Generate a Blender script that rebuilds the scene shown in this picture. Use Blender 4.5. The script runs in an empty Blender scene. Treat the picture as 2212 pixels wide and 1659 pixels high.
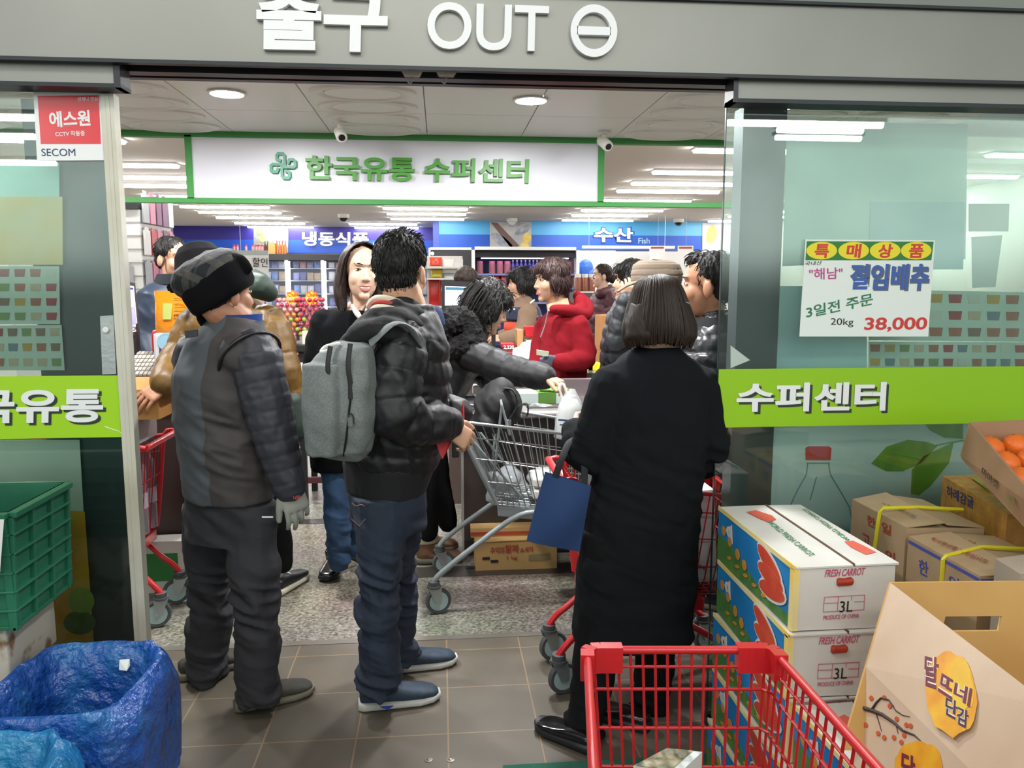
import bpy, bmesh, math, random
import numpy as np
from mathutils import Vector as V, Matrix, Euler
random.seed(7)
SC = bpy.context.scene
COL = SC.collection
R = math.radians

# ---------------------------------------------------------------- camera, sky, light, exposure
FPX, CAMH, PIT, YAW = 1700.0, 1.5, R(7.2), R(5.2)
cd = bpy.data.cameras.new('camera'); cam = bpy.data.objects.new('camera', cd); COL.objects.link(cam)
cam.location = (0, 0, CAMH); cam.rotation_euler = (R(90) - PIT, 0, -YAW)
cd.sensor_width = 36; cd.lens = 36 * FPX / 2212; cd.clip_start = .05; cd.clip_end = 200
SC.camera = cam
w = bpy.data.worlds.new('sky'); SC.world = w; w.use_nodes = True
_n = w.node_tree.nodes; _l = w.node_tree.links
_bg = _n['Background']
_tc = _n.new('ShaderNodeTexCoord'); _sx = _n.new('ShaderNodeSeparateXYZ'); _cr = _n.new('ShaderNodeValToRGB')
_l.new(_tc.outputs['Generated'], _sx.inputs[0]); _l.new(_sx.outputs['Z'], _cr.inputs[0]); 
# bright awning-teal sky patch added behind the viewer, to reflect in the glass
_mz = _n.new('ShaderNodeMapRange'); _mz.interpolation_type = 'SMOOTHSTEP'; _l.new(_sx.outputs['Z'], _mz.inputs['Value'])
for _k, _v in (('From Min', -.02), ('From Max', .05)): _mz.inputs[_k].default_value = _v
_mt = _n.new('ShaderNodeMapRange'); _mt.interpolation_type = 'SMOOTHSTEP'; _l.new(_sx.outputs['Z'], _mt.inputs['Value'])
for _k, _v in (('From Min', .22), ('From Max', .40), ('To Min', 1), ('To Max', 0)): _mt.inputs[_k].default_value = _v
_my = _n.new('ShaderNodeMapRange'); _my.interpolation_type = 'SMOOTHSTEP'; _l.new(_sx.outputs['Y'], _my.inputs['Value'])
for _k, _v in (('From Min', -.75), ('From Max', -.35), ('To Min', 1), ('To Max', 0)): _my.inputs[_k].default_value = _v
_m1 = _n.new('ShaderNodeMath'); _m1.operation = 'MULTIPLY'; _l.new(_mz.outputs[0], _m1.inputs[0]); _l.new(_mt.outputs[0], _m1.inputs[1])
_m2 = _n.new('ShaderNodeMath'); _m2.operation = 'MULTIPLY'; _l.new(_m1.outputs[0], _m2.inputs[0]); _l.new(_my.outputs[0], _m2.inputs[1])
_ns = _n.new('ShaderNodeTexNoise'); _ns.inputs['Scale'].default_value = 6; _l.new(_tc.outputs['Generated'], _ns.inputs['Vector'])
_m3 = _n.new('ShaderNodeMath'); _m3.operation = 'MULTIPLY'; _l.new(_m2.outputs[0], _m3.inputs[0]); _l.new(_ns.outputs['Fac'], _m3.inputs[1])
_mx = _n.new('ShaderNodeMix'); _mx.data_type = 'RGBA'; _mx.clamp_factor = False; _mx.inputs['B'].default_value = (5.9, 6.8, 6.4, 1)
_l.new(_m3.outputs[0], _mx.inputs['Factor']); _l.new(_cr.outputs[0], _mx.inputs['A']); _l.new(_mx.outputs['Result'], _bg.inputs[0])
_e = _cr.color_ramp.elements
_e[0].position = 0.0; _e[0].color = (.50, .56, .52, 1); _e[1].position = .6; _e[1].color = (.78, .80, .78, 1)
_bg.inputs[1].default_value = .50
SC.view_settings.view_transform = 'Standard'; SC.view_settings.look = 'None'
SC.view_settings.exposure = 0.0; SC.view_settings.gamma = 1.0; SC.view_settings.use_curve_mapping = False
SC.cycles.transparent_max_bounces = 24; SC.cycles.max_bounces = 8; SC.cycles.diffuse_bounces = 3; SC.cycles.glossy_bounces = 3
SC.cycles.sample_clamp_indirect = 4.0

def area(name, loc, rot, sx, sy, power, col=(1, 1, 1)):
    d = bpy.data.lights.new(name, 'AREA'); d.shape = 'RECTANGLE'; d.size = sx; d.size_y = sy; d.energy = power; d.color = col
    o = bpy.data.objects.new(name, d); o.location = loc; o.rotation_euler = rot; COL.objects.link(o); return o
# market lamps hanging over the alley in front of the shop
area('alley_lamp', (-1.0, .5, 3.3), (R(12), 0, 0), 2.6, .5, 36, (1, .98, .94))
area('alley_lamp', (.9, -1.6, 3.6), (R(20), 0, 0), 2.6, .6, 56, (1, .98, .94))

# ---------------------------------------------------------------- pixel -> place
def ray(px, py):
    x = (px - 1106) / FPX; u = (829.5 - py) / FPX
    y = u * math.sin(PIT) + math.cos(PIT); z = u * math.cos(PIT) - math.sin(PIT)
    c, s = math.cos(YAW), math.sin(YAW)
    return V((x * c + y * s, -x * s + y * c, z))
def at(px, py, Y):
    r = ray(px, py); t = Y / r.y; return V((r.x * t, Y, CAMH + r.z * t))
def atz(px, py, z):
    r = ray(px, py); t = (z - CAMH) / r.z; return V((r.x * t, r.y * t, z))

# ---------------------------------------------------------------- materials
def lin(c):
    if isinstance(c, str):
        c = c.lstrip('#'); c = [int(c[i:i + 2], 16) / 255 for i in (0, 2, 4)]
        c = [x / 12.92 if x <= .04045 else ((x + .055) / 1.055) ** 2.4 for x in c]
    return (c[0], c[1], c[2], 1)
MATS = {}
def mat(key, col, rough=.6, metal=0, bump=None, var=None, emit=0, spec=.5, trans=0, alpha=1, sheen=0, stretch=(1, 1, 1), coat=0):
    if key in MATS: return MATS[key]
    m = bpy.data.materials.new(key); m.use_nodes = True; nt = m.node_tree; b = nt.nodes['Principled BSDF']
    c = lin(col); b.inputs['Base Color'].default_value = c; b.inputs['Roughness'].default_value = rough
    b.inputs['Metallic'].default_value = metal; b.inputs['Specular IOR Level'].default_value = spec
    b.inputs['Transmission Weight'].default_value = trans; b.inputs['Alpha'].default_value = alpha
    b.inputs['Sheen Weight'].default_value = sheen; b.inputs['Coat Weight'].default_value = coat
    if emit: b.inputs['Emission Color'].default_value = c; b.inputs['Emission Strength'].default_value = emit
    if bump or var:
        tc = nt.nodes.new('ShaderNodeTexCoord'); mp = nt.nodes.new('ShaderNodeMapping'); mp.inputs['Scale'].default_value = stretch
        nt.links.new(tc.outputs['Object'], mp.inputs[0])
        if bump:
            n = nt.nodes.new('ShaderNodeTexNoise'); n.inputs['Scale'].default_value = bump[0]; n.inputs['Detail'].default_value = 5
            bp = nt.nodes.new('ShaderNodeBump'); bp.inputs['Strength'].default_value = bump[1]; bp.inputs['Distance'].default_value = bump[2] if len(bump) > 2 else .01
            nt.links.new(mp.outputs[0], n.inputs['Vector']); nt.links.new(n.outputs['Fac'], bp.inputs['Height']); nt.links.new(bp.outputs[0], b.inputs['Normal'])
        if var:
            n = nt.nodes.new('ShaderNodeTexNoise'); n.inputs['Scale'].default_value = var[0]; n.inputs['Detail'].default_value = 6
            mx = nt.nodes.new('ShaderNodeMix'); mx.data_type = 'RGBA'
            mx.inputs['A'].default_value = c; mx.inputs['B'].default_value = lin(var[1])
            rp = nt.nodes.new('ShaderNodeMapRange'); rp.inputs['From Min'].default_value = var[2] if len(var) > 2 else .35; rp.inputs['From Max'].default_value = var[3] if len(var) > 3 else .7
            nt.links.new(mp.outputs[0], n.inputs['Vector']); nt.links.new(n.outputs['Fac'], rp.inputs['Value']); nt.links.new(rp.outputs[0], mx.inputs['Factor']); nt.links.new(mx.outputs['Result'], b.inputs['Base Color'])
    MATS[key] = m; return m
def glass_mat(key, tint, refl=1.0, rough=.0):
    if key in MATS: return MATS[key]
    m = bpy.data.materials.new(key); m.use_nodes = True; nt = m.node_tree; nt.nodes.clear()
    o = nt.nodes.new('ShaderNodeOutputMaterial'); t = nt.nodes.new('ShaderNodeBsdfTransparent'); g = nt.nodes.new('ShaderNodeBsdfGlossy')
    t.inputs[0].default_value = lin(tint); g.inputs['Roughness'].default_value = rough
    fr = nt.nodes.new('ShaderNodeFresnel'); fr.inputs[0].default_value = 1.5
    mu = nt.nodes.new('ShaderNodeMath'); mu.operation = 'MULTIPLY'; mu.inputs[1].default_value = refl; mu.use_clamp = True
    mx = nt.nodes.new('ShaderNodeMixShader'); nt.links.new(fr.outputs[0], mu.inputs[0]); nt.links.new(mu.outputs[0], mx.inputs[0])
    nt.links.new(t.outputs[0], mx.inputs[1]); nt.links.new(g.outputs[0], mx.inputs[2]); nt.links.new(mx.outputs[0], o.inputs[0])
    MATS[key] = m; return m

# ---------------------------------------------------------------- mesh builder
class MB:
    def __init__(s): s.v = []; s.f = []; s.m = []
    def add(s, vs, fs, mi=0):
        o = len(s.v); s.v += [tuple(p) for p in vs]; s.f += [tuple(i + o for i in f) for f in fs]; s.m += [mi] * len(fs); return s
    def hexa(s, p, mi=0):   # bottom 4 ccw, top 4 ccw
        return s.add(p, [(3, 2, 1, 0), (4, 5, 6, 7), (0, 1, 5, 4), (1, 2, 6, 5), (2, 3, 7, 6), (3, 0, 4, 7)], mi)
    def box(s, lo, hi, mi=0, M=None):
        x0, y0, z0 = lo; x1, y1, z1 = hi
        p = [V(q) for q in ((x0, y0, z0), (x1, y0, z0), (x1, y1, z0), (x0, y1, z0), (x0, y0, z1), (x1, y0, z1), (x1, y1, z1), (x0, y1, z1))]
        if M: p = [M @ q for q in p]
        return s.hexa(p, mi)
    def slab(s, poly, nrm, mi=0):
        n = len(poly); poly = [V(p) for p in poly]; nrm = V(nrm)
        vs = poly + [p + nrm for p in poly]
        fs = [tuple(range(n))[::-1], tuple(range(n, 2 * n))] + [(i, (i + 1) % n, n + (i + 1) % n, n + i) for i in range(n)]
        return s.add(vs, fs, mi)
    def tube(s, pts, r, n=8, mi=0, flat=None):
        vs, fs = tube_geo(pts, r, n, flat); return s.add(vs, fs, mi)
    def lathe(s, prof, c=(0, 0, 0), n=24, mi=0, M=None, caps=True):
        vs = []; fs = []; c = V(c)
        for r, z in prof:
            for k in range(n):
                a = 2 * math.pi * k / n; p = V((r * math.cos(a), r * math.sin(a), z)); vs.append((M @ p if M else p) + c)
        for i in range(len(prof) - 1):
            for k in range(n): fs.append((i * n + k, i * n + (k + 1) % n, (i + 1) * n + (k + 1) % n, (i + 1) * n + k))
        if caps and prof[0][0] > 1e-5: fs.append(tuple(range(n))[::-1])
        if caps and prof[-1][0] > 1e-5: fs.append(tuple(range((len(prof) - 1) * n, len(prof) * n)))
        return s.add(vs, fs, mi)
    def ell(s, c, r, M=None, n=16, mi=0):
        vs, fs = ell_geo(c, r, M, n); return s.add(vs, fs, mi)
    def geo(s, g, mi=0): return s.add(g[0], g[1], mi)

def frames(pts):
    ts = []
    for i in range(len(pts)):
        a = pts[max(i - 1, 0)]; b = pts[min(i + 1, len(pts) - 1)]; ts.append((b - a).normalized() if (b - a).length > 1e-9 else V((0, 0, 1)))
    u = ts[0].orthogonal().normalized(); out = []
    for t in ts:
        u = (u - t * u.dot(t)); u = u.normalized() if u.length > 1e-6 else t.orthogonal().normalized(); out.append((t, u, t.cross(u)))
    return out
def tube_geo(pts, r, n=8, flat=None):
    pts = [V(p) for p in pts]; rs = r if isinstance(r, (list, tuple)) else [r] * len(pts)
    vs = []; fs = []; fr = frames(pts)
    for p, q, (t, u, w) in zip(pts, rs, fr):
        if flat: u = V(flat[0]); u = (u - t * u.dot(t)).normalized(); w = t.cross(u)
        for k in range(n):
            a = 2 * math.pi * k / n; vs.append(p + u * (q * math.cos(a) * (flat[1] if flat else 1)) + w * (q * math.sin(a) * (flat[2] if flat else 1)))
    for i in range(len(pts) - 1):
        for k in range(n): fs.append((i * n + k, i * n + (k + 1) % n, (i + 1) * n + (k + 1) % n, (i + 1) * n + k))
    fs.append(tuple(range(n))[::-1]); fs.append(tuple(range((len(pts) - 1) * n, len(pts) * n)))
    return vs, fs
def ell_geo(c, r, M=None, n=16):
    c = V(c); vs = []; fs = []; m = n // 2
    for i in range(m + 1):
        th = math.pi * i / m
        for k in range(n):
            a = 2 * math.pi * k / n; p = V((r[0] * math.sin(th) * math.cos(a), r[1] * math.sin(th) * math.sin(a), r[2] * math.cos(th))); vs.append((M @ p if M else p) + c)
    for i in range(m):
        for k in range(n): fs.append((i * n + k, (i + 1) * n + k, (i + 1) * n + (k + 1) % n, i * n + (k + 1) % n))
    return vs, fs
def smooth_path(pts, rs, k=4):      # Catmull-Rom through joints
    pts = [V(p) for p in pts]; rs = list(rs); P2 = []; R2 = []
    for i in range(len(pts) - 1):
        p0 = pts[max(i - 1, 0)]; p1 = pts[i]; p2 = pts[i + 1]; p3 = pts[min(i + 2, len(pts) - 1)]
        for j in range(k):
            t = j / k; P2.append(.5 * ((2 * p1) + (p2 - p0) * t + (2 * p0 - 5 * p1 + 4 * p2 - p3) * t * t + (3 * p1 - p0 - 3 * p2 + p3) * t ** 3)); R2.append(rs[i] * (1 - t) + rs[i + 1] * t)
    P2.append(pts[-1]); R2.append(rs[-1]); return P2, R2
def limb(pts, rs, n=14, k=4, cap=True):
    P, Q = smooth_path(pts, rs, k)
    if cap:
        d0 = (P[0] - P[1]).normalized(); d1 = (P[-1] - P[-2]).normalized(); a, b = Q[0], Q[-1]
        P = [P[0] + d0 * a * .95, P[0] + d0 * a * .6] + P + [P[-1] + d1 * b * .6, P[-1] + d1 * b * .95]; Q = [a * .3, a * .8] + Q + [b * .8, b * .3]
    return tube_geo(P, Q, n)
def loft(rings, n=20, e=2.3):       # rings: (center, a vector, b vector)
    vs = []; fs = []
    for c, a, b in rings:
        for k in range(n):
            t = 2 * math.pi * k / n; x, y = math.cos(t), math.sin(t)
            x = math.copysign(abs(x) ** (2 / e), x); y = math.copysign(abs(y) ** (2 / e), y); vs.append(V(c) + V(a) * x + V(b) * y)
    for i in range(len(rings) - 1):
        for k in range(n): fs.append((i * n + k, i * n + (k + 1) % n, (i + 1) * n + (k + 1) % n, (i + 1) * n + k))
    fs.append(tuple(range(n))[::-1]); fs.append(tuple(range((len(rings) - 1) * n, len(rings) * n)))
    return vs, fs

# ---------------------------------------------------------------- objects
LOC = {}
def wloc(o): return V((0, 0, 0)) if o is None else LOC.get(o.name, V((0, 0, 0)))
def link(name, me, parent=None, origin=None):
    o = bpy.data.objects.new(name, me); COL.objects.link(o)
    if parent is not None: o.parent = parent; LOC[o.name] = wloc(parent)
    else: o.location = origin or (0, 0, 0); LOC[o.name] = V(origin or (0, 0, 0))
    return o
def mesh_of(name, vs, fs, mats, mi=None, smooth=False, off=V((0, 0, 0))):
    me = bpy.data.meshes.new(name)
    if isinstance(vs, np.ndarray): vs = (vs - np.array(off)).tolist()
    else: vs = [(p[0] - off.x, p[1] - off.y, p[2] - off.z) for p in vs]
    me.from_pydata(vs, [], fs if not isinstance(fs, np.ndarray) else fs.tolist())
    for m in mats: me.materials.append(m)
    if mi is not None and len(mats) > 1: me.polygons.foreach_set('material_index', np.asarray(mi, dtype=np.int32))
    me.polygons.foreach_set('use_smooth', [bool(smooth)] * len(me.polygons)); me.update(); return me
def base_of(vs):
    a = np.array([tuple(p) for p in vs]); lo, hi = a.min(0), a.max(0); return V(((lo[0] + hi[0]) / 2, (lo[1] + hi[1]) / 2, lo[2]))
def tagp(o, label=None, cat=None, group=None, kind=None):
    for k, x in (('label', label), ('category', cat), ('group', group), ('kind', kind)):
        if x: o[k] = x
    return o
def obj(name, mb, mats, parent=None, smooth=False, bevel=0, label=None, cat=None, group=None, kind=None):
    mats = mats if isinstance(mats, (list, tuple)) else [mats]
    org = wloc(parent) if parent is not None else base_of(mb.v)
    o = link(name, mesh_of(name, mb.v, mb.f, mats, mb.m, smooth, org), parent, org)
    if smooth:
        try: o.data.set_sharp_from_angle(angle=R(40))
        except Exception: pass
    if bevel:
        b = o.modifiers.new('bevel', 'BEVEL'); b.width = bevel; b.segments = 2; b.limit_method = 'ANGLE'
    return tagp(o, label, cat, group, kind)
def thing(name, label, cat, loc=(0, 0, 0), group=None):
    o = bpy.data.objects.new(name, None); COL.objects.link(o); o.location = loc; o.empty_display_size = .1; LOC[o.name] = V(loc)
    return tagp(o, label, cat, group)
def struct(name, mb, mats, label=None, cat=None, smooth=False, parent=None):
    return obj(name, mb, mats, parent, smooth, 0, label, cat, None, 'structure' if parent is None else None)
def dup(root, loc, rotz=0, label=None, group=None, scale=None):
    r = root.copy(); COL.objects.link(r); r.location = loc; r.rotation_euler = (0, 0, rotz)
    if scale: r.scale = scale
    if label: r['label'] = label
    if group: r['group'] = group
    for ch in list(root.children):
        c = ch.copy(); COL.objects.link(c); c.parent = r
        for g in ch.children:
            d = g.copy(); COL.objects.link(d); d.parent = c
    return r
def txt(name, body, m, parent, bl, br, tl, bold=.02, depth=.002, label=None, n=None):
    cu = bpy.data.curves.new('t', 'FONT'); cu.body = body; cu.size = 1; cu.offset = bold; cu.resolution_u = 7
    o = bpy.data.objects.new('t', cu); COL.objects.link(o); bpy.context.view_layer.update()
    me = bpy.data.meshes.new_from_object(o.evaluated_get(bpy.context.evaluated_depsgraph_get()))
    bpy.data.objects.remove(o); bpy.data.curves.remove(cu)
    a = np.zeros(len(me.vertices) * 3); me.vertices.foreach_get('co', a); a = a.reshape(-1, 3)
    lo, hi = a.min(0), a.max(0); fs = [tuple(p.vertices) for p in me.polygons]; bpy.data.meshes.remove(me)
    bl, br, tl = V(bl), V(br), V(tl); ux, uy = br - bl, tl - bl; nr = ux.cross(uy).normalized() if n is None else V(n)
    u = (a[:, 0] - lo[0]) / (hi[0] - lo[0]); v = (a[:, 1] - lo[1]) / (hi[1] - lo[1])
    P = np.array(bl) + u[:, None] * np.array(ux) + v[:, None] * np.array(uy)
    top = P + np.array(nr) * depth; N = len(P)
    edges = {}
    for f in fs:
        for i in range(len(f)): edges[(f[i], f[(i + 1) % len(f)])] = 1
    side = [(b, a_, a_ + N, b + N) for (a_, b) in edges if (b, a_) not in edges]
    vs = np.concatenate([P, top]); F = [tuple(i + N for i in f) for f in fs] + [tuple(s_[::-1]) for s_ in side]
    return link_txt(name, vs, F, m, parent, label)
def link_txt(name, vs, F, m, parent, label):
    off = wloc(parent); o = link(name, mesh_of(name, vs, F, [m], None, False, off), parent, off)
    if label: o['label'] = label
    return o
def quadpx(pxs, Y): return [at(x, y, Y) for x, y in pxs]

# ---------------------------------------------------------------- soft bodies
def vnoise(p, s):
    p = np.asarray(p) * s; i = np.floor(p).astype(np.int64); f = p - i; f = f * f * (3 - 2 * f); out = 0
    def h(a, b, c):
        x = (a * 73856093) ^ (b * 19349663) ^ (c * 83492791); x = (x ^ (x >> 13)) * 1274126177; return ((x ^ (x >> 16)) & 0xffff) / 65535.0
    for dx in (0, 1):
        for dy in (0, 1):
            for dz in (0, 1):
                out = out + h(i[:, 0] + dx, i[:, 1] + dy, i[:, 2] + dz) * (f[:, 0] if dx else 1 - f[:, 0]) * (f[:, 1] if dy else 1 - f[:, 1]) * (f[:, 2] if dz else 1 - f[:, 2])
    return out * 2 - 1
def union(prims, vox=.008, it=4, fac=.5, disp=None):
    b = MB()
    for g in prims: b.geo(g)
    me = bpy.data.meshes.new('u'); me.from_pydata(b.v, [], b.f)
    bm = bmesh.new(); bm.from_mesh(me); bmesh.ops.remove_doubles(bm, verts=bm.verts, dist=1e-6); bmesh.ops.recalc_face_normals(bm, faces=bm.faces); bm.to_mesh(me); bm.free()
    o = bpy.data.objects.new('u', me); COL.objects.link(o)
    r = o.modifiers.new('r', 'REMESH'); r.mode = 'VOXEL'; r.voxel_size = vox
    s = o.modifiers.new('s', 'SMOOTH'); s.iterations = it; s.factor = fac
    bpy.context.view_layer.update()
    e = bpy.data.meshes.new_from_object(o.evaluated_get(bpy.context.evaluated_depsgraph_get()))
    n = len(e.vertices); a = np.zeros(n * 3); e.vertices.foreach_get('co', a); a = a.reshape(-1, 3)
    nr = np.zeros(n * 3); e.vertices.foreach_get('normal', nr); nr = nr.reshape(-1, 3)
    fs = [tuple(p.vertices) for p in e.polygons]
    bpy.data.objects.remove(o); bpy.data.meshes.remove(me); bpy.data.meshes.remove(e)
    if disp is not None: a = a + nr * disp(a)[:, None]
    return a, fs
def bone_dist(p, bones):
    best = np.full(len(p), 1e9); arc = np.zeros(len(p)); idx = np.zeros(len(p), int)
    for bi, (pts, r) in enumerate(bones):
        s0 = 0.0
        for i in range(len(pts) - 1):
            a = np.array(pts[i]); d = np.array(pts[i + 1]) - a; L = np.linalg.norm(d)
            if L < 1e-6: continue
            t = np.clip(((p - a) @ d) / L ** 2, 0, 1); q = np.linalg.norm(p - a - t[:, None] * d, axis=1) / r
            k = q < best; best[k] = q[k]; arc[k] = (s0 + t * L)[k]; idx[k] = bi; s0 += L
    return best, arc, idx
def quilt(bones, period=.075, amp=.007, wr=.003, ws=18, sharp=.5):
    def f(p):
        d, arc, i = bone_dist(p, bones); ph = np.abs(np.sin(math.pi * arc / period)) ** sharp
        q = np.stack([p[:, 0] + .3 * p[:, 2], p[:, 1] - .3 * p[:, 2], p[:, 2] * .8], 1)
        return amp * (ph - .7) + wr * (.5 - 1.6 * np.abs(vnoise(q, ws)) + .6 * vnoise(p, ws * 2.3) - .7 * np.abs(vnoise(q + 5, ws * 1.9)))
    return f
def folds(amp=.005, s=9, st=(1, 1, 1.0)):
    def f(p):
        q = np.stack([p[:, 0] + .45 * p[:, 2], p[:, 1] - .35 * p[:, 2], p[:, 2] * st[2] + .3 * p[:, 0]], 1)
        return amp * (.55 - 1.5 * np.abs(vnoise(q, s)) + .45 * vnoise(q + 7, s * 2.3) - .5 * np.abs(vnoise(q + 3, s * 1.7)))
    return f
def cloth(amp, s, spots, hi=.007):
    f0 = folds(amp, s)
    def f(p):
        o = f0(p)
        for c, r, a in spots:
            d = p - np.array(V(c)); m = np.exp(-((d[:, 0] ** 2 + d[:, 1] ** 2) / (r * 2) ** 2 + d[:, 2] ** 2 / r ** 2))
            q = np.stack([p[:, 0] * .55 + .25 * p[:, 2], p[:, 1] * .55 - .2 * p[:, 2], p[:, 2] * 1.5 + .5 * p[:, 0]], 1)
            o = o + m * a * (.55 - 2.0 * np.abs(vnoise(q, 15)) - .7 * np.abs(vnoise(q + 4, 27)))
        return o + hi * .25 * vnoise(p, 30)
    return f
def soft(name, prims, m, parent, vox=.008, it=4, disp=None, label=None, midx=None, fac=.5):
    a, fs = union(prims, vox, it, fac, disp); ms = m if isinstance(m, list) else [m]
    mi = None
    if midx is not None:
        c = np.array([a[list(f)].mean(0) for f in fs]); mi = midx(c)
    o = link(name, mesh_of(name, a, fs, ms, mi, True, wloc(parent)), parent, wloc(parent))
    if label: o['label'] = label
    return o
# ================================================================ the setting
YD = 2.46
m_tile = None
def tile_mat():
    m = bpy.data.materials.new('porch tile'); m.use_nodes = True; nt = m.node_tree; b = nt.nodes['Principled BSDF']; L = nt.links.new
    tc = nt.nodes.new('ShaderNodeTexCoord'); mp = nt.nodes.new('ShaderNodeMapping'); L(tc.outputs['Object'], mp.inputs[0])
    mp.inputs['Location'].default_value = (.294, .355, 0)
    br = nt.nodes.new('ShaderNodeTexBrick'); br.offset = 0; br.inputs['Scale'].default_value = 1; br.inputs['Brick Width'].default_value = .305; br.inputs['Row Height'].default_value = .305
    br.inputs['Mortar Size'].default_value = .0035; br.inputs['Mortar Smooth'].default_value = .3; br.inputs['Bias'].default_value = 0
    br.inputs['Color1'].default_value = lin('#61594d'); br.inputs['Color2'].default_value = lin('#686155'); br.inputs['Mortar'].default_value = lin('#8c775c')
    L(mp.outputs[0], br.inputs[0])
    n = nt.nodes.new('ShaderNodeTexNoise'); n.inputs['Scale'].default_value = 3.5; n.inputs['Detail'].default_value = 8; L(tc.outputs['Object'], n.inputs[0])
    mx = nt.nodes.new('ShaderNodeMix'); mx.data_type = 'RGBA'; mx.blend_type = 'MULTIPLY'; mx.inputs['Factor'].default_value = .55
    rp = nt.nodes.new('ShaderNodeValToRGB'); rp.color_ramp.elements[0].position = .3; rp.color_ramp.elements[0].color = (.5, .5, .5, 1); rp.color_ramp.elements[1].position = .7
    L(n.outputs['Fac'], rp.inputs[0]); L(br.outputs['Color'], mx.inputs['A']); L(rp.outputs[0], mx.inputs['B']); L(mx.outputs['Result'], b.inputs['Base Color'])
    b.inputs['Roughness'].default_value = .5
    bp = nt.nodes.new('ShaderNodeBump'); bp.inputs['Strength'].default_value = .3; bp.inputs['Distance'].default_value = .002; bp.invert = True; L(br.outputs['Fac'], bp.inputs['Height']); L(bp.outputs[0], b.inputs['Normal'])
    return m
def granite_mat():
    m = bpy.data.materials.new('speckled granite'); m.use_nodes = True; nt = m.node_tree; b = nt.nodes['Principled BSDF']; L = nt.links.new
    tc = nt.nodes.new('ShaderNodeTexCoord'); n = nt.nodes.new('ShaderNodeTexNoise'); n.inputs['Scale'].default_value = 75; n.inputs['Detail'].default_value = 3; L(tc.outputs['Object'], n.inputs[0])
    rp = nt.nodes.new('ShaderNodeValToRGB'); e = rp.color_ramp.elements; e[0].position = .34; e[0].color = lin('#5e5850'); e[1].position = .68; e[1].color = lin('#aaa296'); x = e.new(.5); x.color = lin('#857e74')
    n2 = nt.nodes.new('ShaderNodeTexNoise'); n2.inputs['Scale'].default_value = 2; L(tc.outputs['Object'], n2.inputs[0])
    mx = nt.nodes.new('ShaderNodeMix'); mx.data_type = 'RGBA'; mx.blend_type = 'MULTIPLY'; mx.inputs['Factor'].default_value = .35
    L(n.outputs['Fac'], rp.inputs[0]); L(rp.outputs[0], mx.inputs['A']); L(n2.outputs['Color'], mx.inputs['B']); L(mx.outputs['Result'], b.inputs['Base Color']); b.inputs['Roughness'].default_value = .3
    return m
struct('floor', MB().box((-6, -3, -.1), (6, 3.2, 0)), tile_mat(), 'brown square tiles of the porch floor outside the shop', 'floor')
struct('floor_inner', MB().box((-6, 3.24, -.1), (7, 16, -.001)), granite_mat(), 'speckled grey granite floor inside the shop', 'floor')
m_dk = mat('dark stone', '#3a3633', .3)
struct('trim_1', MB().box((-6, 3.2, -.1), (6, 3.24, .002)), mat('threshold metal', '#7a756d', .4, .3), 'grey metal threshold strip across the doorway floor', 'trim')
struct('trim_2', MB().box((-.25, 3.93, -.01), (.1, 4.08, .0008)).box((.1, 3.93, -.01), (3, 4.08, .0008)), m_dk, 'dark stone band in the floor under the silver trolley', 'trim')
struct('trim_3', MB().box((-3, 4.92, -.01), (-.2, 5.02, .0008)), m_dk, 'dark stone band in the floor behind the queue', 'trim')
m_wall = mat('white wall paint', '#dcd8d0', .7)
m_ceil = mat('ceiling paint', '#e2d9cd', .8)
struct('ceiling_main', MB().box((-6, 5.76, 2.6), (7, 16, 2.7)), m_ceil, 'cream ceiling of the shop floor beyond the hanging sign', 'ceiling')
struct('wall_back', MB().box((-6, 15.7, 0), (7, 15.8, 2.6)), m_wall, 'white back wall of the shop', 'wall')
struct('wall_left', MB().box((-5.1, 2.7, 0), (-5, 15.7, 2.6)), m_wall, 'white left wall of the shop', 'wall')
struct('wall_right', MB().box((6, 2.7, 0), (6.1, 15.7, 2.6)), m_wall, 'white right wall of the shop', 'wall')
m_fas = mat('grey metal cladding', '#96958f', .42, .3, var=(1.2, '#8b8a84'))
m_dark = mat('black anodised aluminium', '#2a2c30', .4, .4)
# vestibule ceiling: white panels, each stamped with two raised rings
m_cp = mat('white ceiling panel', '#dfded8', .38)
cmb = MB()
PX, PY, X0, Y0 = .655, .68, -3.35, 3.0
for i in range(10):
    for j in range(4):
        x0, y0 = X0 + i * PX, Y0 + j * PY - .06
        cmb.box((x0 + .003, y0 + .003, 2.53), (x0 + PX - .003, y0 + PY - .003, 2.55))
        if (i, j) in ((3, 2), (5, 2), (3, 3), (5, 3)) or i in (3, 6): continue
        for q in (.25, .75):
            M = Matrix.Diagonal((1, .6, 1)).to_3x3()
            cmb.lathe([(.215, 2.531), (.235, 2.518), (.262, 2.514), (.285, 2.52), (.29, 2.531)], (x0 + PX / 2, y0 + PY * q, 0), 36, 0, M)
            cmb.lathe([(.21, 2.531), (.205, 2.522), (0, 2.52)], (x0 + PX / 2, y0 + PY * q, 0), 36, 0, M)
cmb.box((-3.4, 2.9, 2.552), (3.4, 5.76, 2.6)); cmb.box((-3.4, 5.60, 2.535), (3.4, 5.76, 2.552))
struct('ceiling', cmb, m_cp, 'white vestibule ceiling panels stamped with round rings', 'ceiling', True)
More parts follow.
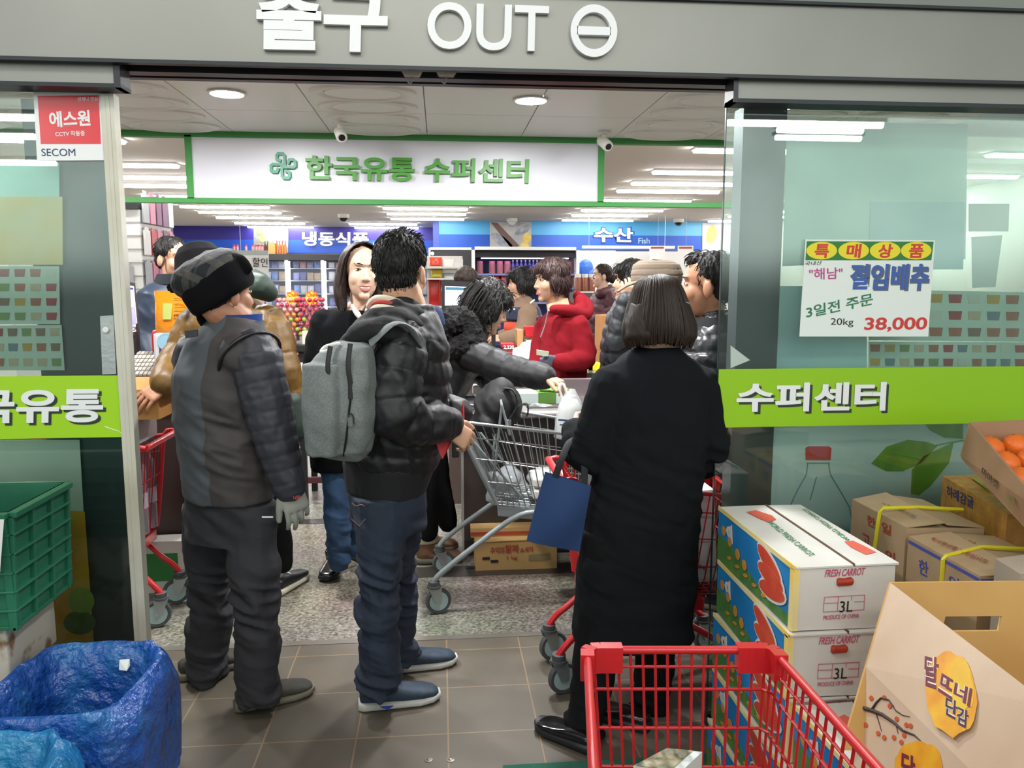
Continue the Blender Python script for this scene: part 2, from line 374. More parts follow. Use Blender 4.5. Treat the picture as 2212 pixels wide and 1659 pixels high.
# wall and soffit over the door
struct('wall_front', MB().box((-4.9, 2.62, 2.165), (5.9, 2.7, 3.6)).box((-4.9, 2.62, 0), (-2.3, 2.7, 2.2)).box((2.75, 2.62, 0), (5.9, 2.7, 2.2)), mat('pale render', '#8f938c', .7), 'pale wall above and beside the shop entrance', 'wall')
f = MB().box((-2.4, 2.36, 2.118), (3.2, 2.40, 2.318)).box((-2.4, 2.385, 2.058), (-.885, 2.44, 2.118)).box((.885, 2.385, 2.055), (3.2, 2.44, 2.118))
struct('trim_4', f, m_fas, 'grey metal fascia above the sliding doors', 'trim')
struct('trim_5', MB().box((-2.4, 2.352, 2.108), (3.2, 2.375, 2.118)).box((-2.4, 2.378, 2.047), (-.882, 2.455, 2.058)).box((.882, 2.378, 2.043), (3.2, 2.455, 2.055))
       .box((-2.4, 2.345, 2.318), (3.2, 2.62, 2.326)), m_dark, 'thin black edge strips of the fascia', 'trim')
struct('trim_6', MB().box((-.93, 2.40, 2.122), (.92, 2.60, 2.165)).box((-.93, 2.43, 2.104), (.92, 2.475, 2.122)).box((-.93, 2.53, 2.112), (.92, 2.56, 2.122)).box((-.9, 2.376, 2.047), (-.882, 2.45, 2.122)).box((.882, 2.376, 2.043), (.897, 2.45, 2.122)),
       mat('dark door track', '#35343a', .35, .5), 'dark sliding door track over the doorway', 'trim')
# raised white letters on the fascia
m_wht = mat('white acrylic', '#f4f4f6', .4)
FY = 2.359
sg = thing('fascia_sign', 'raised white exit lettering reading OUT in two scripts on grey fascia', 'sign', at(950, 110, FY))
txt('lettering', '출구', m_wht, sg, at(556, 111, FY), at(836.5, 117, FY), at(557, -37, FY), .035, .016)
txt('lettering', 'OUT', m_wht, sg, at(923, 108, FY), at(1182, 115.5, FY), at(924, 7, FY), .012, .016)
c = at(1281, 70, FY); q = (at(1331, 71, FY) - c).length; ring = MB(); n = 40
for k in range(n):
    a0, a1 = 2 * math.pi * k / n, 2 * math.pi * (k + 1) / n
    pts = [c + V((math.cos(a) * r_, 0, math.sin(a) * r_ * 1.06)) for a, r_ in ((a0, q), (a1, q), (a1, q * .7), (a0, q * .7))]
    ring.slab(pts[::-1], (0, -.016, 0))
ring.box((c.x - q * .72, FY - .016, c.z - q * .17), (c.x + q * .72, FY, c.z + q * .17))
obj('emblem', ring, m_wht, sg)
m_sens = mat('cream plastic', '#cfc8b8', .5)
for x in (890, 964):
    p = at(x, 158, 2.42); s = MB(); s.hexa([p + V(v) for v in ((-.022, -.014, -.010), (.022, -.014, -.010), (.022, .016, -.010), (-.022, .016, -.010), (-.034, -.02, .011), (.034, -.02, .011), (.034, .02, .011), (-.034, .02, .011))])
    t = thing('door_sensor', 'cream door sensor under the track, %s of the two' % ('left' if x < 900 else 'right'), 'sensor', p, 'door sensors under the track')
    obj('housing', s, m_sens, t, bevel=.003)
    hk = [p + V((0, 0, -.01)), p + V((0, 0, -.022)), p + V((-.006, 0, -.03)), p + V((-.013, 0, -.024))]
    obj('cable_loop', MB().tube(smooth_path(hk, [.0022] * 4)[0], .0022, 6), mat('grey cable', '#8d8d88', .5), t, True)

# ---------------------------------------------------------------- sliding door on the left
m_glass = glass_mat('green door glass', '#f2faf6', 2.2)
m_lime = mat('lime vinyl', '#93c60e', .42)
m_lime2 = mat('lime vinyl bright', '#a4d61c', .42)
m_let = mat('white vinyl', '#eef1f0', .45); m_letd = mat('charcoal vinyl', '#2c332f', .5)
m_stile = mat('white aluminium', '#dcd9ce', .35, .1, var=(3, '#c3bda9'))
d1 = tagp(thing('door_1', 'sliding glass door on the left with white edge stile', 'door', (-1.3, YD, 0)), kind='structure')
obj('glass', MB().box((-1.9, YD - .005, 0.02), (-.955, YD + .005, 2.06)), m_glass, d1)
obj('stile', MB().box((-.966, YD - .018, .01), (-.928, YD + .022, 2.045)).box((-.952, YD - .02, .01), (-.940, YD - .017, 2.04)), m_stile, d1, bevel=.003)
obj('lime_band', MB().box((-1.9, YD - .0075, 1.040), (-.967, YD - .0055, 1.229)), m_lime2, d1)
txt('lettering_shadow', '한국유통', m_letd, d1, at(-154, 921, YD - .009), at(228, 917, YD - .009), at(-154, 846, YD - .009), .03, .0004)
txt('lettering', '한국유통', m_let, d1, at(-160, 916, YD - .010), at(222, 912, YD - .010), at(-160, 841, YD - .010), .03, .0006)
lp = [at(216, 683, YD - .012), at(245, 681, YD - .012), at(251, 808, YD - .012), at(221, 809, YD - .012)]
obj('lock_plate', MB().slab(lp[::-1], (0, .012, 0)), mat('brushed steel', '#b9bdbd', .35, .7, bump=(60, .1)), d1)
obj('lock_plate_edge', MB().slab([at(243, 681, YD - .006), at(250, 681, YD - .006), at(256, 808, YD - .006), at(249, 808, YD - .006)][::-1], (0, .006, 0)), m_dark, d1)
obj('lock_knob', MB().lathe([(.009, 0), (.009, .006), (.006, .008), (0, .008)], at(229, 713, YD - .012), 16, 0, Matrix.Rotation(R(90), 3, 'X')), mat('white plastic', '#e8e8e4', .4), d1)
obj('scratch', MB().tube([at(226, 921, YD - .008), at(238, 926, YD - .008), at(255, 931, YD - .008)], .0013, 5).tube([at(255, 931, YD - .008), at(262, 936, YD - .008)], .0008, 5), m_let, d1)
# security sticker
st = thing('sticker', 'red and white security sticker on the left glass door', 'sticker', at(160, 340, YD - .01))
SY = YD - .008
obj('backing', MB().slab([at(72, 199, SY), at(236, 197, SY), at(237, 346, SY), at(80, 347, SY)][::-1], (0, .002, 0)), mat('white sticker', '#f2f2f2', .25), st)
obj('red_field', MB().slab([at(81, 207, SY - .0006), at(213, 206, SY - .0006), at(218, 311, SY - .0006), at(88, 311, SY - .0006)][::-1], (0, .0004, 0)), mat('red sticker', '#e5303a', .2), st)
txt('lettering', '언제나 안심', m_let, st, at(168, 219, SY - .001), at(211, 218, SY - .001), at(168, 210, SY - .001), .01, .0003)
txt('lettering', '에스원', m_let, st, at(108, 276, SY - .001), at(196, 272, SY - .001), at(105, 241, SY - .001), .03, .0003)
txt('lettering', 'CCTV 작동중', m_let, st, at(120, 295, SY - .001), at(184, 293, SY - .001), at(119, 284, SY - .001), .015, .0003)
txt('lettering', 'SECOM', mat('navy ink', '#27476f', .5), st, at(90, 337, SY - .001), at(163, 337, SY - .001), at(89, 321, SY - .001), .0, .0003)
# dark mullions of the fixed panel behind the left door
m_mul = mat('dark mullion', '#4c5258', .4, .4)
struct('window_1', MB().box((-1.12, 2.55, 0), (-1.0, 2.61, 2.05)).box((-1.24, 2.56, 0), (-1.12, 2.61, 2.05)), [m_mul], 'dark upright frame of the fixed panel behind the left door', 'window')
# ---------------------------------------------------------------- right: sliding door and fixed panel behind it
d2 = tagp(thing('door_2', 'sliding glass door on the right standing open', 'door', (1.4, YD, 0)), kind='structure')
obj('glass', MB().box((.893, YD - .005, 0.02), (2.6, YD + .005, 2.06)), m_glass, d2)
obj('glass_edge', MB().box((.8905, YD - .0055, 0.02), (.893, YD + .0055, 2.06)), mat('dark green glass edge', '#1d2a27', .3), d2)
obj('lime_band', MB().box((.893, YD - .0075, 1.038), (2.6, YD - .0055, 1.229)), m_lime, d2)
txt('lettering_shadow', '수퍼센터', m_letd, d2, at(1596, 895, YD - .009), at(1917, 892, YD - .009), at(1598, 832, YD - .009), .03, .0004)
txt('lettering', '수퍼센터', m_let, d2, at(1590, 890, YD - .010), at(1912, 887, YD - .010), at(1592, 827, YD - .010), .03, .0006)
obj('arrow_decal', MB().slab([at(1578, 746, YD - .006), at(1620, 778, YD - .006), at(1578, 795, YD - .006)], (0, -.001, 0)), mat('pale decal', '#b9c6bf', .5), d2)
obj('floor_guide', MB().box((.89, YD - .03, 0), (.93, YD + .03, .035)), m_dark, d2)
w2 = tagp(thing('window_2', 'fixed glass panel behind the right door with dark frame', 'window', (1.5, 2.6, 0)), kind='structure')
obj('frame', MB().box((.945 * 1.04, 2.55, 0), (1.05, 2.63, 2.07)).box((1.05, 2.565, 0), (1.135, 2.63, 2.07)), m_mul, w2)
obj('glass', MB().box((1.135, 2.60, 0.02), (2.75, 2.608, 2.06)), m_glass, w2)
# ---------------------------------------------------------------- posters behind the glass
def sheet(name, pxs, Y, m, label, cat='poster', group=None):
    o = thing(name, label, cat, sum((at(*p, Y) for p in pxs), V((0, 0, 0))) / 4, group)
    obj('sheet', MB().slab([at(*p, Y) for p in pxs], (0, -.0012, 0)), m, o); return o
PYR = 2.597
m_teal = mat('teal print', '#bfe2d8', .5, var=(4, '#d8efe6')); m_teal2 = mat('blue teal print', '#bfdede', .5, var=(5, '#a9d0d6')); m_pale = mat('pale blue print', '#cdeef2', .5, var=(3, '#bce0e8'))
sheet('poster', [(1700, 262), (2090, 268), (2085, 560), (1690, 575)], PYR, m_teal, 'large teal sheet high on the right-hand glass panel')
sheet('poster', [(1880, 436), (2085, 436), (2080, 582), (1875, 582)], PYR - .002, m_teal2, 'blue teal sheet overlapping the large teal one')
sheet('poster', [(1668, 618), (1872, 618), (1872, 797), (1662, 797)], PYR, m_pale, 'pale blue sheet behind the hand-lettered price poster')
m_fly = mat('flyer paper', '#d6e8e0', .6, var=(8, '#c2dad0'))
def flyer(pxs, Y, label, cols, rows, seed):
    o = sheet('flyer', pxs, Y, m_fly, label, 'flyer', 'shop flyers on the glass'); rn = random.Random(seed); mb = MB()
    a, b, c_, d = [at(*p, Y - .002) for p in pxs]
    ms = [mat('flyer ' + h, h, .6) for h in ('#b06a4e', '#c7a24d', '#7d9a5e', '#8b6f60', '#c9b9a0', '#6f8a9a', '#a9434a', '#cfd8cf')]
    for i in range(cols):
        for j in range(rows):
            u0, u1 = (i + .12) / cols, (i + .82) / cols; v0, v1 = (j + .2) / rows, (j + .72) / rows
            f_ = lambda u, v: (a * (1 - u) + b * u) * (1 - v) + (d * (1 - u) + c_ * u) * v
            k = rn.randrange(len(ms)); mb.slab([f_(u0, v0), f_(u1, v0), f_((u1 * .9 + u0 * .1), v1), f_(u0 + .05 * (u1 - u0), v1)], (0, -.0006, 0), k)
    obj('pictures', mb, ms, o); return o
flyer([(1876, 625), (2250, 632), (2250, 738), (1876, 735)], PYR, 'product flyer with coloured packets right of the price poster', 9, 3, 1)
flyer([(1876, 738), (2250, 740), (2250, 800), (1876, 798)], PYR, 'product flyer with small dishes just above the lime band', 12, 2, 2)
sheet('notice', [(2092, 440), (2180, 440), (2178, 500), (2092, 500)], PYR - .003, mat('grey notice', '#d5ddd8', .6), 'small grey notice with red print at upper right', 'notice')
sheet('notice', [(2098, 512), (2165, 508), (2150, 620), (2100, 622)], PYR - .003, mat('white notice', '#e0eae8', .6), 'curling white notice sheet beside the price poster', 'notice')
flyer([(-110, 575), (128, 575), (130, 700), (-110, 700)], 2.55, 'pale product flyer on the left glass door, upper one', 7, 4, 3)
flyer([(-110, 704), (133, 702), (140, 800), (-110, 800)], 2.55, 'pale product flyer on the left glass door, lower one', 8, 3, 4)
sheet('poster', [(-110, 350), (128, 352), (129, 470), (-110, 470)], 2.55, mat('aqua print', '#aeece2', .5, var=(4, '#d4f4ee')), 'aqua sheet below the light strips on the left door')
sheet('poster', [(-110, 425), (135, 425), (136, 572), (-110, 572)], 2.548, mat('yellow print', '#e0dcae', .6, var=(7, '#f0cc66')), 'yellow and green product sheet on the left door')
sheet('poster', [(-110, 950), (172, 950), (182, 1130), (-110, 1130)], 2.55, mat('mint print', '#d4e0d4', .6), 'plain mint sheet low on the left door')
ct = sheet('poster', [(60, 1100), (183, 1105), (205, 1420), (80, 1420)], 2.545, mat('citrus print', '#e0b838', .6, var=(7, '#f0a030')), 'citrus fruit poster behind the left door')
obj('lime_slice', MB().ell(at(176, 1298, 2.543), (.04, .002, .045), None, 20), mat('lime slice', '#8fae3c', .6), ct, True)
obj('leaf_shape', MB().ell(at(172, 1345, 2.543), (.05, .002, .04), None, 20), mat('citrus leaf', '#4d7030', .6), ct, True)
# bottle poster low on the right
bp_ = sheet('poster', [(1650, 905), (2260, 905), (2260, 1240), (1642, 1240)], PYR, mat('sky print', '#e2f0f4', .5, var=(2.5, '#cfe6ee')), 'pale blue poster of a clear bottle and green leaves')
obj('bottle_cap', MB().slab([at(x, y, PYR - .002) for x, y in ((1740, 968), (1746, 964), (1790, 964), (1796, 968), (1794, 994), (1740, 994))][::-1], (0, -.001, 0)), mat('red cap print', '#e0434a', .5), bp_)
bl_ = MB()
for pl in ([(1745, 1000), (1742, 1025), (1722, 1060), (1706, 1095), (1700, 1150)], [(1790, 1000), (1794, 1025), (1815, 1060), (1835, 1095), (1845, 1150)], [(1743, 1000), (1792, 1000)], [(1764, 1030), (1750, 1080)]):
    bl_.tube([at(x, y, PYR - .002) for x, y in pl], .0025, 5)
obj('bottle_outline', bl_, mat('bottle line', '#8fa9b2', .5), bp_)
lf = MB()
for pl in ([(1882, 1001), (1915, 965), (1960, 950), (2005, 955), (2025, 963), (1990, 1000), (1950, 1018), (1915, 1018)], [(2060, 955), (2050, 1000), (2010, 1050), (1985, 1070), (1968, 1066), (1970, 1015), (1995, 985)], [(1990, 905), (2080, 905), (2080, 948), (2040, 945), (2010, 930)]):
    lf.slab([at(x, y, PYR - .002) for x, y in pl][::-1], (0, -.001, 0))
lf.tube([at(2022, 962, PYR - .003), at(2050, 956, PYR - .003), at(2090, 950, PYR - .003)], .003, 5)
obj('leaf_print', lf, mat('leaf print', '#7fb53c', .5, var=(12, '#5f9632')), bp_)
# hand-lettered price poster
pp = thing('price_poster', 'white hand-lettered poster for salted cabbage priced 38,000', 'poster', at(1870, 620, YD - .01))
PO = YD - .009
obj('sheet', MB().slab([at(1740, 517, PO), at(2020, 519, PO), at(2005, 727, PO), at(1727, 727, PO)][::-1], (0, .002, 0)), mat('poster paper', '#e9f0ec', .55), pp)
obj('green_strip', MB().slab([at(1743, 521, PO - .0008), at(2017, 522, PO - .0008), at(2012, 562, PO - .0008), at(1740, 562, PO - .0008)][::-1], (0, .0006, 0)), mat('green ink', '#2f7d36', .5), pp)
ov = MB()
for x in (1775, 1844, 1912, 1979):
    a_ = at(x, 541.5, PO - .0012); rx = (at(x + 33, 541, PO) - at(x, 541, PO)).length; rz = (at(x, 560, PO) - at(x, 541, PO)).length; n = 28
    ov.slab([a_ + V((math.cos(2 * math.pi * k / n) * rx, 0, math.sin(2 * math.pi * k / n) * rz)) for k in range(n)], (0, -.0004, 0))
obj('yellow_ovals', ov, mat('yellow ink', '#eede2a', .5), pp)
m_rink = mat('red ink', '#d33a33', .5); m_bink = mat('blue ink', '#3a5fb0', .5); m_kink = mat('black ink', '#1d1d1d', .5)
for x, ch in ((1775, '특'), (1844, '매'), (1912, '상'), (1979, '품')):
    txt('lettering', ch, m_rink, pp, at(x - 17, 557, PO - .0018), at(x + 14, 557, PO - .0018), at(x - 13, 527, PO - .0018), .03, .0004)
txt('lettering', '국내산', m_kink, pp, at(1738, 574, PO - .001), at(1774, 572, PO - .001), at(1740, 565, PO - .001), .0, .0003)
txt('lettering', '"해남"', mat('magenta ink', '#c2488f', .5), pp, at(1748, 605, PO - .001), at(1820, 602, PO - .001), at(1748, 580, PO - .001), .01, .0003)
txt('lettering_shadow', '절임배추', mat('grey ink', '#5d6672', .5), pp, at(1836, 629, PO - .001), at(2006, 629, PO - .001), at(1841, 571, PO - .001), .055, .0002)
txt('lettering', '절임배추', m_bink, pp, at(1834, 626, PO - .0014), at(2004, 625, PO - .0014), at(1839, 570, PO - .0014), .02, .0004)
txt('lettering', '3일전 주문', mat('dark green ink', '#2f7a55', .5), pp, at(1742, 688, PO - .001), at(1886, 658, PO - .001), at(1741, 662, PO - .001), .015, .0003)
txt('lettering', '20kg', m_kink, pp, at(1794, 706, PO - .001), at(1843, 707, PO - .001), at(1795, 687, PO - .001), .0, .0003)
txt('lettering', '38,000', m_rink, pp, at(1866, 717, PO - .001), at(2001, 716, PO - .001), at(1869, 686, PO - .001), .02, .0004)

# ---------------------------------------------------------------- hanging sign across the vestibule end
m_grn = mat('green frame paint', '#3f8f45', .5)
SY2 = 5.7
hs = thing('hanging_sign', 'white shop sign with green lettering in a green frame', 'sign', (0, SY2, 2.3))
fr_ = MB()
zt, zb = 2.505, 2.085
fr_.box((-3.4, SY2 - .03, zt - .012), (3.4, SY2 + .03, zt + .03)).box((-3.4, SY2 - .03, zb - .03), (3.4, SY2 + .03, zb + .005))
for x in (at(411, 360, SY2).x, at(1297, 370, SY2).x): fr_.box((x - .022, SY2 - .03, zb), (x + .022, SY2 + .03, zt))
obj('frame', fr_, m_grn, hs)
xl, xr = at(411, 360, SY2).x + .02, at(1297, 370, SY2).x - .02
obj('panel', MB().box((xl, SY2 - .02, zb), (xr, SY2 + .02, zt)), mat('white sign panel', '#e2e2ea', .35), hs)
m_sgn = mat('green acrylic', '#4f9a3c', .4)
txt('lettering', '한국유통 수퍼센터', m_sgn, hs, at(661, 389, SY2 - .022), at(1141, 396, SY2 - .022), at(661, 337, SY2 - .022), .027, .03)
lg = MB(); lc = at(613, 359, SY2 - .022); u = (at(643, 359, SY2) - at(613, 359, SY2)).length / 3
m_lg = mat('teal green acrylic', '#3f9a78', .4)
def band(pts, wd):
    P_ = [lc + V((x * u, 0, z * u)) for x, z in pts]
    for a_, b_ in zip(P_[:-1], P_[1:]):
        d_ = (b_ - a_).normalized(); n_ = V((-d_.z, 0, d_.x)) * wd * u; a2, b2 = a_ - d_ * wd * u * .6, b_ + d_ * wd * u * .6
        lg.slab([a2 - n_, b2 - n_, b2 + n_, a2 + n_][::-1], (0, -.02 - .0004 * (len(lg.f) // 6 % 29), 0))
loop = [(.3, .1), (.3, 1.0), (.3, 2.2), (.0, 2.6), (-1.0, 2.6), (-1.3, 2.2), (-1.3, 1.4), (-.6, 1.1)]
for k in range(4):
    c_, s_ = math.cos(k * math.pi / 2), math.sin(k * math.pi / 2); band([(x * c_ - z * s_, x * s_ + z * c_) for x, z in loop], .3)
obj('emblem', lg, m_lg, hs)
# ---------------------------------------------------------------- lamps
m_em = mat('lamp diffuser', '#ffffff', .5, emit=38)
m_dl = mat('downlight diffuser', '#ffffff', .5, emit=60)
m_tr = mat('white lamp trim', '#eeeeea', .5)
dl0 = None
DLS = [(-1.135, 4.54), (.521, 4.55), (-1.135, 3.2), (.521, 3.2), (-2.6, 4.54), (2.0, 4.54)]
for i, (x, y) in enumerate(DLS):
    lab = {0: 'round white downlight in the vestibule ceiling, left one', 1: 'round white downlight in the vestibule ceiling, right one'}.get(i, 'round white downlight in the vestibule ceiling hidden by the fascia')
    if dl0 is None:
        dl0 = thing('downlight', lab, 'downlight', (x, y, 2.53), 'round downlights in the vestibule ceiling')
        obj('trim_ring', MB().lathe([(.095, 2.53), (.105, 2.521), (.088, 2.519), (.086, 2.526), (.095, 2.53)], (x, y, 0), 32, 0, None, False), m_tr, dl0, True)
        obj('diffuser', MB().lathe([(.087, 2.525), (.087, 2.521), (.06, 2.517), (0, 2.516)], (x, y, 0), 32), m_dl, dl0, True)
    else: dup(dl0, (x, y, 2.53), 0, lab)
for x, y in DLS: area('downlight_beam', (x, y, 2.512), (0, 0, 0), .17, .17, 40)
rows = [6.4, 7.65, 8.5, 9.2, 10.25, 11.55, 12.4, 13.35, 14.5, 15.45]
strip0 = None; cols = [(-3.58, 'left'), (-.79, 'middle'), (2.07, 'right'), (4.6, 'far right')]
nth = ['first', 'second', 'third', 'fourth', 'fifth', 'sixth', 'seventh', 'eighth', 'ninth', 'tenth']
for ci, (x, cn) in enumerate(cols):
    for ri, y in enumerate(rows):
        if cn == 'middle' and ri >= 8: x_ = -1.6
        else: x_ = x
        if cn == 'right' and ri >= 9: continue
        lab = '%s LED strip light from the entrance in the %s ceiling row' % (nth[ri], cn)
        if strip0 is None:
            strip0 = thing('strip_light', lab, 'strip light', (x_, y, 2.6), 'white LED strip lights on the shop ceiling')
            obj('housing', MB().box((x_ - .01, y - .075, 2.585), (x_ + 1.21, y + .075, 2.6)), m_tr, strip0)
            lp_ = MB()
            n = 8; pr = [(math.cos(math.pi * k / n + math.pi), math.sin(math.pi * k / n + math.pi)) for k in range(n + 1)]
            for k in range(n):
                (a0, b0), (a1, b1) = pr[k], pr[k + 1]
                lp_.add([(x_, y + a0 * .055, 2.587 + b0 * .03), (x_ + 1.2, y + a0 * .055, 2.587 + b0 * .03), (x_ + 1.2, y + a1 * .055, 2.587 + b1 * .03), (x_, y + a1 * .055, 2.587 + b1 * .03)], [(0, 1, 2, 3)])
            for xx in (x_, x_ + 1.2): lp_.add([(xx, y + a * .055, 2.587 + b * .03) for a, b in pr], [tuple(range(n + 1))])
            obj('tube_cover', lp_, m_em, strip0)
        else: dup(strip0, (x_, y, 2.6), 0, lab)
# market strip lamps over the alley: seen only as reflections in the glass doors
m_al = mat('alley lamp diffuser', '#ffffff', .5, emit=22); al = 0
for (xa, xb, yy, yr, lab) in ((1572, 1905, 266, -1.5, 'mirrored in the right glass door, highest'), (1680, 1862, 281, -2.0, 'mirrored in the right glass door, middle'), (1676, 1858, 297, -2.5, 'mirrored in the right glass door, lowest'),
                              (-220, 76, 250, -1.5, 'mirrored beside the red sticker, upper'), (-220, 76, 291, -2.2, 'mirrored beside the red sticker, middle'), (-120, 120, 349, -2.8, 'mirrored below the red sticker')):
    a_, b_ = at(xa, yy, 2 * YD - yr), at(xb, yy + .01 * (xb - xa), 2 * YD - yr); z_ = (a_.z + b_.z) / 2
    t = thing('strip_light', 'white alley strip lamp ' + lab, 'strip light', ((a_.x + b_.x) / 2, yr, z_), 'alley strip lamps'); obj('housing', MB().box((a_.x - .02, yr - .05, z_ + .02), (b_.x + .02, yr + .05, z_ + .05)), m_tr, t); obj('tube_cover', MB().tube([(a_.x, yr, z_), (b_.x, yr, z_)], .028, 10), m_al, t, True)
    obj('hanger', MB().tube([((a_.x + b_.x) / 2, yr, z_ + .05), ((a_.x + b_.x) / 2, yr, z_ + .9)], .004, 6), m_tr, t)
# cameras on the ceilings
m_cw = mat('white camera plastic', '#dedbd2', .4); m_ck = mat('black dome', '#18181a', .15)
def bullet(p, lab):
    t = thing('security_camera', lab, 'camera', p, 'security cameras')
    obj('mount', MB().lathe([(.045, 0), (.045, -.012), (.02, -.02), (.018, -.06)], p, 20), m_cw, t, True)
    b = p + V((0, 0, -.075)); d = V((.2, -.8, -.45)).normalized()
    obj('housing', MB().tube([b - d * .05, b - d * .045, b + d * .07, b + d * .08], [.03, .036, .036, .03], 18), m_cw, t, True)
    obj('lens', MB().tube([b + d * .079, b + d * .084], [.022, .02], 16), m_ck, t)
bullet(V((-.62, 5.25, 2.53)), 'white bullet camera on vestibule ceiling, left of the sign middle'); bullet(V((1.12, 5.42, 2.53)), 'white bullet camera on vestibule ceiling above right end of the sign')
def dome(px, py, lab, dark=False):
    p = atz(px, py, 2.6); t = thing('dome_camera', lab, 'camera', p, 'dome cameras on shop ceiling')
    obj('base_ring', MB().lathe([(.09, 0), (.09, -.05), (.07, -.06)], p, 20), m_cw, t, True)
    obj('dome', MB().lathe([(.066, -.058), (.055, -.09), (.03, -.11), (0, -.115)], p, 20), m_ck if dark else m_cw, t, True)
dome(742, 463, 'dark dome camera on the ceiling above the frozen food banner', True); dome(908, 492, 'white dome camera near the corner of the blue banner')
dome(1106, 472, 'white dome camera above the fish picture'); dome(1466, 473, 'dark dome camera above the right end of the blue banner', True)
# ================================================================ things outside the door
def onplane(px, py, p0, n):
    r = ray(px, py); o = V((0, 0, CAMH)); t = (V(p0) - o).dot(V(n)) / r.dot(V(n)); return o + r * t
m_card = mat('white carton', '#d9d6d0', .6, var=(6, '#cfcbc4'))
m_kraft = mat('kraft carton', '#b59a78', .7, var=(10, '#ab8f6d')); m_kin = mat('carton inside', '#c39a5a', .7, var=(5, '#b88c4a'))
m_yel = mat('yellow print', '#e6d64a', .55); m_blue = mat('blue print', '#1878b8', .5, var=(6, '#2a86c4')); m_grnp = mat('field print', '#3d7040', .55, var=(25, '#5d8a3a'))
m_pep = mat('carrot print', '#c8402c', .5, var=(14, '#d65a3c')); m_prk = mat('pink print', '#c04a70', .55); m_gtx = mat('green print', '#2e7a4a', .55); m_hole = mat('carrot seen in hole', '#a8341e', .4)
m_gap = mat('carton gap', '#5d4634', .8)
# ---- carrot cartons
LX, W_, L_, H_ = .875, .252, .515, .165
c0 = V((LX + W_ / 2, 1.742 + L_ / 2, .67)); cb = thing('carrot_carton', 'white and blue carrot carton on top of the back stack', 'carton', c0, 'carrot cartons')
x0, x1, y0, y1, z0, z1 = LX, LX + W_, 1.742, 1.742 + L_, .67, .835
x0 = .838
x1 = x0 + W_
obj('carton_body', MB().box((x0, y0, z0), (x1, y1, z1 - .009)), m_card, cb)
lid = MB(); xm = (x0 + x1) / 2 + .02
lid.hexa([(x0 - .003, y0 - .004, z1 - .009), (xm - .003, y0 - .004, z1 - .007), (xm - .004, y1 + .002, z1 - .007), (x0 - .003, y1 + .002, z1 - .009), (x0 - .003, y0 - .004, z1 - .005), (xm - .003, y0 - .004, z1 - .003), (xm - .004, y1 + .002, z1 - .003), (x0 - .003, y1 + .002, z1 - .005)])
lid.hexa([(xm + .003, y0 - .004, z1 - .007), (x1 + .006, y0 - .004, z1 - .006), (x1 + .003, y1, z1 - .008), (xm, y1, z1 - .007), (xm + .003, y0 - .004, z1 - .003), (x1 + .006, y0 - .004, z1 - .001), (x1 + .003, y1, z1 - .004), (xm, y1, z1 - .003)])
obj('lid_flaps', lid, m_card, cb)
pn = MB(); xa = x0 - .0015; wv = lambda t: z0 + H_ * (.36 + .12 * math.sin(t * 5 + 1) - .10 * t)
N = 14
for k in range(N):
    t0, t1 = k / N, (k + 1) / N; ya, yb = y1 - L_ * t0, y1 - L_ * t1
    pn.add([(xa, ya, z0), (xa, yb, z0), (xa, yb, wv(t1)), (xa, ya, wv(t0))], [(0, 1, 2, 3)], 1)
    pn.add([(xa, ya, wv(t0)), (xa, yb, wv(t1)), (xa, yb, z1 - .005), (xa, ya, z1 - .005)], [(0, 1, 2, 3)], 0)
obj('printed_panel', pn, [m_blue, m_grnp], cb)
ye = MB().box((xa - .002, y0 - .004, z1 - .014), (xa + .001, y1, z1 - .001)).box((xa - .002, y0 - .002, z0), (xa + .001, y0 + .018, z1 - .01)).box((xa - .001, y0 - .0015, z0), (x0 + .012, y0 + .001, z1 - .004))
obj('yellow_edge', ye, m_yel, cb)
xp = xa - .002
def lobe(mb, cy, cz, ry, rz, tilt, mi=0, th=.001, off=0):
    n = 20; mb.slab([(xp - off, cy + ry * math.cos(2 * math.pi * k / n) * math.cos(tilt) - rz * math.sin(2 * math.pi * k / n) * math.sin(tilt), cz + ry * math.cos(2 * math.pi * k / n) * math.sin(tilt) + rz * math.sin(2 * math.pi * k / n) * math.cos(tilt)) for k in range(n)], (-th, 0, 0), mi)
wt = MB(); pk = MB(); yc, zc = y0 + .125, z0 + .088
for k, (dy, dz) in enumerate(((.012, .032), (0, .0), (-.012, -.032))):
    lobe(wt, yc + dy, zc + dz, .085, .030, .30 - .22 * k, 0, .0005, .00015 * k); lobe(pk, yc + dy + .002, zc + dz, .077, .022, .30 - .22 * k, 0, .0008, .001 + .0003 * k)
obj('carrot_outline', wt, m_card, cb); obj('carrot_print', pk, m_pep, cb)
gl = MB()
for k, (t, h, r_) in enumerate(((.10, .62, .016), (.20, .52, .016), (.32, .42, .017), (.42, .34, .016))): lobe(gl, y1 - L_ * t, z0 + H_ * h, r_, r_ * .9, .3)
for k in range(5): lobe(gl, y1 - L_ * (.2 + .12 * k), z0 + H_ * (.22 - .02 * k), .016, .005, -.2)
obj('print_pattern', gl, mat('orange print', '#c98a3a', .55), cb)
lgm = MB()
for dy, s in ((0, 1), (.02, .8)): lgm.slab([(xp, y1 - .09 + dy, z0 + .11), (xp, y1 - .125 + dy, z0 + .085), (xp, y1 - .115 + dy, z0 + .085 + .055 * s), (xp, y1 - .1 + dy, z0 + .10 + .03 * s)], (-.001, 0, 0))
obj('white_logo_print', lgm, m_card, cb)
FYc = y0 - .0012
txt('lettering', 'FRESH CARROT', m_prk, cb, at(1781, 1247, FYc), at(1866, 1242, FYc), at(1785, 1231, FYc), .01, .0005)
txt('lettering', '3L', m_kink, cb, at(1813, 1323, FYc), at(1841, 1321, FYc), at(1815, 1299, FYc), .0, .0005)
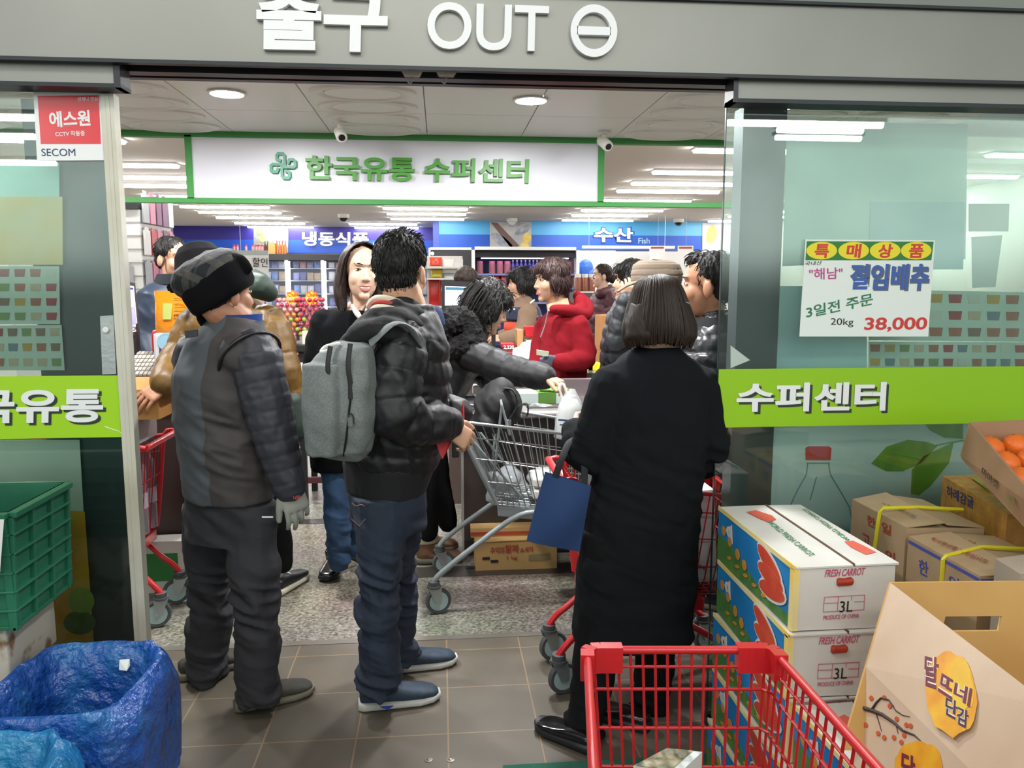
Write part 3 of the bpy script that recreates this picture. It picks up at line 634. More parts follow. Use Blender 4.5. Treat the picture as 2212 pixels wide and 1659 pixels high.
txt('lettering', 'PRODUCE OF CHINA', m_prk, cb, at(1778, 1339, FYc), at(1855, 1334, FYc), at(1779, 1330, FYc), .0, .0005)
txt('lettering', 'WORLD FRESH CARROT', m_gtx, cb, atz(1656, 1128, .8330), atz(1750, 1203, .8330), atz(1666, 1124, .8330), .0, .0005)
txt('lettering', 'WORLD FRESH CARROT', m_gtx, cb, atz(1838, 1166, .8336), atz(1740, 1097, .8336), atz(1831, 1170, .8336), .0, .0005)
gr = MB()
def ln(a, b): gr.tube([at(*a, FYc), at(*b, FYc)], .0006, 4)
for a, b in (((1781, 1290), (1868, 1285)), ((1778, 1322), (1866, 1317)), ((1781, 1290), (1778, 1322)), ((1868, 1285), (1866, 1317)), ((1779, 1303), (1811, 1302)), ((1845, 1300), (1867, 1299)), ((1811, 1288), (1809, 1321)), ((1840, 1287), (1840, 1297))): ln(a, b)
obj('size_grid', gr, m_prk, cb)
hh = MB(); ha, hb = at(1811, 1257, FYc), at(1838, 1255, FYc); hh.tube([ha - V((.004, 0, 0)), ha, (ha + hb) / 2 - V((0, 0, .001)), hb, hb + V((.004, 0, 0))], [.007, .0105, .0095, .0105, .007], 12)
obj('handle_hole', hh, m_hole, cb, True)
tc_ = MB(); T = lambda a, z=.838: atz(a[0], a[1], z)
for sg_, z_ in ((1, .8331), (-1, .8338)):
    pl = [(1613, 1106), (1632, 1102), (1668, 1114), (1676, 1122), (1660, 1128), (1640, 1120)] if sg_ == 1 else [(1893, 1193), (1870, 1198), (1838, 1182), (1824, 1170), (1842, 1168), (1868, 1180)]
    tc_.slab([T(p, z_) for p in pl][::(-1 if sg_ == 1 else -1)], (0, 0, .0006))
obj('print_pattern', tc_, mat('salmon print', '#d95f4c', .55), cb)
obj('seam', MB().box((xm - .003, y0, z1 - .004), (xm + .003, y1, z1 - .0005)), m_gap, cb)
dx = c0 - V(((x0 + x1) / 2, (y0 + y1) / 2, z0)); LOC[cb.name] = c0
nm = ['second from the top', 'third from the top', 'fourth from the top', 'lowest']
for k in range(4): dup(cb, (c0.x - .006 * (k + 1) + (.004 if k == 1 else 0), c0.y - .012 * (k + 1) + .01 * (k % 2), .67 - .165 * (k + 1)), R((-1.2, .8, -.6, .5)[k]), 'white and blue carrot carton, %s of the back stack' % nm[k])
for k in range(3): dup(cb, (c0.x + .008, 1.742 - L_ / 2 - .03, .335 - .165 * k), R(1.0), 'white carrot carton, %s of the lower stack in front' % ('topmost', 'middle', 'lowest')[k])
# ---- kraft cartons behind
def carton(name, label, a, b, wid, zt, h, m, group='brown cartons', flap=.01):
    """left face top edge runs from a (far) to b (near); the box extends to the right by wid"""
    a, b = V(a), V(b); e = V((wid, -.02, 0)); d = V((0, 0, -h)); t = thing(name, label, 'carton', (a + b + e) / 2 + d, group)
    p = [b + d, b + e + d, a + e + d, a + d, b, b + e, a + e, a]; obj('carton_body', MB().hexa(p), m, t)
    mid0, mid1 = (a + a + e) / 2, (b + b + e) / 2; f_ = MB()
    up = V((0, 0, flap))
    f_.slab([a, b, mid1 - V((.004, 0, 0)) + up, mid0 - V((.004, 0, 0)) + up * 1.6][::1], (0, 0, .003)); f_.slab([mid0 + V((.004, 0, 0)) + up, mid1 + V((.004, 0, 0)) + up * .6, b + e, a + e], (0, 0, .003))
    obj('lid_flaps', f_, m, t); return t, a, b, e
zA = .82
tA, a, b, e = carton('kraft_carton', 'brown carton with red lettering and yellow strap, at the back', atz(1841, 1080, zA), atz(1957, 1141, zA), .22, zA, .30, m_kraft, flap=.014)
nA = V((-1, 0, 0)); nA = (b - a).cross(V((0, 0, 1))).normalized(); nA = nA if nA.x < 0 else -nA; pA = a + nA * .001
m_rp = mat('brick red print', '#a5402c', .6)
for ch, (px, py), s in (('한', (1873, 1111), 10), ('일', (1905, 1126), 12), ('고', (1862, 1150), 9), ('인', (1913, 1186), 13)):
    txt('lettering', ch, m_rp, tA, onplane(px, py + 22, pA, nA), onplane(px + s + 8, py + 32, pA, nA), onplane(px, py, pA, nA), .015, .0006)
sp = MB(); q0 = onplane(1889, 1185, pA, nA); q1 = onplane(1903, 1106, pA, nA); q2 = atz(1985, 1096, zA + .02); q3 = atz(2080, 1101, zA + .012)
m_strap = mat('yellow strap', '#e3d630', .4)
obj('strap', MB().tube([q0, q1 + V((-.003, 0, 0)), q1 + V((.004, 0, .012)), q2, q3], .006, 6, 0, None), m_strap, tA, True)
txt('lettering', '공장판매의집', mat('grey print', '#7d756a', .6), tA, atz(1903, 1086, zA + .012), atz(1975, 1118, zA + .016), atz(1908, 1082, zA + .012), 0, .0004)
tB, a, b, e = carton('kraft_carton', 'brown carton with blue stripe and lettering and yellow strap', atz(1962, 1160, .80), atz(2117, 1247, .80), .24, .80, .30, m_kraft, flap=.008)
nB = (b - a).cross(V((0, 0, 1))).normalized(); nB = nB if nB.x < 0 else -nB; pB = a + nB * .001; m_bp = mat('blue violet print', '#4a55a8', .6)
obj('blue_stripe', MB().slab([onplane(1963, 1166, pB, nB), onplane(2116, 1250, pB, nB), onplane(2116, 1257, pB, nB), onplane(1963, 1173, pB, nB)], nB * .0006).slab([b + V((.002, -.001, -.004)), b + e * .5 + V((0, -.001, -.004)), b + e * .5 + V((0, -.001, -.012)), b + V((.002, -.001, -.012))], (0, -.0006, 0)), m_bp, tB)
txt('lettering', '한', m_bp, tB, onplane(1985, 1238, pB, nB), onplane(2005, 1248, pB, nB), onplane(1985, 1206, pB, nB), .01, .0006)
txt('lettering', '인', m_bp, tB, onplane(2050, 1270, pB, nB), onplane(2072, 1282, pB, nB), onplane(2050, 1240, pB, nB), .01, .0006)
txt('lettering', '곱슬이', m_rp, tB, atz(2048, 1158, .809), atz(2098, 1178, .811), atz(2058, 1152, .809), 0, .0004)
txt('lettering', '직사광선을 피하십시오', m_rp, tB, atz(2008, 1166, .809), atz(2130, 1218, .811), atz(2016, 1160, .809), 0, .0004)
q1 = onplane(2040, 1208, pB, nB)
obj('strap', MB().tube([onplane(2034, 1262, pB, nB), q1 + V((-.003, 0, 0)), q1 + V((.003, 0, .008)), atz(2120, 1182, .815), atz(2215, 1186, .815)], .006, 6), m_strap, tB, True)
tC, a, b, e = carton('kraft_carton', 'greyish carton corner at the right edge before the blue-striped one', atz(2150, 1209, .855), atz(2205, 1243, .855), .3, .855, .28, mat('grey kraft', '#a39584', .7), flap=.012)
tD, a, b, e = carton('tangerine_carton', 'orange printed tangerine carton under the tray of oranges', atz(2036, 1030, .875), atz(2176, 1113, .875), .34, .875, .30, mat('orange brown print', '#ab7634', .6, var=(30, '#c9953f')), flap=.004)
nD = (b - a).cross(V((0, 0, 1))).normalized(); nD = nD if nD.x < 0 else -nD; pD = a + nD * .001
txt('lettering', '하례감귤', mat('indigo print', '#333a6e', .6), tD, onplane(2045, 1072, pD, nD), onplane(2103, 1100, pD, nD), onplane(2045, 1048, pD, nD), .015, .0006)
obj('leaf_print', MB().slab([atz(2095, 1030, .886), atz(2140, 1062, .886), atz(2130, 1035, .886)], (0, 0, .0006)), mat('olive print', '#9a9a3a', .6), tD)
# boxes that carry them
for nm_, lo, hi in (('kraft_carton', (1.31, 2.08, 0), (1.55, 2.30, .517)), ('kraft_carton', (1.31, 1.78, 0), (1.50, 2.0, .497)), ('kraft_carton', (1.66, 1.98, 0), (1.96, 2.28, .577)), ('kraft_carton', (1.40, 1.52, 0), (1.62, 1.68, .582))):
    obj(nm_, MB().box(lo, hi), m_kraft, None, label='plain brown carton carrying the lettered cartons, hidden low at right', cat='carton', group='supporting cartons at right')
# tray of oranges
tE = thing('orange_tray', 'tilted brown carton tray holding oranges at right edge', 'carton', at(2150, 1030, 2.0))
A_, B_, Cc, Dd = at(2096, 913, 2.1), at(2230, 1070, 1.72), at(2077, 986, 2.1), at(2230, 1153, 1.72)
B_ = A_ + (B_ - A_) * 1.25; Dd = Cc + (Dd - Cc) * 1.25; ew = V((.42, 0, .012)); th = V((.006, 0, 0))
nE = (B_ - A_).cross(Cc - A_).normalized(); nE = nE if nE.x < 0 else -nE
sb = MB().slab([A_, B_, Dd, Cc], -nE * .006)
sb.slab([A_, A_ + ew, Cc + ew, Cc], (0, .006, 0)); sb.slab([A_ + ew, B_ + ew, Dd + ew, Cc + ew], (.006, 0, 0)); sb.slab([B_, B_ + ew, Dd + ew, Dd], (0, -.006, 0)); sb.slab([Cc, Dd, Dd + ew, Cc + ew], (0, 0, -.006))
obj('tray_body', sb, mat('tan carton', '#a98465', .55, var=(8, '#9d7757')), tE)
cen = (Cc + Dd + Cc + ew + Dd + ew) / 4; obj('inner_floor', MB().slab([Cc + th, Dd + th, Dd + ew - th, Cc + ew - th], (0, 0, .004)), m_kin, tE)
m_gp = mat('dark brown print', '#4c3a2c', .6)
txt('lettering', '미마켓', m_gp, tE, onplane(2120, 1025, A_ + nE * .001, nE), onplane(2155, 1058, A_ + nE * .001, nE), onplane(2122, 1008, A_ + nE * .001, nE), 0, .0005)
txt('lettering', '농협', mat('olive ink', '#7d7340', .6), tE, onplane(2172, 1078, A_ + nE * .001, nE), onplane(2190, 1094, A_ + nE * .001, nE), onplane(2174, 1062, A_ + nE * .001, nE), .02, .0005)
m_or = mat('orange peel', '#e8701c', .4, bump=(220, .25, .002))
o0 = None
dE = (B_ - A_).normalized()
for k, (u_, v_) in enumerate([(.12, .05), (.30, .05), (.48, .05), (.10, .14), (.28, .135), (.46, .14), (.1, .23), (.28, .23), (.2, .31), (.4, .31)]):
    c = Cc + (Dd - Cc) * u_ + V((v_, 0, 0)) - nE * .0 + V((0, 0, .048)); lab = 'orange in the tilted tray at right, ' + ('nearest the back corner' if k == 0 else 'front one beside the tray wall' if k == 1 else 'lying deeper inside')
    if k == 0:
        o0 = thing('orange', lab, 'orange', c, 'oranges in the tilted tray'); obj('peel', MB().ell(c, (.04, .04, .037), None, 24), m_or, o0, True); obj('stem_scar', MB().ell(c + V((.004, -.01, .036)), (.004, .004, .0015), None, 8), mat('green scar', '#6d7a35', .6), o0)
    else: dup(o0, c, k * 1.3, lab)
# ---- big persimmon carton in the foreground
zr, zf, zb_ = .845, .70, .515
A, B = atz(1924, 1259, zr), atz(2212, 1481, zr); B = A + (B - A) * 1.15
F1, F2 = atz(1871, 1441, zf), atz(2092, 1659, zf); F2 = F1 + (F2 - F1) * (B - A).length / (F2 - F1).length
G1 = atz(1838, 1665, zb_); G2 = G1 + (F2 - F1)
e2 = V((.46, -.03, 0))
pc = thing('persimmon_carton', 'large open carton printed with a persimmon branch, front right', 'carton', (G1 + G2) / 2 + e2 / 2)
nP = (B - A).cross(F1 - A).normalized(); nP = nP if nP.x < 0 else -nP; nQ = (F2 - F1).cross(G1 - F1).normalized(); nQ = nQ if nQ.x < 0 else -nQ
m_cream = mat('cream printed carton', '#cdb69c', .5, var=(5, '#bfa388'))
obj('side_panel', MB().slab([F1, F2, G2, G1], -nQ * .006), m_cream, pc)
obj('flap', MB().slab([A, B, F2, F1], -nP * .006), m_cream, pc)
wl = MB(); p_ = lambda u, v: (A + e2 * u) * (1 - v) + (F1 + e2 * u) * v
for u0, u1, v0, v1 in ((0, .31, 0, 1.9), (.31, .58, 0, .42), (.31, .58, .60, 1.9), (.58, 1, 0, 1.9)): wl.slab([p_(u0, v0), p_(u1, v0), p_(u1, v1), p_(u0, v1)], (0, .006, 0))
obj('back_wall', wl, m_kin, pc)
wl = MB(); wl.slab([A + e2, B + e2, G2 + e2, G1 + e2], (.006, 0, 0)); wl.slab([B, B + e2, G2 + e2, G2], (0, -.006, 0)); wl.slab([G1, G2, G2 + e2, G1 + e2], (0, 0, -.006))
obj('inner_walls', wl, m_kin, pc); 
obj('flap_inside', MB().slab([A - nP * .0065, B - nP * .0065, F2 - nP * .0065, F1 - nP * .0065], -nP * .001), m_kin, pc)
def ppan(px, py, k=.0012): return onplane(px, py, A + nP * k, nP)
def pside(px, py, k=.0012): return onplane(px, py, F1 + nQ * k, nQ)
def blob(fn, cx, cy, rx, ry, n=26, tilt=.25, jit=.06, seed=3, th=None, k=.0012):
    rn = random.Random(seed); pts = []
    for i in range(n):
        t = 2 * math.pi * i / n; r_ = 1 + rn.uniform(-jit, jit); x, y = rx * math.cos(t) * r_, ry * math.sin(t) * r_
        pts.append(fn(cx + x * math.cos(tilt) - y * math.sin(tilt), cy + x * math.sin(tilt) + y * math.cos(tilt), k))
    return pts
m_per = mat('persimmon print', '#d98a1e', .5, var=(16, '#e6b428')); m_per2 = mat('persimmon yellow print', '#e3bf2e', .5, var=(20, '#d9a326'))
obj('persimmon_print', MB().slab(blob(ppan, 2056, 1500, 55, 92, tilt=-.1), nP * .0005), m_per, pc)
obj('persimmon_highlight', MB().slab(blob(lambda x, y, k=.002: ppan(x, y, .002), 2078, 1480, 26, 58, tilt=-.12, jit=.12), nP * .0004), m_per2, pc)
obj('persimmon_print', MB().slab(blob(pside, 1985, 1650, 52, 48, tilt=0), nQ * .0005), m_per, pc)
m_plum = mat('plum ink', '#6e2338', .5); m_ind = mat('indigo ink', '#35264a', .5); m_halo = mat('white ink', '#e8ddd0', .5)
for (ch, bl, br, tl, m_) in (('달', (1996, 1480), (2026, 1490), (1998, 1413), m_plum), ('뜨', (2026, 1492), (2056, 1512), (2032, 1452), m_plum), ('네', (2058, 1508), (2095, 1528), (2064, 1470), m_plum),
                            ('단', (2041, 1542), (2066, 1556), (2044, 1503), m_ind), ('감', (2066, 1562), (2090, 1575), (2069, 1524), m_ind)):
    txt('lettering_halo', ch, m_halo, pc, ppan(bl[0], bl[1], .0022), ppan(br[0], br[1], .0022), ppan(tl[0], tl[1], .0022), .06, .0003)
    txt('lettering', ch, m_, pc, ppan(bl[0], bl[1], .0028), ppan(br[0], br[1], .0028), ppan(tl[0], tl[1], .0028), .022, .0003)
txt('lettering', '달', m_plum, pc, pside(1946, 1690, .0025), pside(1975, 1705, .0025), pside(1948, 1622, .0025), .025, .0003)
br_ = MB()
def twig(pl, r0, r1):
    P_ = [pside(x, y, .001) for x, y in pl]; n_ = len(P_); br_.tube(P_, [r0 + (r1 - r0) * i / (n_ - 1) for i in range(n_)], 6)
twig([(1858, 1528), (1882, 1534), (1905, 1543), (1930, 1560), (1950, 1578), (1975, 1588), (1988, 1600)], .005, .001)
twig([(1884, 1532), (1893, 1518), (1903, 1508), (1920, 1512), (1930, 1525)], .003, .001); twig([(1920, 1512), (1935, 1535), (1950, 1545), (1965, 1548)], .0015, .0006); twig([(1892, 1540), (1900, 1565), (1904, 1580)], .0015, .0006); twig([(1935, 1563), (1940, 1585)], .0012, .0006)
obj('branch_print', br_, mat('branch ink', '#3d2a26', .6), pc)
fb = MB()
for x, y in ((1882, 1508), (1910, 1507), (1922, 1525), (1937, 1553), (1958, 1566), (1967, 1568), (1897, 1584), (1910, 1593), (1931, 1593), (1947, 1603), (1953, 1588), (1870, 1566), (1862, 1556)): fb.slab(blob(pside, x, y, 4.5, 5.5, 10, 0, 0), nQ * .0006)
obj('print_pattern', fb, mat('small fruit ink', '#c4552c', .5), pc)
obj('kraft_carton', MB().box((1.14, .85, 0), (G1.x + .46, G1.y - .04, zb_ - .008)), m_kraft, None, label='plain brown carton underneath the large persimmon carton', cat='carton')

# ---- left: crate on a foam box, lined bins
m_crate = mat('green crate plastic', '#1a5c43', .45, var=(5, '#246e52'))
zr = .955; Cf, Cb = atz(14, 1107, zr), atz(147, 1041, zr); h = .30
cr = thing('plastic_crate', 'green plastic produce crate on a white foam box at left', 'crate', (Cf.x - .25, (Cf.y + Cb.y) / 2, zr - h)); mb = MB()
xr_, yf, yb = Cb.x, Cf.y, Cb.y; xr_ = (Cf.x + Cb.x) / 2; xl_ = xr_ - .55; t_ = .008; tp = .012
def wallq(p0, p1, nrm, lo=0.0, hi=1.0, out=0.0, th=t_):
    """slanted wall strip between p0,p1 (rim points), nrm outward"""
    n_ = V(nrm); f_ = lambda p, s: V((p[0], p[1], zr - h + h * s)) + n_ * (tp * (s - 1) + out)
    mb.slab([f_(p0, lo), f_(p1, lo), f_(p1, hi), f_(p0, hi)], -n_ * th)
cs = [((xr_, yf), (xr_, yb), (1, 0, 0)), ((xr_, yb), (xl_, yb), (0, 1, 0)), ((xl_, yb), (xl_, yf), (-1, 0, 0)), ((xl_, yf), (xr_, yf), (0, -1, 0))]
for p0, p1, n_ in cs:
    wallq(p0, p1, n_)
    for s in (.16, .32, .48, .64, .80): wallq(p0, p1, n_, s, s + .02, .012, .014)
    wallq(p0, p1, n_, .95, 1.0, .018, .026); wallq(p0, p1, n_, 0, .03, .008, .012)
    for k in range(4):
        u0 = k / 3 * .96; u1 = u0 + .035; q0 = tuple(p0[i] + (p1[i] - p0[i]) * u0 for i in (0, 1)); q1 = tuple(p0[i] + (p1[i] - p0[i]) * u1 for i in (0, 1)); wallq(q0, q1, n_, 0, .97, .010, .012)
mb.box((xl_ + .015, yf + .015, zr - h), (xr_ - .015, yb - .015, zr - h + .008))
obj('crate_body', mb, m_crate, cr, bevel=.002)
obj('price_card', MB().slab([at(-30, 1122, yf - .03), at(9, 1122, yf - .03), at(0, 1238, yf - .03), at(-30, 1238, yf - .03)], (0, -.001, 0)), mat('white card', '#dfdfdc', .6), cr)
fx = obj('foam_box', MB().box((xl_ + .02, yf + .03, .5), (xr_ - .045, yb - .02, zr - h - .002)).box((xl_ + .035, yf + .045, 0), (xr_ - .06, yb - .035, .5)), mat('stained foam', '#b9b3a6', .8, var=(13, '#7d5f42', .54, .64)), None, label='stained white foam box under the green crate', cat='box', bevel=.006)
m_bag = mat('blue bin bag', '#1c4f9e', .25, bump=(17, 1, .04), spec=.7, var=(9, '#3578b4', .5, .75))  # paler blotches in both bags put the film's highlights into the colour
m_bag2 = mat('light blue bin bag', '#1d6ea8', .25, bump=(15, 1, .04), spec=.7, var=(9, '#3f9ac0', .5, .75))
m_bin = mat('teal bin plastic', '#1d6a5c', .4)
def bin_(cx, cy, hx, hy, z, mbag, lab, seed, skirt):
    t = thing('waste_bin', lab, 'bin', (cx, cy, 0), 'bins at the left')
    def ring(s, zz, jx=0): return (V((cx, cy, zz)), V((hx * s, 0, 0)), V((0, hy * s, 0)))
    mbn = MB(); mbn.geo(loft([ring(.78, 0), ring(.80, .01), ring(.95, z - .02), ring(.97, z - .01), ring(.93, z - .01), ring(.76, .03)], 32, 4.5)); obj('bin_body', mbn, m_bin, t, True)
    NA, rows_ = 96, []
    spec_ = [(.45, z - .38), (.55, z - .35), (.64, z - .26), (.72, z - .12), (.80, z - .03), (.92, z + .012), (1.01, z + .016), (1.06, z - .012), (1.10, z - .05), (1.10, z - .10), (1.06, z - skirt)]
    vs = []; fs = []
    for i, (s, zz) in enumerate(spec_):
        for k in range(NA):
            a = 2 * math.pi * k / NA; ca, sa = math.cos(a), math.sin(a); x = math.copysign(abs(ca) ** (2 / 4.5), ca); y = math.copysign(abs(sa) ** (2 / 4.5), sa)
            ex = 1 + (.10 * max(0, math.cos(a - .1)) if i >= 7 else 0)
            vs.append(V((cx + hx * s * x * ex, cy + hy * s * y, zz - (.05 * max(0, math.cos(a)) if i == 10 else 0))))
    for i in range(len(spec_) - 1):
        for k in range(NA): fs.append((i * NA + k, i * NA + (k + 1) % NA, (i + 1) * NA + (k + 1) % NA, (i + 1) * NA + k))
    fs.append(tuple(range(NA)))
    A0 = np.array([tuple(v) for v in vs]); d = .020 * (.4 - np.abs(vnoise(A0 * np.array([1, 1, .35]) + seed, 15))) + .010 * (.3 - np.abs(vnoise(A0 * np.array([1, 1, .6]) + seed, 34))) + .004 * vnoise(A0 + seed, 70)
    cc = np.array([cx, cy, 0]); dr = A0 - cc; dr[:, 2] = 0; dr /= np.maximum(np.linalg.norm(dr, axis=1), 1e-6)[:, None]; A0 = A0 + dr * d[:, None]; A0[:, 2] += .5 * d
    m2 = MB(); m2.add([tuple(p) for p in A0], fs); o = obj('bag_liner', m2, mbag, t, True); s_ = o.modifiers.new('s', 'SUBSURF'); s_.levels = 1; s_.render_levels = 1
    return t
b1 = bin_(-.885, 1.885, .165, .185, .55, m_bag, 'teal waste bin with crumpled blue bag, the rear one', 1.0, .24)
b2 = bin_(-.945, 1.475, .165, .185, .545, m_bag2, 'teal waste bin with light blue bag, the nearer one', 5.0, .22)
obj('paper_scrap', MB().slab([atz(258, 1427, .53), atz(279, 1425, .53), atz(280, 1440, .515), atz(274, 1449, .51), atz(257, 1447, .51)], (.001, .001, .002)), mat('white scrap', '#e6ece6', .5), None, label='small white torn paper stuck on the blue bag', cat='paper')
# floor mat and bolts
obj('floor_mat', MB().box((.18, 1.2, 0), (1.0, 2.29, .006)), mat('green mat', '#1f5a48', .9, bump=(200, .5)), None, label='green floor mat under the red basket trolley', cat='mat')
for px, lab in ((926, 'small steel floor bolt, left one of the pair on the tiles'), (973, 'small steel floor bolt, right one of the pair on the tiles')):
    p = atz(px, 1642, 0); t = thing('floor_bolt', lab, 'bolt', p, 'floor bolts'); obj('washer', MB().lathe([(.013, 0), (.013, .002), (.006, .0025)], p, 16), mat('steel', '#9a968e', .3, .8), t); obj('cap', MB().lathe([(.006, .002), (.005, .005), (0, .006)], p, 12), mat('steel', '#9a968e'), t, True)

# ================================================================ trolleys
m_chr = mat('zinc wire', '#a9adad', .32, .75); m_red = mat('red plastic', '#c41d24', .35, coat=.3); m_redw = mat('red coated wire', '#b8161e', .32)
m_gfr = mat('grey trolley paint', '#8f9799', .42, .2); m_rub = mat('grey tyre', '#4a4c4d', .6); m_hub = mat('pale wheel hub', '#9fb3b3', .4); m_stl = mat('bracket steel', '#a8adb0', .3, .7)
def wheel(t, p, d, R0=.06):
    """caster under point p, trailing along d"""
    d = V(d).normalized(); ax = d.cross(V((0, 0, 1))).normalized(); c = V((p[0], p[1], R0)) + d * .02
    M = Matrix((d, V((0, 0, 1)), ax)).transposed()
    k = obj('caster', MB().box((-.001, -.001, 0), (.001, .001, .001), 0, None) if False else MB().tube([V((p[0], p[1], .155)), V((p[0], p[1], .135))], .026, 16).tube([V((p[0], p[1], .135)), V((p[0], p[1], .125))], .032, 16), m_rub, t, True)
    obj('tyre', MB().lathe([(R0 - .014, -.012), (R0 - .003, -.013), (R0, -.007), (R0, .007), (R0 - .003, .013), (R0 - .014, .012), (R0 - .014, -.012)], c, 28, 0, M, False), m_rub, k, True)
    obj('hub', MB().lathe([(0, -.011), (R0 - .016, -.011), (R0 - .014, -.008), (R0 - .014, .008), (R0 - .016, .011), (0, .011)], c, 28, 0, M), m_hub, k, True)
    fk = MB()
    for s in (-1, 1):
        o_ = ax * (s * .017); fk.slab([c + o_ - d * .018 + V((0, 0, -.008)), c + o_ + d * .012 + V((0, 0, -.008)), V((p[0], p[1], .128)) + o_ + d * .03, V((p[0], p[1], .128)) + o_ - d * .03][::s], ax * (s * .003))
    fk.tube([c - ax * .021, c + ax * .021], .006, 10)
    obj('fork', fk, m_stl, k)
def trolley(name, label, p0, ang, L, wr, wf, zr_t, zf_t, zb0, zb1, xr_t, xr_b, mf, mw, mh, hz, hx, nv=17, hw=None, wheels=True, group='shopping trolleys', panel=True, wl=None):
    """rear axle middle at p0 on the floor, nose towards ang; wr/wf half widths rear/front; heights of rim rear/front, basket floor rear/front"""
    ca, sa = math.cos(ang), math.sin(ang)
    def Wp(x, y, z): return V((p0[0] + x * ca - y * sa, p0[1] + x * sa + y * ca, z))
    t = thing(name, label, 'trolley', (p0[0], p0[1], 0), group); wb = .75
    def S(u, v, s):   # u along 0..1, v height 0..1 (1 = rim), s side
        xt = xr_t + (L - xr_t) * u; xb = xr_b + (L - .06 - xr_b) * u; x = xb + (xt - xb) * v
        zt = zr_t + (zf_t - zr_t) * u; zbm = zb0 + (zb1 - zb0) * u; ww = wr + (wf - wr) * u; ww *= wb + (1 - wb) * v
        return Wp(x, ww * s, zbm + (zt - zbm) * v)
    rim = MB(); rr = .0075
    rim.tube([S(0, 1, 1), S(.97, 1, 1), S(1, 1, .9), S(1, 1, -.9), S(.97, 1, -1), S(0, 1, -1)], rr, 10)
    obj('rim', rim, mw, t, True)
    r = .0026
    for s in (1, -1):
        sd = MB()
        for k in range(nv + 1): sd.tube([S(k / nv, 0, s), S(k / nv, 1, s)], r, 6)
        for v in (0, .28, .56, .82): sd.tube([S(0, v, s), S(1, v, s)], r * 1.15, 6)
        obj('side_grid', sd, mw, t, True)
    fr2 = MB(); nf = max(8, int(wf * 2 / .03))
    for k in range(nf + 1): fr2.tube([S(1, 0, -1 + 2 * k / nf), S(1, 1, -1 + 2 * k / nf)], r, 6)
    for v in (0, .28, .56, .82): fr2.tube([S(1, v, -1), S(1, v, 1)], r * 1.15, 6)
    obj('front_grid', fr2, mw, t, True)
    bt = MB()
    for k in range(nv + 1): bt.tube([S(k / nv, 0, -1), S(k / nv, 0, 1)], r, 6)
    for k in range(9): bt.tube([S(0, 0, -1 + k / 4), S(1, 0, -1 + k / 4)], r, 6)
    obj('floor_grid', bt, mw, t, True)
    fl = MB(); 
    for k in range(11): fl.tube([S(0, 0, -1 + k / 5), S(0, 1, -1 + k / 5)], r, 6)
    for v in (0, .3, .6, .95): fl.tube([S(0, v, -1), S(0, v, 1)], r, 6)
    obj('rear_flap', fl, mw, t, True)
    wr_ = wl if wl else wr * .95
    fm = MB()
    for s in (1, -1):
        P_, Q_ = smooth_path([Wp(0, wr_ * s, .15), Wp(.03, wr_ * s, .19), Wp(xr_b * .55 + .02, wr_ * s * .97, zb0 * .62), Wp(xr_b + .10, wr * s * .8, zb0 - .05), Wp(xr_b + .24, wr * s * .75, zb0 - .06), Wp(L * .8, wf * s * .9, zb1 - .13), Wp(L - .02, wf * s, .15)], [.013] * 7, 5); fm.tube(P_, Q_, 10)
        obj_u = [Wp(hx, (hw or wr) * s, hz), S(0, 1, s) + V((0, 0, .0)), S(0, .5, s), S(0, 0, s)]; P_, Q_ = smooth_path(obj_u, [.011] * 4, 4); fm.tube(P_, Q_, 10)
    obj('frame', fm, mf, t, True)
    if panel:
        obj('under_panel', MB().slab([S(0, -.02, -1), S(0, -.02, 1), S(.9, -.04, 1), S(.9, -.04, -1)], (0, 0, -.05)), mf, t, bevel=.006)
    hd = MB(); hd.tube([Wp(hx, -(hw or wr), hz), Wp(hx, (hw or wr), hz)], .014, 14); obj('handle', hd, mh, t, True)
    if wheels:
        for x, y in ((0, wr_), (0, -wr_), (L - .02, wf), (L - .02, -wf)): wheel(t, Wp(x, y, 0), V((-ca, -sa, 0)) if False else Wp(1, .35, 0) - Wp(0, 0, 0))
    return t, S, Wp
# silver trolley in the doorway
q0, q1 = atz(950, 1330, 0), atz(932, 1237, 0)
tg, Sg, Wg = trolley('shopping_trolley', 'silver wire shopping trolley with a black bag in its child seat', ((q0.x + q1.x) / 2 + .01, (q0.y + q1.y) / 2, 0), R(-3), .80, .27, .2, .90, .80, .50, .44, .10, .29, m_gfr, m_chr, mat('orange grip', '#c4441f', .4), .955, .03, wl=.25)
st_ = MB()
for s in (1, -1):
    st_.tube([Sg(.0, 1, s * .9) , Sg(.30, .05, s * .8)], .006, 8); st_.tube([Sg(.34, 1.25, s * .9), Sg(.06, .25, s * .85)], .006, 8); st_.tube([Sg(.34, 1.25, s * .9), Sg(.34, .9, s * .95)], .006, 8)
st_.tube([Sg(.34, 1.25, .9), Sg(.34, 1.25, -.9)], .006, 8)
obj('child_seat', st_, m_gfr, tg, True)
obj('rear_plate', MB().slab([Sg(0, .05, .95), Sg(0, .05, .25), Sg(0, .95, .25), Sg(0, .95, .95)], (-.008, 0, 0)).slab([Sg(0, .05, -.95), Sg(0, .05, -.25), Sg(0, .95, -.25), Sg(0, .95, -.95)], (-.008, 0, 0)), m_gfr, tg)
obj('coin_lock', MB().box(tuple(Wg(.09, -.30, .74)), tuple(Wg(.12, -.26, .86))), m_dark, tg, bevel=.006)
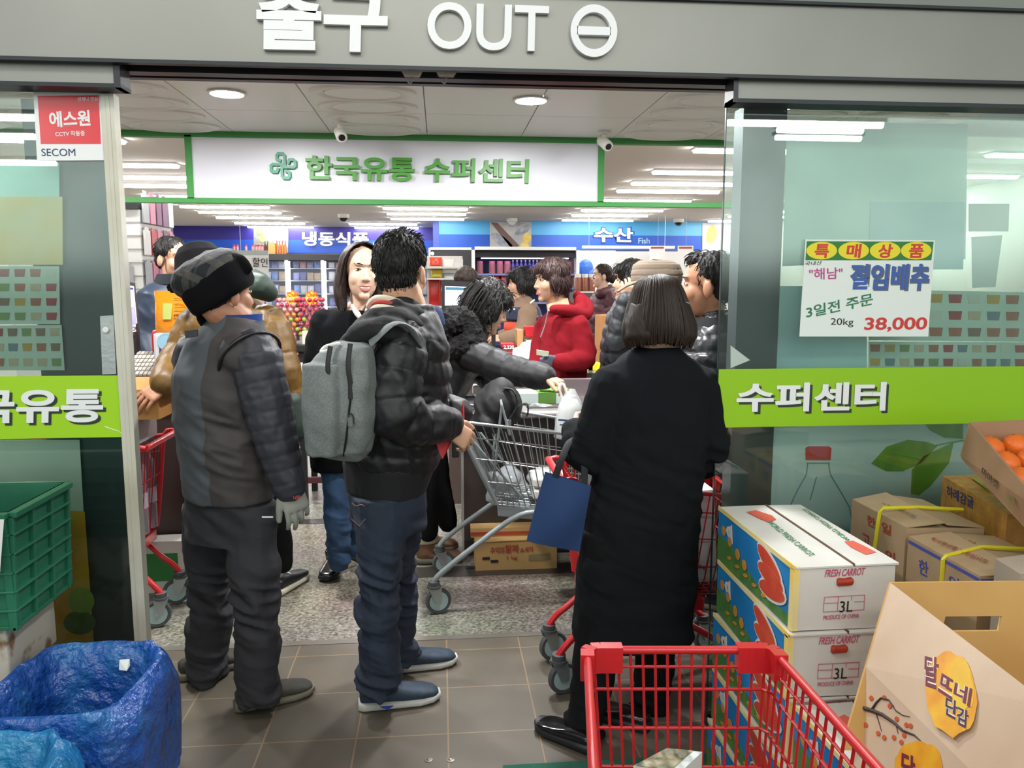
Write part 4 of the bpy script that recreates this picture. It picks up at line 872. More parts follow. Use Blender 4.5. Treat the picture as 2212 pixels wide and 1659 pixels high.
# red trolleys
def redtrolley(label, p0, ang, L=.66, w=.175):
    t, S, Wp = trolley('basket_trolley', label, p0, ang, L, w, w * .92, .80, .74, .37, .36, .06, .10, m_red, m_redw, m_red, .815, -.0, nv=15, hw=w, group='red basket trolleys', panel=True, wl=.13)
    for u_, s in ((1, 1), (1, -1)):
        a_ = S(1, 1, s); cl = MB(); i_ = S(1, 1, s * .55); b_ = S(.9, 1, s)
        cl.slab([a_ + V((0, 0, .008)), i_ + V((0, 0, .008)), i_ + V((0, 0, -.045)), a_ + V((0, 0, -.045))], (Wp(.012, 0, 0) - Wp(0, 0, 0))); cl.slab([a_ + V((0, 0, .008)), b_ + V((0, 0, .008)), b_ + V((0, 0, -.045)), a_ + V((0, 0, -.045))], (Wp(0, .01 * s, 0) - Wp(0, 0, 0)))
        obj('corner_clip', cl, m_red, t, bevel=.006)
    return t, S, Wp
r1, r2 = atz(1187, 1432, 0), atz(1207, 1505, 0)
t2, S2, W2 = redtrolley('red basket trolley behind the woman in the long black coat', (r1.x + .0, (r1.y + r2.y) / 2 + .02, 0), R(0), .66)
obj('rice_sack', MB().hexa([W2(.14, -.12, .40), W2(.60, -.12, .40), W2(.60, .12, .40), W2(.14, .12, .40), W2(.18, -.11, .72), W2(.58, -.11, .76), W2(.58, .11, .76), W2(.18, .11, .72)]), mat('white sack', '#d4d2d4', .6), None, label='white 20 kg carton standing in the red trolley behind the long coat', cat='carton', bevel=.02)
sk = bpy.data.objects['rice_sack']; txt('lettering', '20kg', m_kink, sk, at(1503, 1230, r2.y + .02), at(1523, 1230, r2.y + .02), at(1503, 1220, r2.y + .02), .0, .002)
# foreground red basket trolley: wide end away from the camera
LB, RB = atz(1268, 1404, .79), atz(1668, 1404, .79); NL, NR = atz(1283, 1659, .84), atz(1896, 1659, .84)
axl = ((LB - NL).normalized() + (RB - NR).normalized()); ang = math.atan2(axl.y, axl.x)
NL2, NR2 = LB + (NL - LB) * 1.22, RB + (NR - RB) * 1.22
t3 = thing('basket_trolley', 'bright red wire basket trolley in the foreground', 'trolley', ((NL2.x + NR2.x) / 2, NL2.y + .1, 0), 'red basket trolleys')
def S3(u, v, s):
    f_ = (1 + s) / 2; a_ = NL2 * (1 - u) + LB * u; b_ = NR2 * (1 - u) + RB * u; p = a_ * (1 - f_) + b_ * f_; cen = (a_ + b_) / 2
    q = V((cen.x + (p.x - cen.x) * (.86 + .14 * v), p.y - (.03 * u - .05 * (1 - u)) * (1 - v), .40 + (p.z - .40) * v)); return q
rim = MB(); rim.tube([S3(0, 1, -1), S3(.95, 1, -1), S3(1, 1, -.92), S3(1, 1, .92), S3(.95, 1, 1), S3(0, 1, 1)], .008, 12); obj('rim', rim, m_red, t3, True)
vr = [.02, .2, .4, .6, .8, .915]
for s in (-1, 1):
    sd = MB()
    for k in range(17): sd.tube([S3(k / 16, .02, s), S3(k / 16, 1, s)], .0028, 6)
    for v in vr: sd.tube([S3(0, v, s), S3(.96, v, s), S3(1, v, s * .92)], .0032, 6)
    obj('side_grid', sd, m_redw, t3, True)
fg = MB()
for k in range(15): fg.tube([S3(1, .02, -.93 + 1.86 * k / 14), S3(1, 1, -.93 + 1.86 * k / 14)], .0028, 6)
for v in vr: fg.tube([S3(1, v, -.93), S3(1, v, .93)], .0032, 6)
obj('front_grid', fg, m_redw, t3, True)
bt = MB()
for k in range(15): bt.tube([S3(0, .02, -1 + k / 7), S3(1, .02, -1 + k / 7)], .0028, 6)
for k in range(12): bt.tube([S3(k / 11, .02, -1), S3(k / 11, .02, 1)], .0028, 6)
obj('floor_grid', bt, m_redw, t3, True)
for s in (-1, 1):
    cl = MB(); up, dn = V((0, 0, .010)), V((0, 0, -.042))
    P_ = [S3(.9, 1, s), S3(.965, 1, s), S3(.995, 1, s * .95), S3(1.0, 1, s * .85), S3(1, 1, s * .62)]
    for a_, b_ in zip(P_[:-1], P_[1:]):
        d_ = (b_ - a_).normalized(); n_ = d_.cross(V((0, 0, 1))) * .013; cl.hexa([a_ + dn - n_, b_ + dn - n_, b_ + dn + n_, a_ + dn + n_, a_ + up - n_, b_ + up - n_, b_ + up + n_, a_ + up + n_])
    obj('corner_clip', cl, m_red, t3)
    gd = MB(); gd.hexa([S3(.05, .55, s) + V((-.008, 0, 0)), S3(.45, .4, s) + V((-.008, 0, 0)), S3(.45, .4, s) + V((.008, 0, 0)), S3(.05, .55, s) + V((.008, 0, 0)), S3(.05, .98, s) + V((-.008, 0, 0)), S3(.86, .98, s) + V((-.008, 0, 0)), S3(.86, .98, s) + V((.008, 0, 0)), S3(.05, .98, s) + V((.008, 0, 0))])
    if s < 0: obj('side_guard', gd, m_red, t3, bevel=.004)
ch = MB()
for s in (-1, 1):
    P_, Q_ = smooth_path([S3(.9, .02, s * .8) + V((0, 0, -.0)), S3(.85, .02, s * .8) + V((0, 0, -.1)), S3(.9, .02, s * .8) + V((0, 0, -.24))], [.012] * 3); ch.tube(P_, Q_, 10)
    P_, Q_ = smooth_path([S3(.1, .02, s * .8), S3(.12, .02, s * .8) + V((0, 0, -.1)), S3(.05, .02, s * .8) + V((0, 0, -.24))], [.012] * 3); ch.tube(P_, Q_, 10)
obj('legs_frame', ch, m_red, t3, True)
for u_ in (.9, .05):
    for s in (-1, 1): p = S3(u_, .02, s * .8); wheel(t3, (p.x, p.y, 0), (1, .4, 0))
gb = thing('grocery_box', 'pale grocery box with food picture inside the foreground red trolley', 'box', atz(1440, 1660, .58))
zt = .62; g = [atz(1368, 1655, zt), atz(1440, 1617, zt), atz(1517, 1624, zt), atz(1470, 1668, zt)]; dn = V((0, 0, -.17))
obj('box_body', MB().slab([g[3], g[2], g[1], g[0]], dn), mat('pale carton', '#cfdcd8', .5), gb)
g2 = [p * .97 + (g[0] + g[1] + g[2] + g[3]) / 4 * .03 + V((0, 0, .001)) for p in g]; m_ = lambda a, b, t: a * (1 - t) + b * t
obj('food_picture', MB().slab([g2[0], m_(g2[0], g2[3], .8), m_(g2[1], g2[2], .75), g2[1]], (0, 0, .0008)), mat('food print', '#39412c', .5, var=(40, '#b5b08a')), gb)
# ================================================================ inside the shop
def bx(name, label, cat, lo, hi, m, group=None, bevel=.004):
    return obj(name, MB().box(lo, hi), m, None, False, bevel, label, cat, group)
m_blk = mat('black plastic', '#1c1c1f', .45); m_wood = mat('dark counter laminate', '#3a2f2b', .4); m_ss = mat('stainless top', '#b7b3b0', .3, .6); m_wp = mat('white plastic panel', '#e6e4e0', .5)
# ---- banners on the back walls
BYp, BYb = 15.62, 13.9
def banner(name, label, x0, x1, y0, y1, ym, Y, mt, mb_, th=.06):
    t = thing(name, label, 'banner', at((x0 + x1) / 2, y1, Y)); a, b = at(x0, y0, Y), at(x1, y0, Y); zt, zm, zb = 2.598, at((x0 + x1) / 2, ym, Y).z, at((x0 + x1) / 2, y1, Y).z
    obj('upper_band', MB().box((a.x, Y, zm), (b.x, Y + th, zt)), mt, t); obj('lower_band', MB().box((a.x, Y, zb), (b.x, Y + th, zm)), mb_, t); return t
bn = banner('banner', 'purple and blue wall banner for frozen food', 300, 936, 488, 546, 518, BYp, mat('purple print', '#2c2380', .4, var=(.7, '#3a2f8c')), mat('royal blue print', '#1450bc', .4))
Y = BYp - .005
txt('lettering', '냉동식품', m_let, bn, at(653, 531, Y), at(796, 533, Y), at(653, 500, Y), .03, .03)
txt('lettering', 'Frozen', mat('pale blue print', '#8fc0f0', .5), bn, at(806, 534, Y), at(850, 535, Y), at(806, 524, Y), 0, .01)
def photo(label, x0, x1, y0, y1, Y, base, spots):
    t = thing('photo_panel', label, 'picture', at((x0 + x1) / 2, y1, Y)); obj('print', MB().slab([at(x0, y0, Y), at(x1, y0, Y), at(x1, y1, Y), at(x0, y1, Y)], (0, .008, 0)), base, t)
    for nm_, m_, pl in spots: obj(nm_, MB().slab([at(x, y, Y - .002) for x, y in pl], (0, -.004, 0)), m_, t)
    return t
m_gph = mat('grey food print', '#8d8f8c', .5, var=(6, '#5c5f5a')); m_fish = mat('fish print', '#a9adb2', .5, var=(9, '#6e747c')); m_lem = mat('lemon print', '#d8b443', .5, var=(8, '#ead27a')); m_brd = mat('board print', '#6a5148', .5)
circ = lambda cx, cy, rx, ry=None, n=16, t=0: [(cx + rx * math.cos(2 * math.pi * k / n) * math.cos(t) - (ry or rx) * math.sin(2 * math.pi * k / n) * math.sin(t), cy + rx * math.cos(2 * math.pi * k / n) * math.sin(t) + (ry or rx) * math.sin(2 * math.pi * k / n) * math.cos(t)) for k in range(n)]
photo('food photo panel between the purple banner sections', 548, 623, 488, 546, Y - .01, m_gph, [('greens', mat('greens print', '#5f8a4a', .5), circ(560, 500, 8, 10)), ('bowl', mat('pale food print', '#c9c4bb', .5), circ(598, 505, 18, 14)), ('carrot_dish', m_lem, circ(568, 515, 8)), ('plate', m_fish, [(590, 520), (622, 515), (622, 546), (595, 546)])])
b2 = banner('banner', 'sky blue wall banner of the fish counter', 948, 1592, 478, 540, 508, BYb, mat('sky blue print', '#3f9cd0', .4, var=(.5, '#5cb4dc')), mat('strong blue print', '#0c50b8', .4), .5)
obj('side_return', MB().box((at(935, 480, BYb).x, BYb + .02, at(1200, 540, BYb).z), (at(948, 480, BYb).x - .001, 15.6, 2.598)), mat('violet blue print', '#3a52b0', .4), b2)
Y = BYb - .004
txt('lettering_outline', '수산', mat('navy outline', '#1d4aa0', .5), b2, at(1281, 525, Y), at(1370, 526, Y), at(1281, 489, Y), .06, .02)
txt('lettering', '수산', m_let, b2, at(1283, 523, Y - .021), at(1367, 524, Y - .021), at(1283, 491, Y - .021), .03, .02)
txt('lettering', 'Fish', mat('pale blue print', '#8fc0f0'), b2, at(1379, 526, Y), at(1403, 526, Y), at(1379, 514, Y), 0, .01)
photo('fish and lemon photo panel on the blue banner', 1058, 1148, 479, 540, Y - .01, mat('pale fish photo', '#b9b6b0', .5, var=(5, '#a09c96')),
      [('board', m_brd, [(1060, 480), (1074, 481), (1122, 531), (1106, 539)]), ('fish', m_fish, circ(1085, 522, 30, 10, 16, .65)), ('fish', m_fish, circ(1130, 497, 20, 8, 16, -.5)), ('fish', m_fish, circ(1115, 484, 16, 5, 16, -.2)), ('lemon', m_lem, circ(1138, 513, 9, 10)), ('lemon', m_lem, circ(1133, 531, 10, 8))])
photo('lemon slice photo panel at the right end of the blue banner', 1517, 1600, 482, 566, Y - .01, mat('icy photo', '#cfd0d2', .5, var=(5, '#b9bcc2')), [('lemon', m_lem, circ(1537, 506, 11, 20, 16, .2))])
# ---- freezer row under the purple banner
FZ = 14.7; zft = at(700, 549, FZ).z; zfh = at(700, 562, FZ).z
m_frz = mat('freezer black', '#2b2a2d', .4); m_fin = mat('freezer liner', '#e8e8ee', .5); m_fgl = glass_mat('freezer glass', '#f4f7fa', .8)
fz = thing('display_freezer', 'row of white glass-door freezers filled with bags below purple banner', 'freezer', (at(700, 549, FZ).x, FZ, 0))
xa, xb = at(500, 560, FZ).x, at(930, 560, FZ).x
obj('cabinet', MB().box((xa, FZ + .02, zfh), (xb, FZ + .9, zft)).box((xa, FZ + .8, 0), (xb, FZ + .9, zfh)).box((xa, FZ + .02, 0), (xb, FZ + .9, .25)), m_frz, fz)
obj('liner', MB().box((xa, FZ + .74, .25), (xb, FZ + .79, zfh)), m_fin, fz)
seps = [at(x, 560, FZ).x for x in (540, 618, 696, 774, 852, 930)]
for i, x in enumerate(seps):
    obj('door_post', MB().box((x - .03, FZ, .25), (x + .03, FZ + .04, zfh)), mat('white door post', '#eeeef2', .4), fz)
    if i < 5:
        g_ = obj('door', MB().box((x + .035, FZ + .01, .26), (seps[i + 1] - .035, FZ + .016, zfh - .01)), m_fgl, fz)
        obj('light_tube', MB().box((x + .04, FZ + .05, .3), (x + .055, FZ + .065, zfh - .02)), mat('freezer tube', '#e8ecff', .5, emit=16), g_)
zs = [at(700, y, FZ + .3).z for y in (580, 606, 634, 662, 690)]
obj('shelves', MB().add([], [])if False else (lambda m: [m.box((xa, FZ + .1, z - .012), (xb, FZ + .74, z)) for z in zs] and m)(MB()), m_fin, fz)
rn = random.Random(4); bagm = [mat('bag ' + h, h, .35) for h in ('#dcdcea', '#a9a6cc', '#cf9a90', '#e3dcd6', '#8fa3cc', '#d9bc9a', '#eceaf2', '#8784a6')]
bag0 = {}
def bagmesh(w, h, d):
    m = MB(); m.geo(loft([(V((0, 0, 0)), V((w * .5, 0, 0)), V((0, d * .3, 0))), (V((0, 0, h * .15)), V((w * .5, 0, 0)), V((0, d * .5, 0))), (V((0, 0, h * .6)), V((w * .48, 0, 0)), V((0, d * .45, 0))), (V((0, 0, h * .92)), V((w * .5, 0, 0)), V((0, d * .08, 0))), (V((0, 0, h)), V((w * .5, 0, 0)), V((0, d * .04, 0)))], 16, 3)); return m
colname = ['lilac white', 'violet', 'brick red', 'cream', 'blue', 'tan', 'pearl', 'dark violet']
rowname = ['top', 'second', 'third', 'fourth', 'fifth']
for r_, z in enumerate(zs[:5]):
    for d_ in range(5):
        for k in range(4):
            ci = rn.randrange(8); x = seps[d_] + .07 + (seps[d_ + 1] - seps[d_] - .14) * (k + .5) / 4
            lab = '%s frozen food bag on the %s freezer shelf behind a glass door' % (colname[ci], rowname[r_])
            if ci not in bag0:
                bag0[ci] = obj('frozen_bag', bagmesh(.12, .165, .09), bagm[ci], None, True, 0, lab, 'bag', 'frozen food bags'); bag0[ci].location = (x, FZ + .25, z + .003); bag0[ci].scale = (1, 1, .72 if r_ == 0 else 1)
            else: dup(bag0[ci], (x, FZ + .25, z + .003), rn.uniform(-.12, .12), lab, scale=(1, 1, rn.uniform(.8, 1.1) * (.72 if r_ == 0 else 1)))
# sauces on top of the freezer
bt0 = {}
def bottle(h, r, m, mc, name, label, cat, loc, group, key):
    if key in bt0: return dup(bt0[key], loc, 0, label, group)
    t = thing(name, label, cat, loc, group); l = V(loc)
    obj('body', MB().lathe([(0, 0), (r, 0), (r, h * .6), (r * .8, h * .68), (r * .4, h * .8), (r * .4, h * .9)], l, 14), m, t, True); obj('cap', MB().lathe([(r * .46, h * .88), (r * .46, h), (0, h)], l, 12), mc, t, True); bt0[key] = t; return t
def jar(h, r, m, mc, label, loc, group, key, cat='jar'):
    if key in bt0: return dup(bt0[key], loc, 0, label, group)
    t = thing('jar', label, cat, loc, group); l = V(loc)
    obj('body', MB().lathe([(0, 0), (r, 0), (r, h * .78), (r * .85, h * .82)], l, 16), m, t, True); obj('lid', MB().lathe([(r * .92, h * .8), (r * .92, h), (0, h)], l, 16), mc, t, True); bt0[key] = t; return t
m_sa = mat('dark sauce', '#4a2320', .25); m_sb = mat('amber sauce', '#b5661e', .25); m_rc = mat('red cap', '#b5242a', .4); m_yc = mat('yellow cap', '#d9c23a', .4); m_gc = mat('green cap', '#2f7a45', .4)
for i, x in enumerate((500, 507, 526, 541, 549, 555, 562)): jar(.17, .024, mat('pink jam', '#b57a78', .35), m_rc, 'small pink jar on top of the freezer, left of the carton', (at(x, 545, FZ).x, FZ + .2, zft + .003), 'jars on the freezer', 'pj')
for i, x in enumerate((568, 574, 594, 600, 606, 612)): bottle(.24, .023, m_sb if i > 1 else m_sa, m_rc if i > 1 else m_gc, 'sauce_bottle', 'amber sauce bottle on the freezer beside the food photo' if i > 1 else 'dark sauce bottle on the freezer left of the carton', 'bottle', (at(x, 545, FZ).x, FZ + .2, zft + .003), 'sauce bottles on the freezer', 'sb%d' % (i > 1))
bx('kraft_carton', 'small kraft carton on top of the freezer between sauce bottles', 'carton', (at(577, 545, FZ).x, FZ + .1, zft + .002), (at(592, 545, FZ).x, FZ + .4, zft + .2), mat('orange kraft', '#c48a4e', .7))
# sale placard
pl = thing('sale_placard', 'white hanging placard with discount lettering in front of the freezer', 'sign', at(540, 615, 8.5))
obj('board', MB().slab([at(470, 541, 8.5), at(580, 541, 8.5), at(580, 630, 8.5), at(470, 630, 8.5)], (0, .01, 0)), m_wp, pl)
obj('header_strip', MB().slab([at(470, 541, 8.497), at(580, 541, 8.497), at(580, 550, 8.497), at(470, 550, 8.497)], (0, -.003, 0)), mat('grey strip', '#a9b5a9', .5), pl)
txt('lettering', '할인', m_kink, pl, at(545, 576, 8.495), at(578, 577, 8.495), at(545, 556, 8.495), .0, .003); txt('lettering', '%', m_rp, pl, at(515, 570, 8.495), at(530, 571, 8.495), at(515, 556, 8.495), 0, .003)
obj('hanger', MB().tube([at(520, 541, 8.505), V((at(520, 541, 8.505).x, 8.505, 2.6))], .004, 6), m_stl, pl)
# ---- cooler wall under the blue banner
CY = 12.2; zt_ = at(1130, 540, CY).z; zu = at(1130, 556, CY).z
cl_ = thing('open_cooler', 'open dark-fronted cooler with pink-lidded jars below blue banner', 'cooler', (at(1130, 600, CY).x, CY, 0)); xa, xb = at(1026, 560, CY).x, at(1245, 560, CY).x
m_vio = mat('violet cooler wall', '#4a4f96', .4)
obj('canopy', MB().hexa([V((xa, CY, zu)), V((xb, CY, zu)), V((xb, CY + .9, zu)), V((xa, CY + .9, zu)), V((xa, CY + .1, zt_)), V((xb, CY + .1, zt_)), V((xb, CY + .9, zt_)), V((xa, CY + .9, zt_))]), m_frz, cl_)
obj('top_rail', MB().box((xa, CY + .02, zt_), (xb, CY + .1, zt_ + .05)), m_tr, cl_)
obj('back_panel', MB().box((xa, CY + .8, 0), (xb, CY + .9, zu)), m_vio, cl_); obj('side_panel', MB().box((xa - .05, CY, 0), (xa, CY + .9, zt_)), m_wp, cl_); obj('side_panel', MB().box((xb, CY, 0), (xb + .05, CY + .9, zt_)), m_wp, cl_)
obj('lamp', MB().box((xa + .1, CY + .12, zu - .02), (xb - .1, CY + .16, zu - .005)), mat('cooler lamp', '#c9c8ff', .5, emit=5), cl_)
zsh = [at(1130, y, CY + .2).z for y in (591, 621, 652)]
for z in zsh: obj('shelf', MB().box((xa, CY + .12, z - .03), (xb, CY + .8, z)), mat('shelf edge', '#7b86b8', .4), cl_)
obj('base', MB().box((xa, CY, 0), (xb, CY + .8, .5)), m_frz, cl_)
m_pink = mat('pink paste', '#b06a70', .35); m_pl = mat('pink lid', '#d06a80', .4); m_purb = mat('purple bottle', '#5a4f9a', .2)
for i, x in enumerate((1037, 1063, 1080, 1096, 1230)): jar(.19, .052, m_pink, m_pl, 'pink jar with lid on the top shelf of the open cooler', (at(x, 591, CY + .25).x, CY + .25, zsh[0] + .003), 'pink jars in the cooler', 'pk')
for i, x in enumerate((1108, 1117, 1126, 1135, 1144, 1152, 1160)): bottle(.21, .03, m_purb, mat('pale cap', '#c9c2e0', .4), 'drink_bottle', 'purple drink bottle in the row on the top cooler shelf', 'bottle', (at(x, 591, CY + .25).x, CY + .25, zsh[0] + .003), 'purple bottles in the cooler', 'pb')
for i, x in enumerate((1040, 1056, 1072, 1088, 1150, 1166, 1240)): jar(.17, .052, m_pink, m_rc, 'red-lidded jar on the second shelf of the open cooler', (at(x, 621, CY + .25).x, CY + .25, zsh[1] + .003), 'jars on second cooler shelf', 'pk2')
bd = thing('notice_board', 'dark panel with white paper notices left of the open cooler', 'board', (at(978, 560, CY).x, CY + .1, 0)); xa2, xb2 = at(930, 560, CY).x, at(1019, 560, CY).x
obj('panel', MB().box((xa2, CY + .1, 0), (xb2, CY + .2, zt_)), m_frz, bd); obj('paper', MB().slab([at(962, 560, CY + .095), at(1000, 560, CY + .095), at(1000, 600, CY + .095), at(962, 600, CY + .095)], (0, -.004, 0)), m_wp, bd)
obj('white_border', MB().box((xa2 - .03, CY + .08, 0), (xa2, CY + .2, zt_ + .03)).box((xa2, CY + .08, zt_), (xb2, CY + .2, zt_ + .04)), m_tr, bd)
obj('round_button', MB().ell(at(934, 548, CY + .08), (.03, .01, .03), None, 12), m_tr, bd)
# fish counter
fc = thing('fish_counter', 'white fish counter wall with hanging lamp rail under the blue banner', 'counter', (at(1400, 600, 12.9).x, 12.9, 0)); xa, xb = at(1250, 560, 12.9).x, at(1640, 560, 12.9).x
obj('white_wall', MB().box((xa, 13.0, .9), (at(1330, 560, 13).x, 13.1, at(1400, 541, 12.9).z)).box((at(1330, 560, 13).x + .03, 13.3, .9), (xb, 13.4, at(1400, 541, 12.9).z)), m_wp, fc)
obj('counter_base', MB().box((xa + .15, 11.6, 0), (xb, 12.3, .85)), mat('brown counter', '#5a4a44', .5), fc)
obj('lamp_rail', MB().box((at(1258, 535, 12.5).x, 12.5, at(1400, 537, 12.5).z), (at(1458, 535, 12.5).x, 12.56, at(1400, 531, 12.5).z)), m_tr, fc)
for x in (1272, 1436): obj('rail_hanger', MB().tube([V((at(x, 531, 12.53).x, 12.53, at(x, 531, 12.53).z)), V((at(x, 531, 12.53).x, 12.53, 2.6))], .004, 6), m_stl, fc)
obj('blue_cover', MB().ell(at(1265, 583, 12.4), (.13, .1, .17), None, 14).ell(at(1274, 592, 12.4), (.12, .1, .1), None, 14), mat('blue plastic sheet', '#2a62c4', .3, bump=(14, .8, .03)), fc, True)
for x, lab in ((1421, 'left'), (1482, 'right')):
    pc_ = thing('price_card', 'white price card hanging over the fish counter, %s one' % lab, 'sign', at(x, 562, 12.3), 'price cards over the fish counter'); obj('card', MB().slab([at(x - 18, 531, 12.3), at(x + 16, 531, 12.3), at(x + 15, 562, 12.3), at(x - 18, 562, 12.3)], (0, .004, 0)), m_wp, pc_); obj('red_line', MB().slab([at(x - 15, 533, 12.297), at(x + 13, 533, 12.297), at(x + 13, 537, 12.297), at(x - 15, 537, 12.297)], (0, -.003, 0)), m_rp, pc_)
    obj('cord', MB().tube([at(x, 531, 12.302), V((at(x, 531, 12.302).x, 12.302, 2.6))], .002, 5), m_stl, pc_)
m_jr = mat('red pepper paste', '#8a4a32', .35); m_wl = mat('white lid', '#e6e3df', .4)
for i, x in enumerate((1248, 1263, 1278, 1335, 1350, 1500, 1516)): jar(.20, .04, m_jr, m_wl if i < 3 else m_yc, 'clear tub of brown side dish with %s lid on the fish counter' % ('white' if i < 3 else 'yellow'), (at(x, 628, 9.0).x, 9.0, at(1260, 632, 9.0).z + .012), 'side dish tubs', 'jr%d' % (i >= 3))
for s_, (x0_, x1_) in enumerate(((1236, 1292), (1325, 1362), (1490, 1530))):
    bx('display_table', 'white display table carrying side dish tubs, %s' % ('left of the burgundy coat', 'right of the burgundy coat', 'behind the balding man')[s_], 'table', (at(x0_, 632, 9).x, 8.8, 0), (at(x1_, 632, 9).x, 9.2, at(1260, 632, 9.0).z - .001), mat('brown counter', '#5a4a44'), 'display tables')
# ---- white slat-wall shelving at left with hanging goods
zt = 2.2; A1 = atz(300, 452, zt); A2 = atz(367, 467, zt); A0 = V((A1.x - 1.2, A1.y - .0, zt))
rk = thing('slatwall_rack', 'white slat-wall shelving with black top trim at left', 'shelf', (A1.x - .3, A1.y, 0)); dB = (A2 - A1)
def wallv(mb, p, q, z0, z1, th, mi=0):
    n_ = (q - p).cross(V((0, 0, 1))).normalized() * th; mb.hexa([V((p.x, p.y, z0)), V((q.x, q.y, z0)), V((q.x, q.y, z0)) - n_, V((p.x, p.y, z0)) - n_, V((p.x, p.y, z1)), V((q.x, q.y, z1)), V((q.x, q.y, z1)) - n_, V((p.x, p.y, z1)) - n_], mi)
m1 = MB(); wallv(m1, A0, A1, 0, zt, .05); wallv(m1, A1, A2, 0, zt, .05); obj('panel', m1, m_wp, rk)
m1 = MB()
for k in range(16):
    z = .2 + k * .125; wallv(m1, A0 + V((0, -.004, 0)), A1 + V((0, -.004, 0)), z, z + .012, .006)
    n_ = dB.cross(V((0, 0, 1))).normalized() * .004; wallv(m1, A1 + n_, A2 + n_, z, z + .012, .006)
obj('slats', m1, mat('slat groove', '#a8a59f', .5), rk)
m1 = MB(); wallv(m1, A0 + V((0, -.03, 0)), A1 + V((0, -.03, 0)), zt, zt + .06, .1); wallv(m1, A1 + V((0, -.03, 0)), A2, zt, zt + .06, .1); obj('top_trim', m1, m_blk, rk)
hb0 = {}
pkm = [('pink', '#c77a8e'), ('white', '#dcd8d4'), ('plum', '#7a4a66'), ('blue', '#4a78b0'), ('silver', '#a8a8ac'), ('red', '#b8403a')]
nB_ = dB.cross(V((0, 0, 1))).normalized(); nB_ = nB_ if nB_.y < 0 else -nB_
def hang(p, ang, w_, h_, ci, lab):
    k = (ci, round(w_, 2), round(h_, 2))
    if k in hb0: dup(hb0[k], p, ang, lab); return
    m2 = MB().box((-w_ / 2, -.02, -h_), (w_ / 2, 0, -.03)).box((-w_ / 2 * .7, -.012, -.03), (w_ / 2 * .7, -.008, 0)); o = obj('hanging_pack', m2, mat('pack ' + pkm[ci][0], pkm[ci][1], .4), None, False, 0, lab, 'packet', 'hanging packets on the slat wall'); o.location = p; o.rotation_euler = (0, 0, ang); hb0[k] = o
rn = random.Random(9); angB = math.atan2(dB.y, dB.x)
for r_ in range(6):
    for k in range(5):
        ci = rn.choice([0, 1, 2, 4, 0, 5]); z = 2.08 - r_ * .30
        p = A1 + dB * ((k + .5) / 5) + nB_ * .03; hang((p.x, p.y, z), angB, .12, .26 if r_ else .30, ci, '%s packet hanging in %s row on the angled slat wall' % (pkm[ci][0], ('top', 'second', 'third', 'fourth', 'fifth', 'sixth')[r_]))
    if r_ > 1:
        for k in range(5):
            ci = rn.choice([0, 1, 3, 4, 1]); z = 2.08 - r_ * .30; p = A0 + (A1 - A0) * (.45 + .11 * k); hang((p.x, p.y - .03, z), 0, .12, .22, ci, '%s packet hanging in %s row on the front of the slat wall' % (pkm[ci][0], ('top', 'second', 'third', 'fourth', 'fifth', 'sixth')[r_]))
# ---- left checkout
C0 = thing('checkout_counter', 'dark checkout counter at far left behind the door stile', 'counter', (-1.95, 4.2, 0))
obj('body', MB().box((-2.7, 3.98, 0), (-1.26, 4.5, .9)), m_wood, C0); obj('top', MB().box((-2.72, 3.95, .9), (-1.24, 4.52, .93)), m_ss, C0)
ps = thing('till', 'black till unit with keyboard on the left counter', 'till', (at(315, 800, 4.1).x, 4.1, .93))
xa, xb = at(270, 800, 4.1).x, at(338, 800, 4.1).x
obj('cabinet', MB().box((xa, 4.0, .932), (xb, 4.3, 1.03)).box((xa, 4.12, 1.03), (xb - .03, 4.3, 1.08)), m_blk, ps, bevel=.004)
K = [atz(288, 740, 1.17), atz(345, 772, 1.12), atz(315, 793, 1.09), atz(285, 775, 1.12)]
ka, kb = V((xa + .01, 4.02, 1.05)), V((xb + .02, 4.02, 1.05)); kc, kd_ = V((xb + .02, 4.26, 1.15)), V((xa + .01, 4.26, 1.15))
kk = obj('keyboard', MB().slab([ka, kb, kc, kd_], (0, 0, -.022)), m_blk, ps)
ky = MB(); m_ = lambda u, v: (ka * (1 - u) + kb * u) * (1 - v) + (kd_ * (1 - u) + kc * u) * v
for i in range(8):
    for j in range(6): ky.slab([m_((i + .1) / 8, (j + .12) / 6), m_((i + .9) / 8, (j + .12) / 6), m_((i + .9) / 8, (j + .85) / 6), m_((i + .1) / 8, (j + .85) / 6)], (0, 0, .008))
obj('keys', ky, mat('grey keys', '#9a948a', .5), kk)
mn = thing('monitor', 'black till monitor with lilac screen beside the door stile', 'monitor', (at(285, 730, 4.15).x, 4.2, .93))
m4 = [at(255, 606, 4.12), at(292, 611, 4.28), at(303, 722, 4.28), at(262, 730, 4.12)]; nM = (m4[1] - m4[0]).cross(m4[3] - m4[0]).normalized(); nM = nM if nM.y < 0 else -nM
obj('case', MB().slab(m4, -nM * .03), m_blk, mn); m_ = lambda u, v, k=.002: (m4[0] * (1 - u) + m4[1] * u) * (1 - v) + (m4[3] * (1 - u) + m4[2] * u) * v + nM * k
obj('screen', MB().slab([m_(.08, .07), m_(.86, .07), m_(.86, .93), m_(.08, .93)], nM * .001), mat('lit screen', '#dcdcf4', .3, emit=.7), mn)
obj('screen_panel', MB().slab([m_(.1, .46, .004), m_(.82, .46, .004), m_(.82, .80, .004), m_(.1, .80, .004)], nM * .001), mat('lit lilac', '#8f8fd8', .3, emit=.55), mn)
obj('screen_bar', MB().slab([m_(.4, .10, .004), m_(.8, .10, .004), m_(.8, .14, .004), m_(.4, .14, .004)], nM * .001), mat('lit navy', '#2a2f6a', .3, emit=.3), mn)
txt('lettering', '420', m_kink, mn, m_(.45, .91, .004), m_(.84, .91, .004), m_(.45, .83, .004), .02, .001)
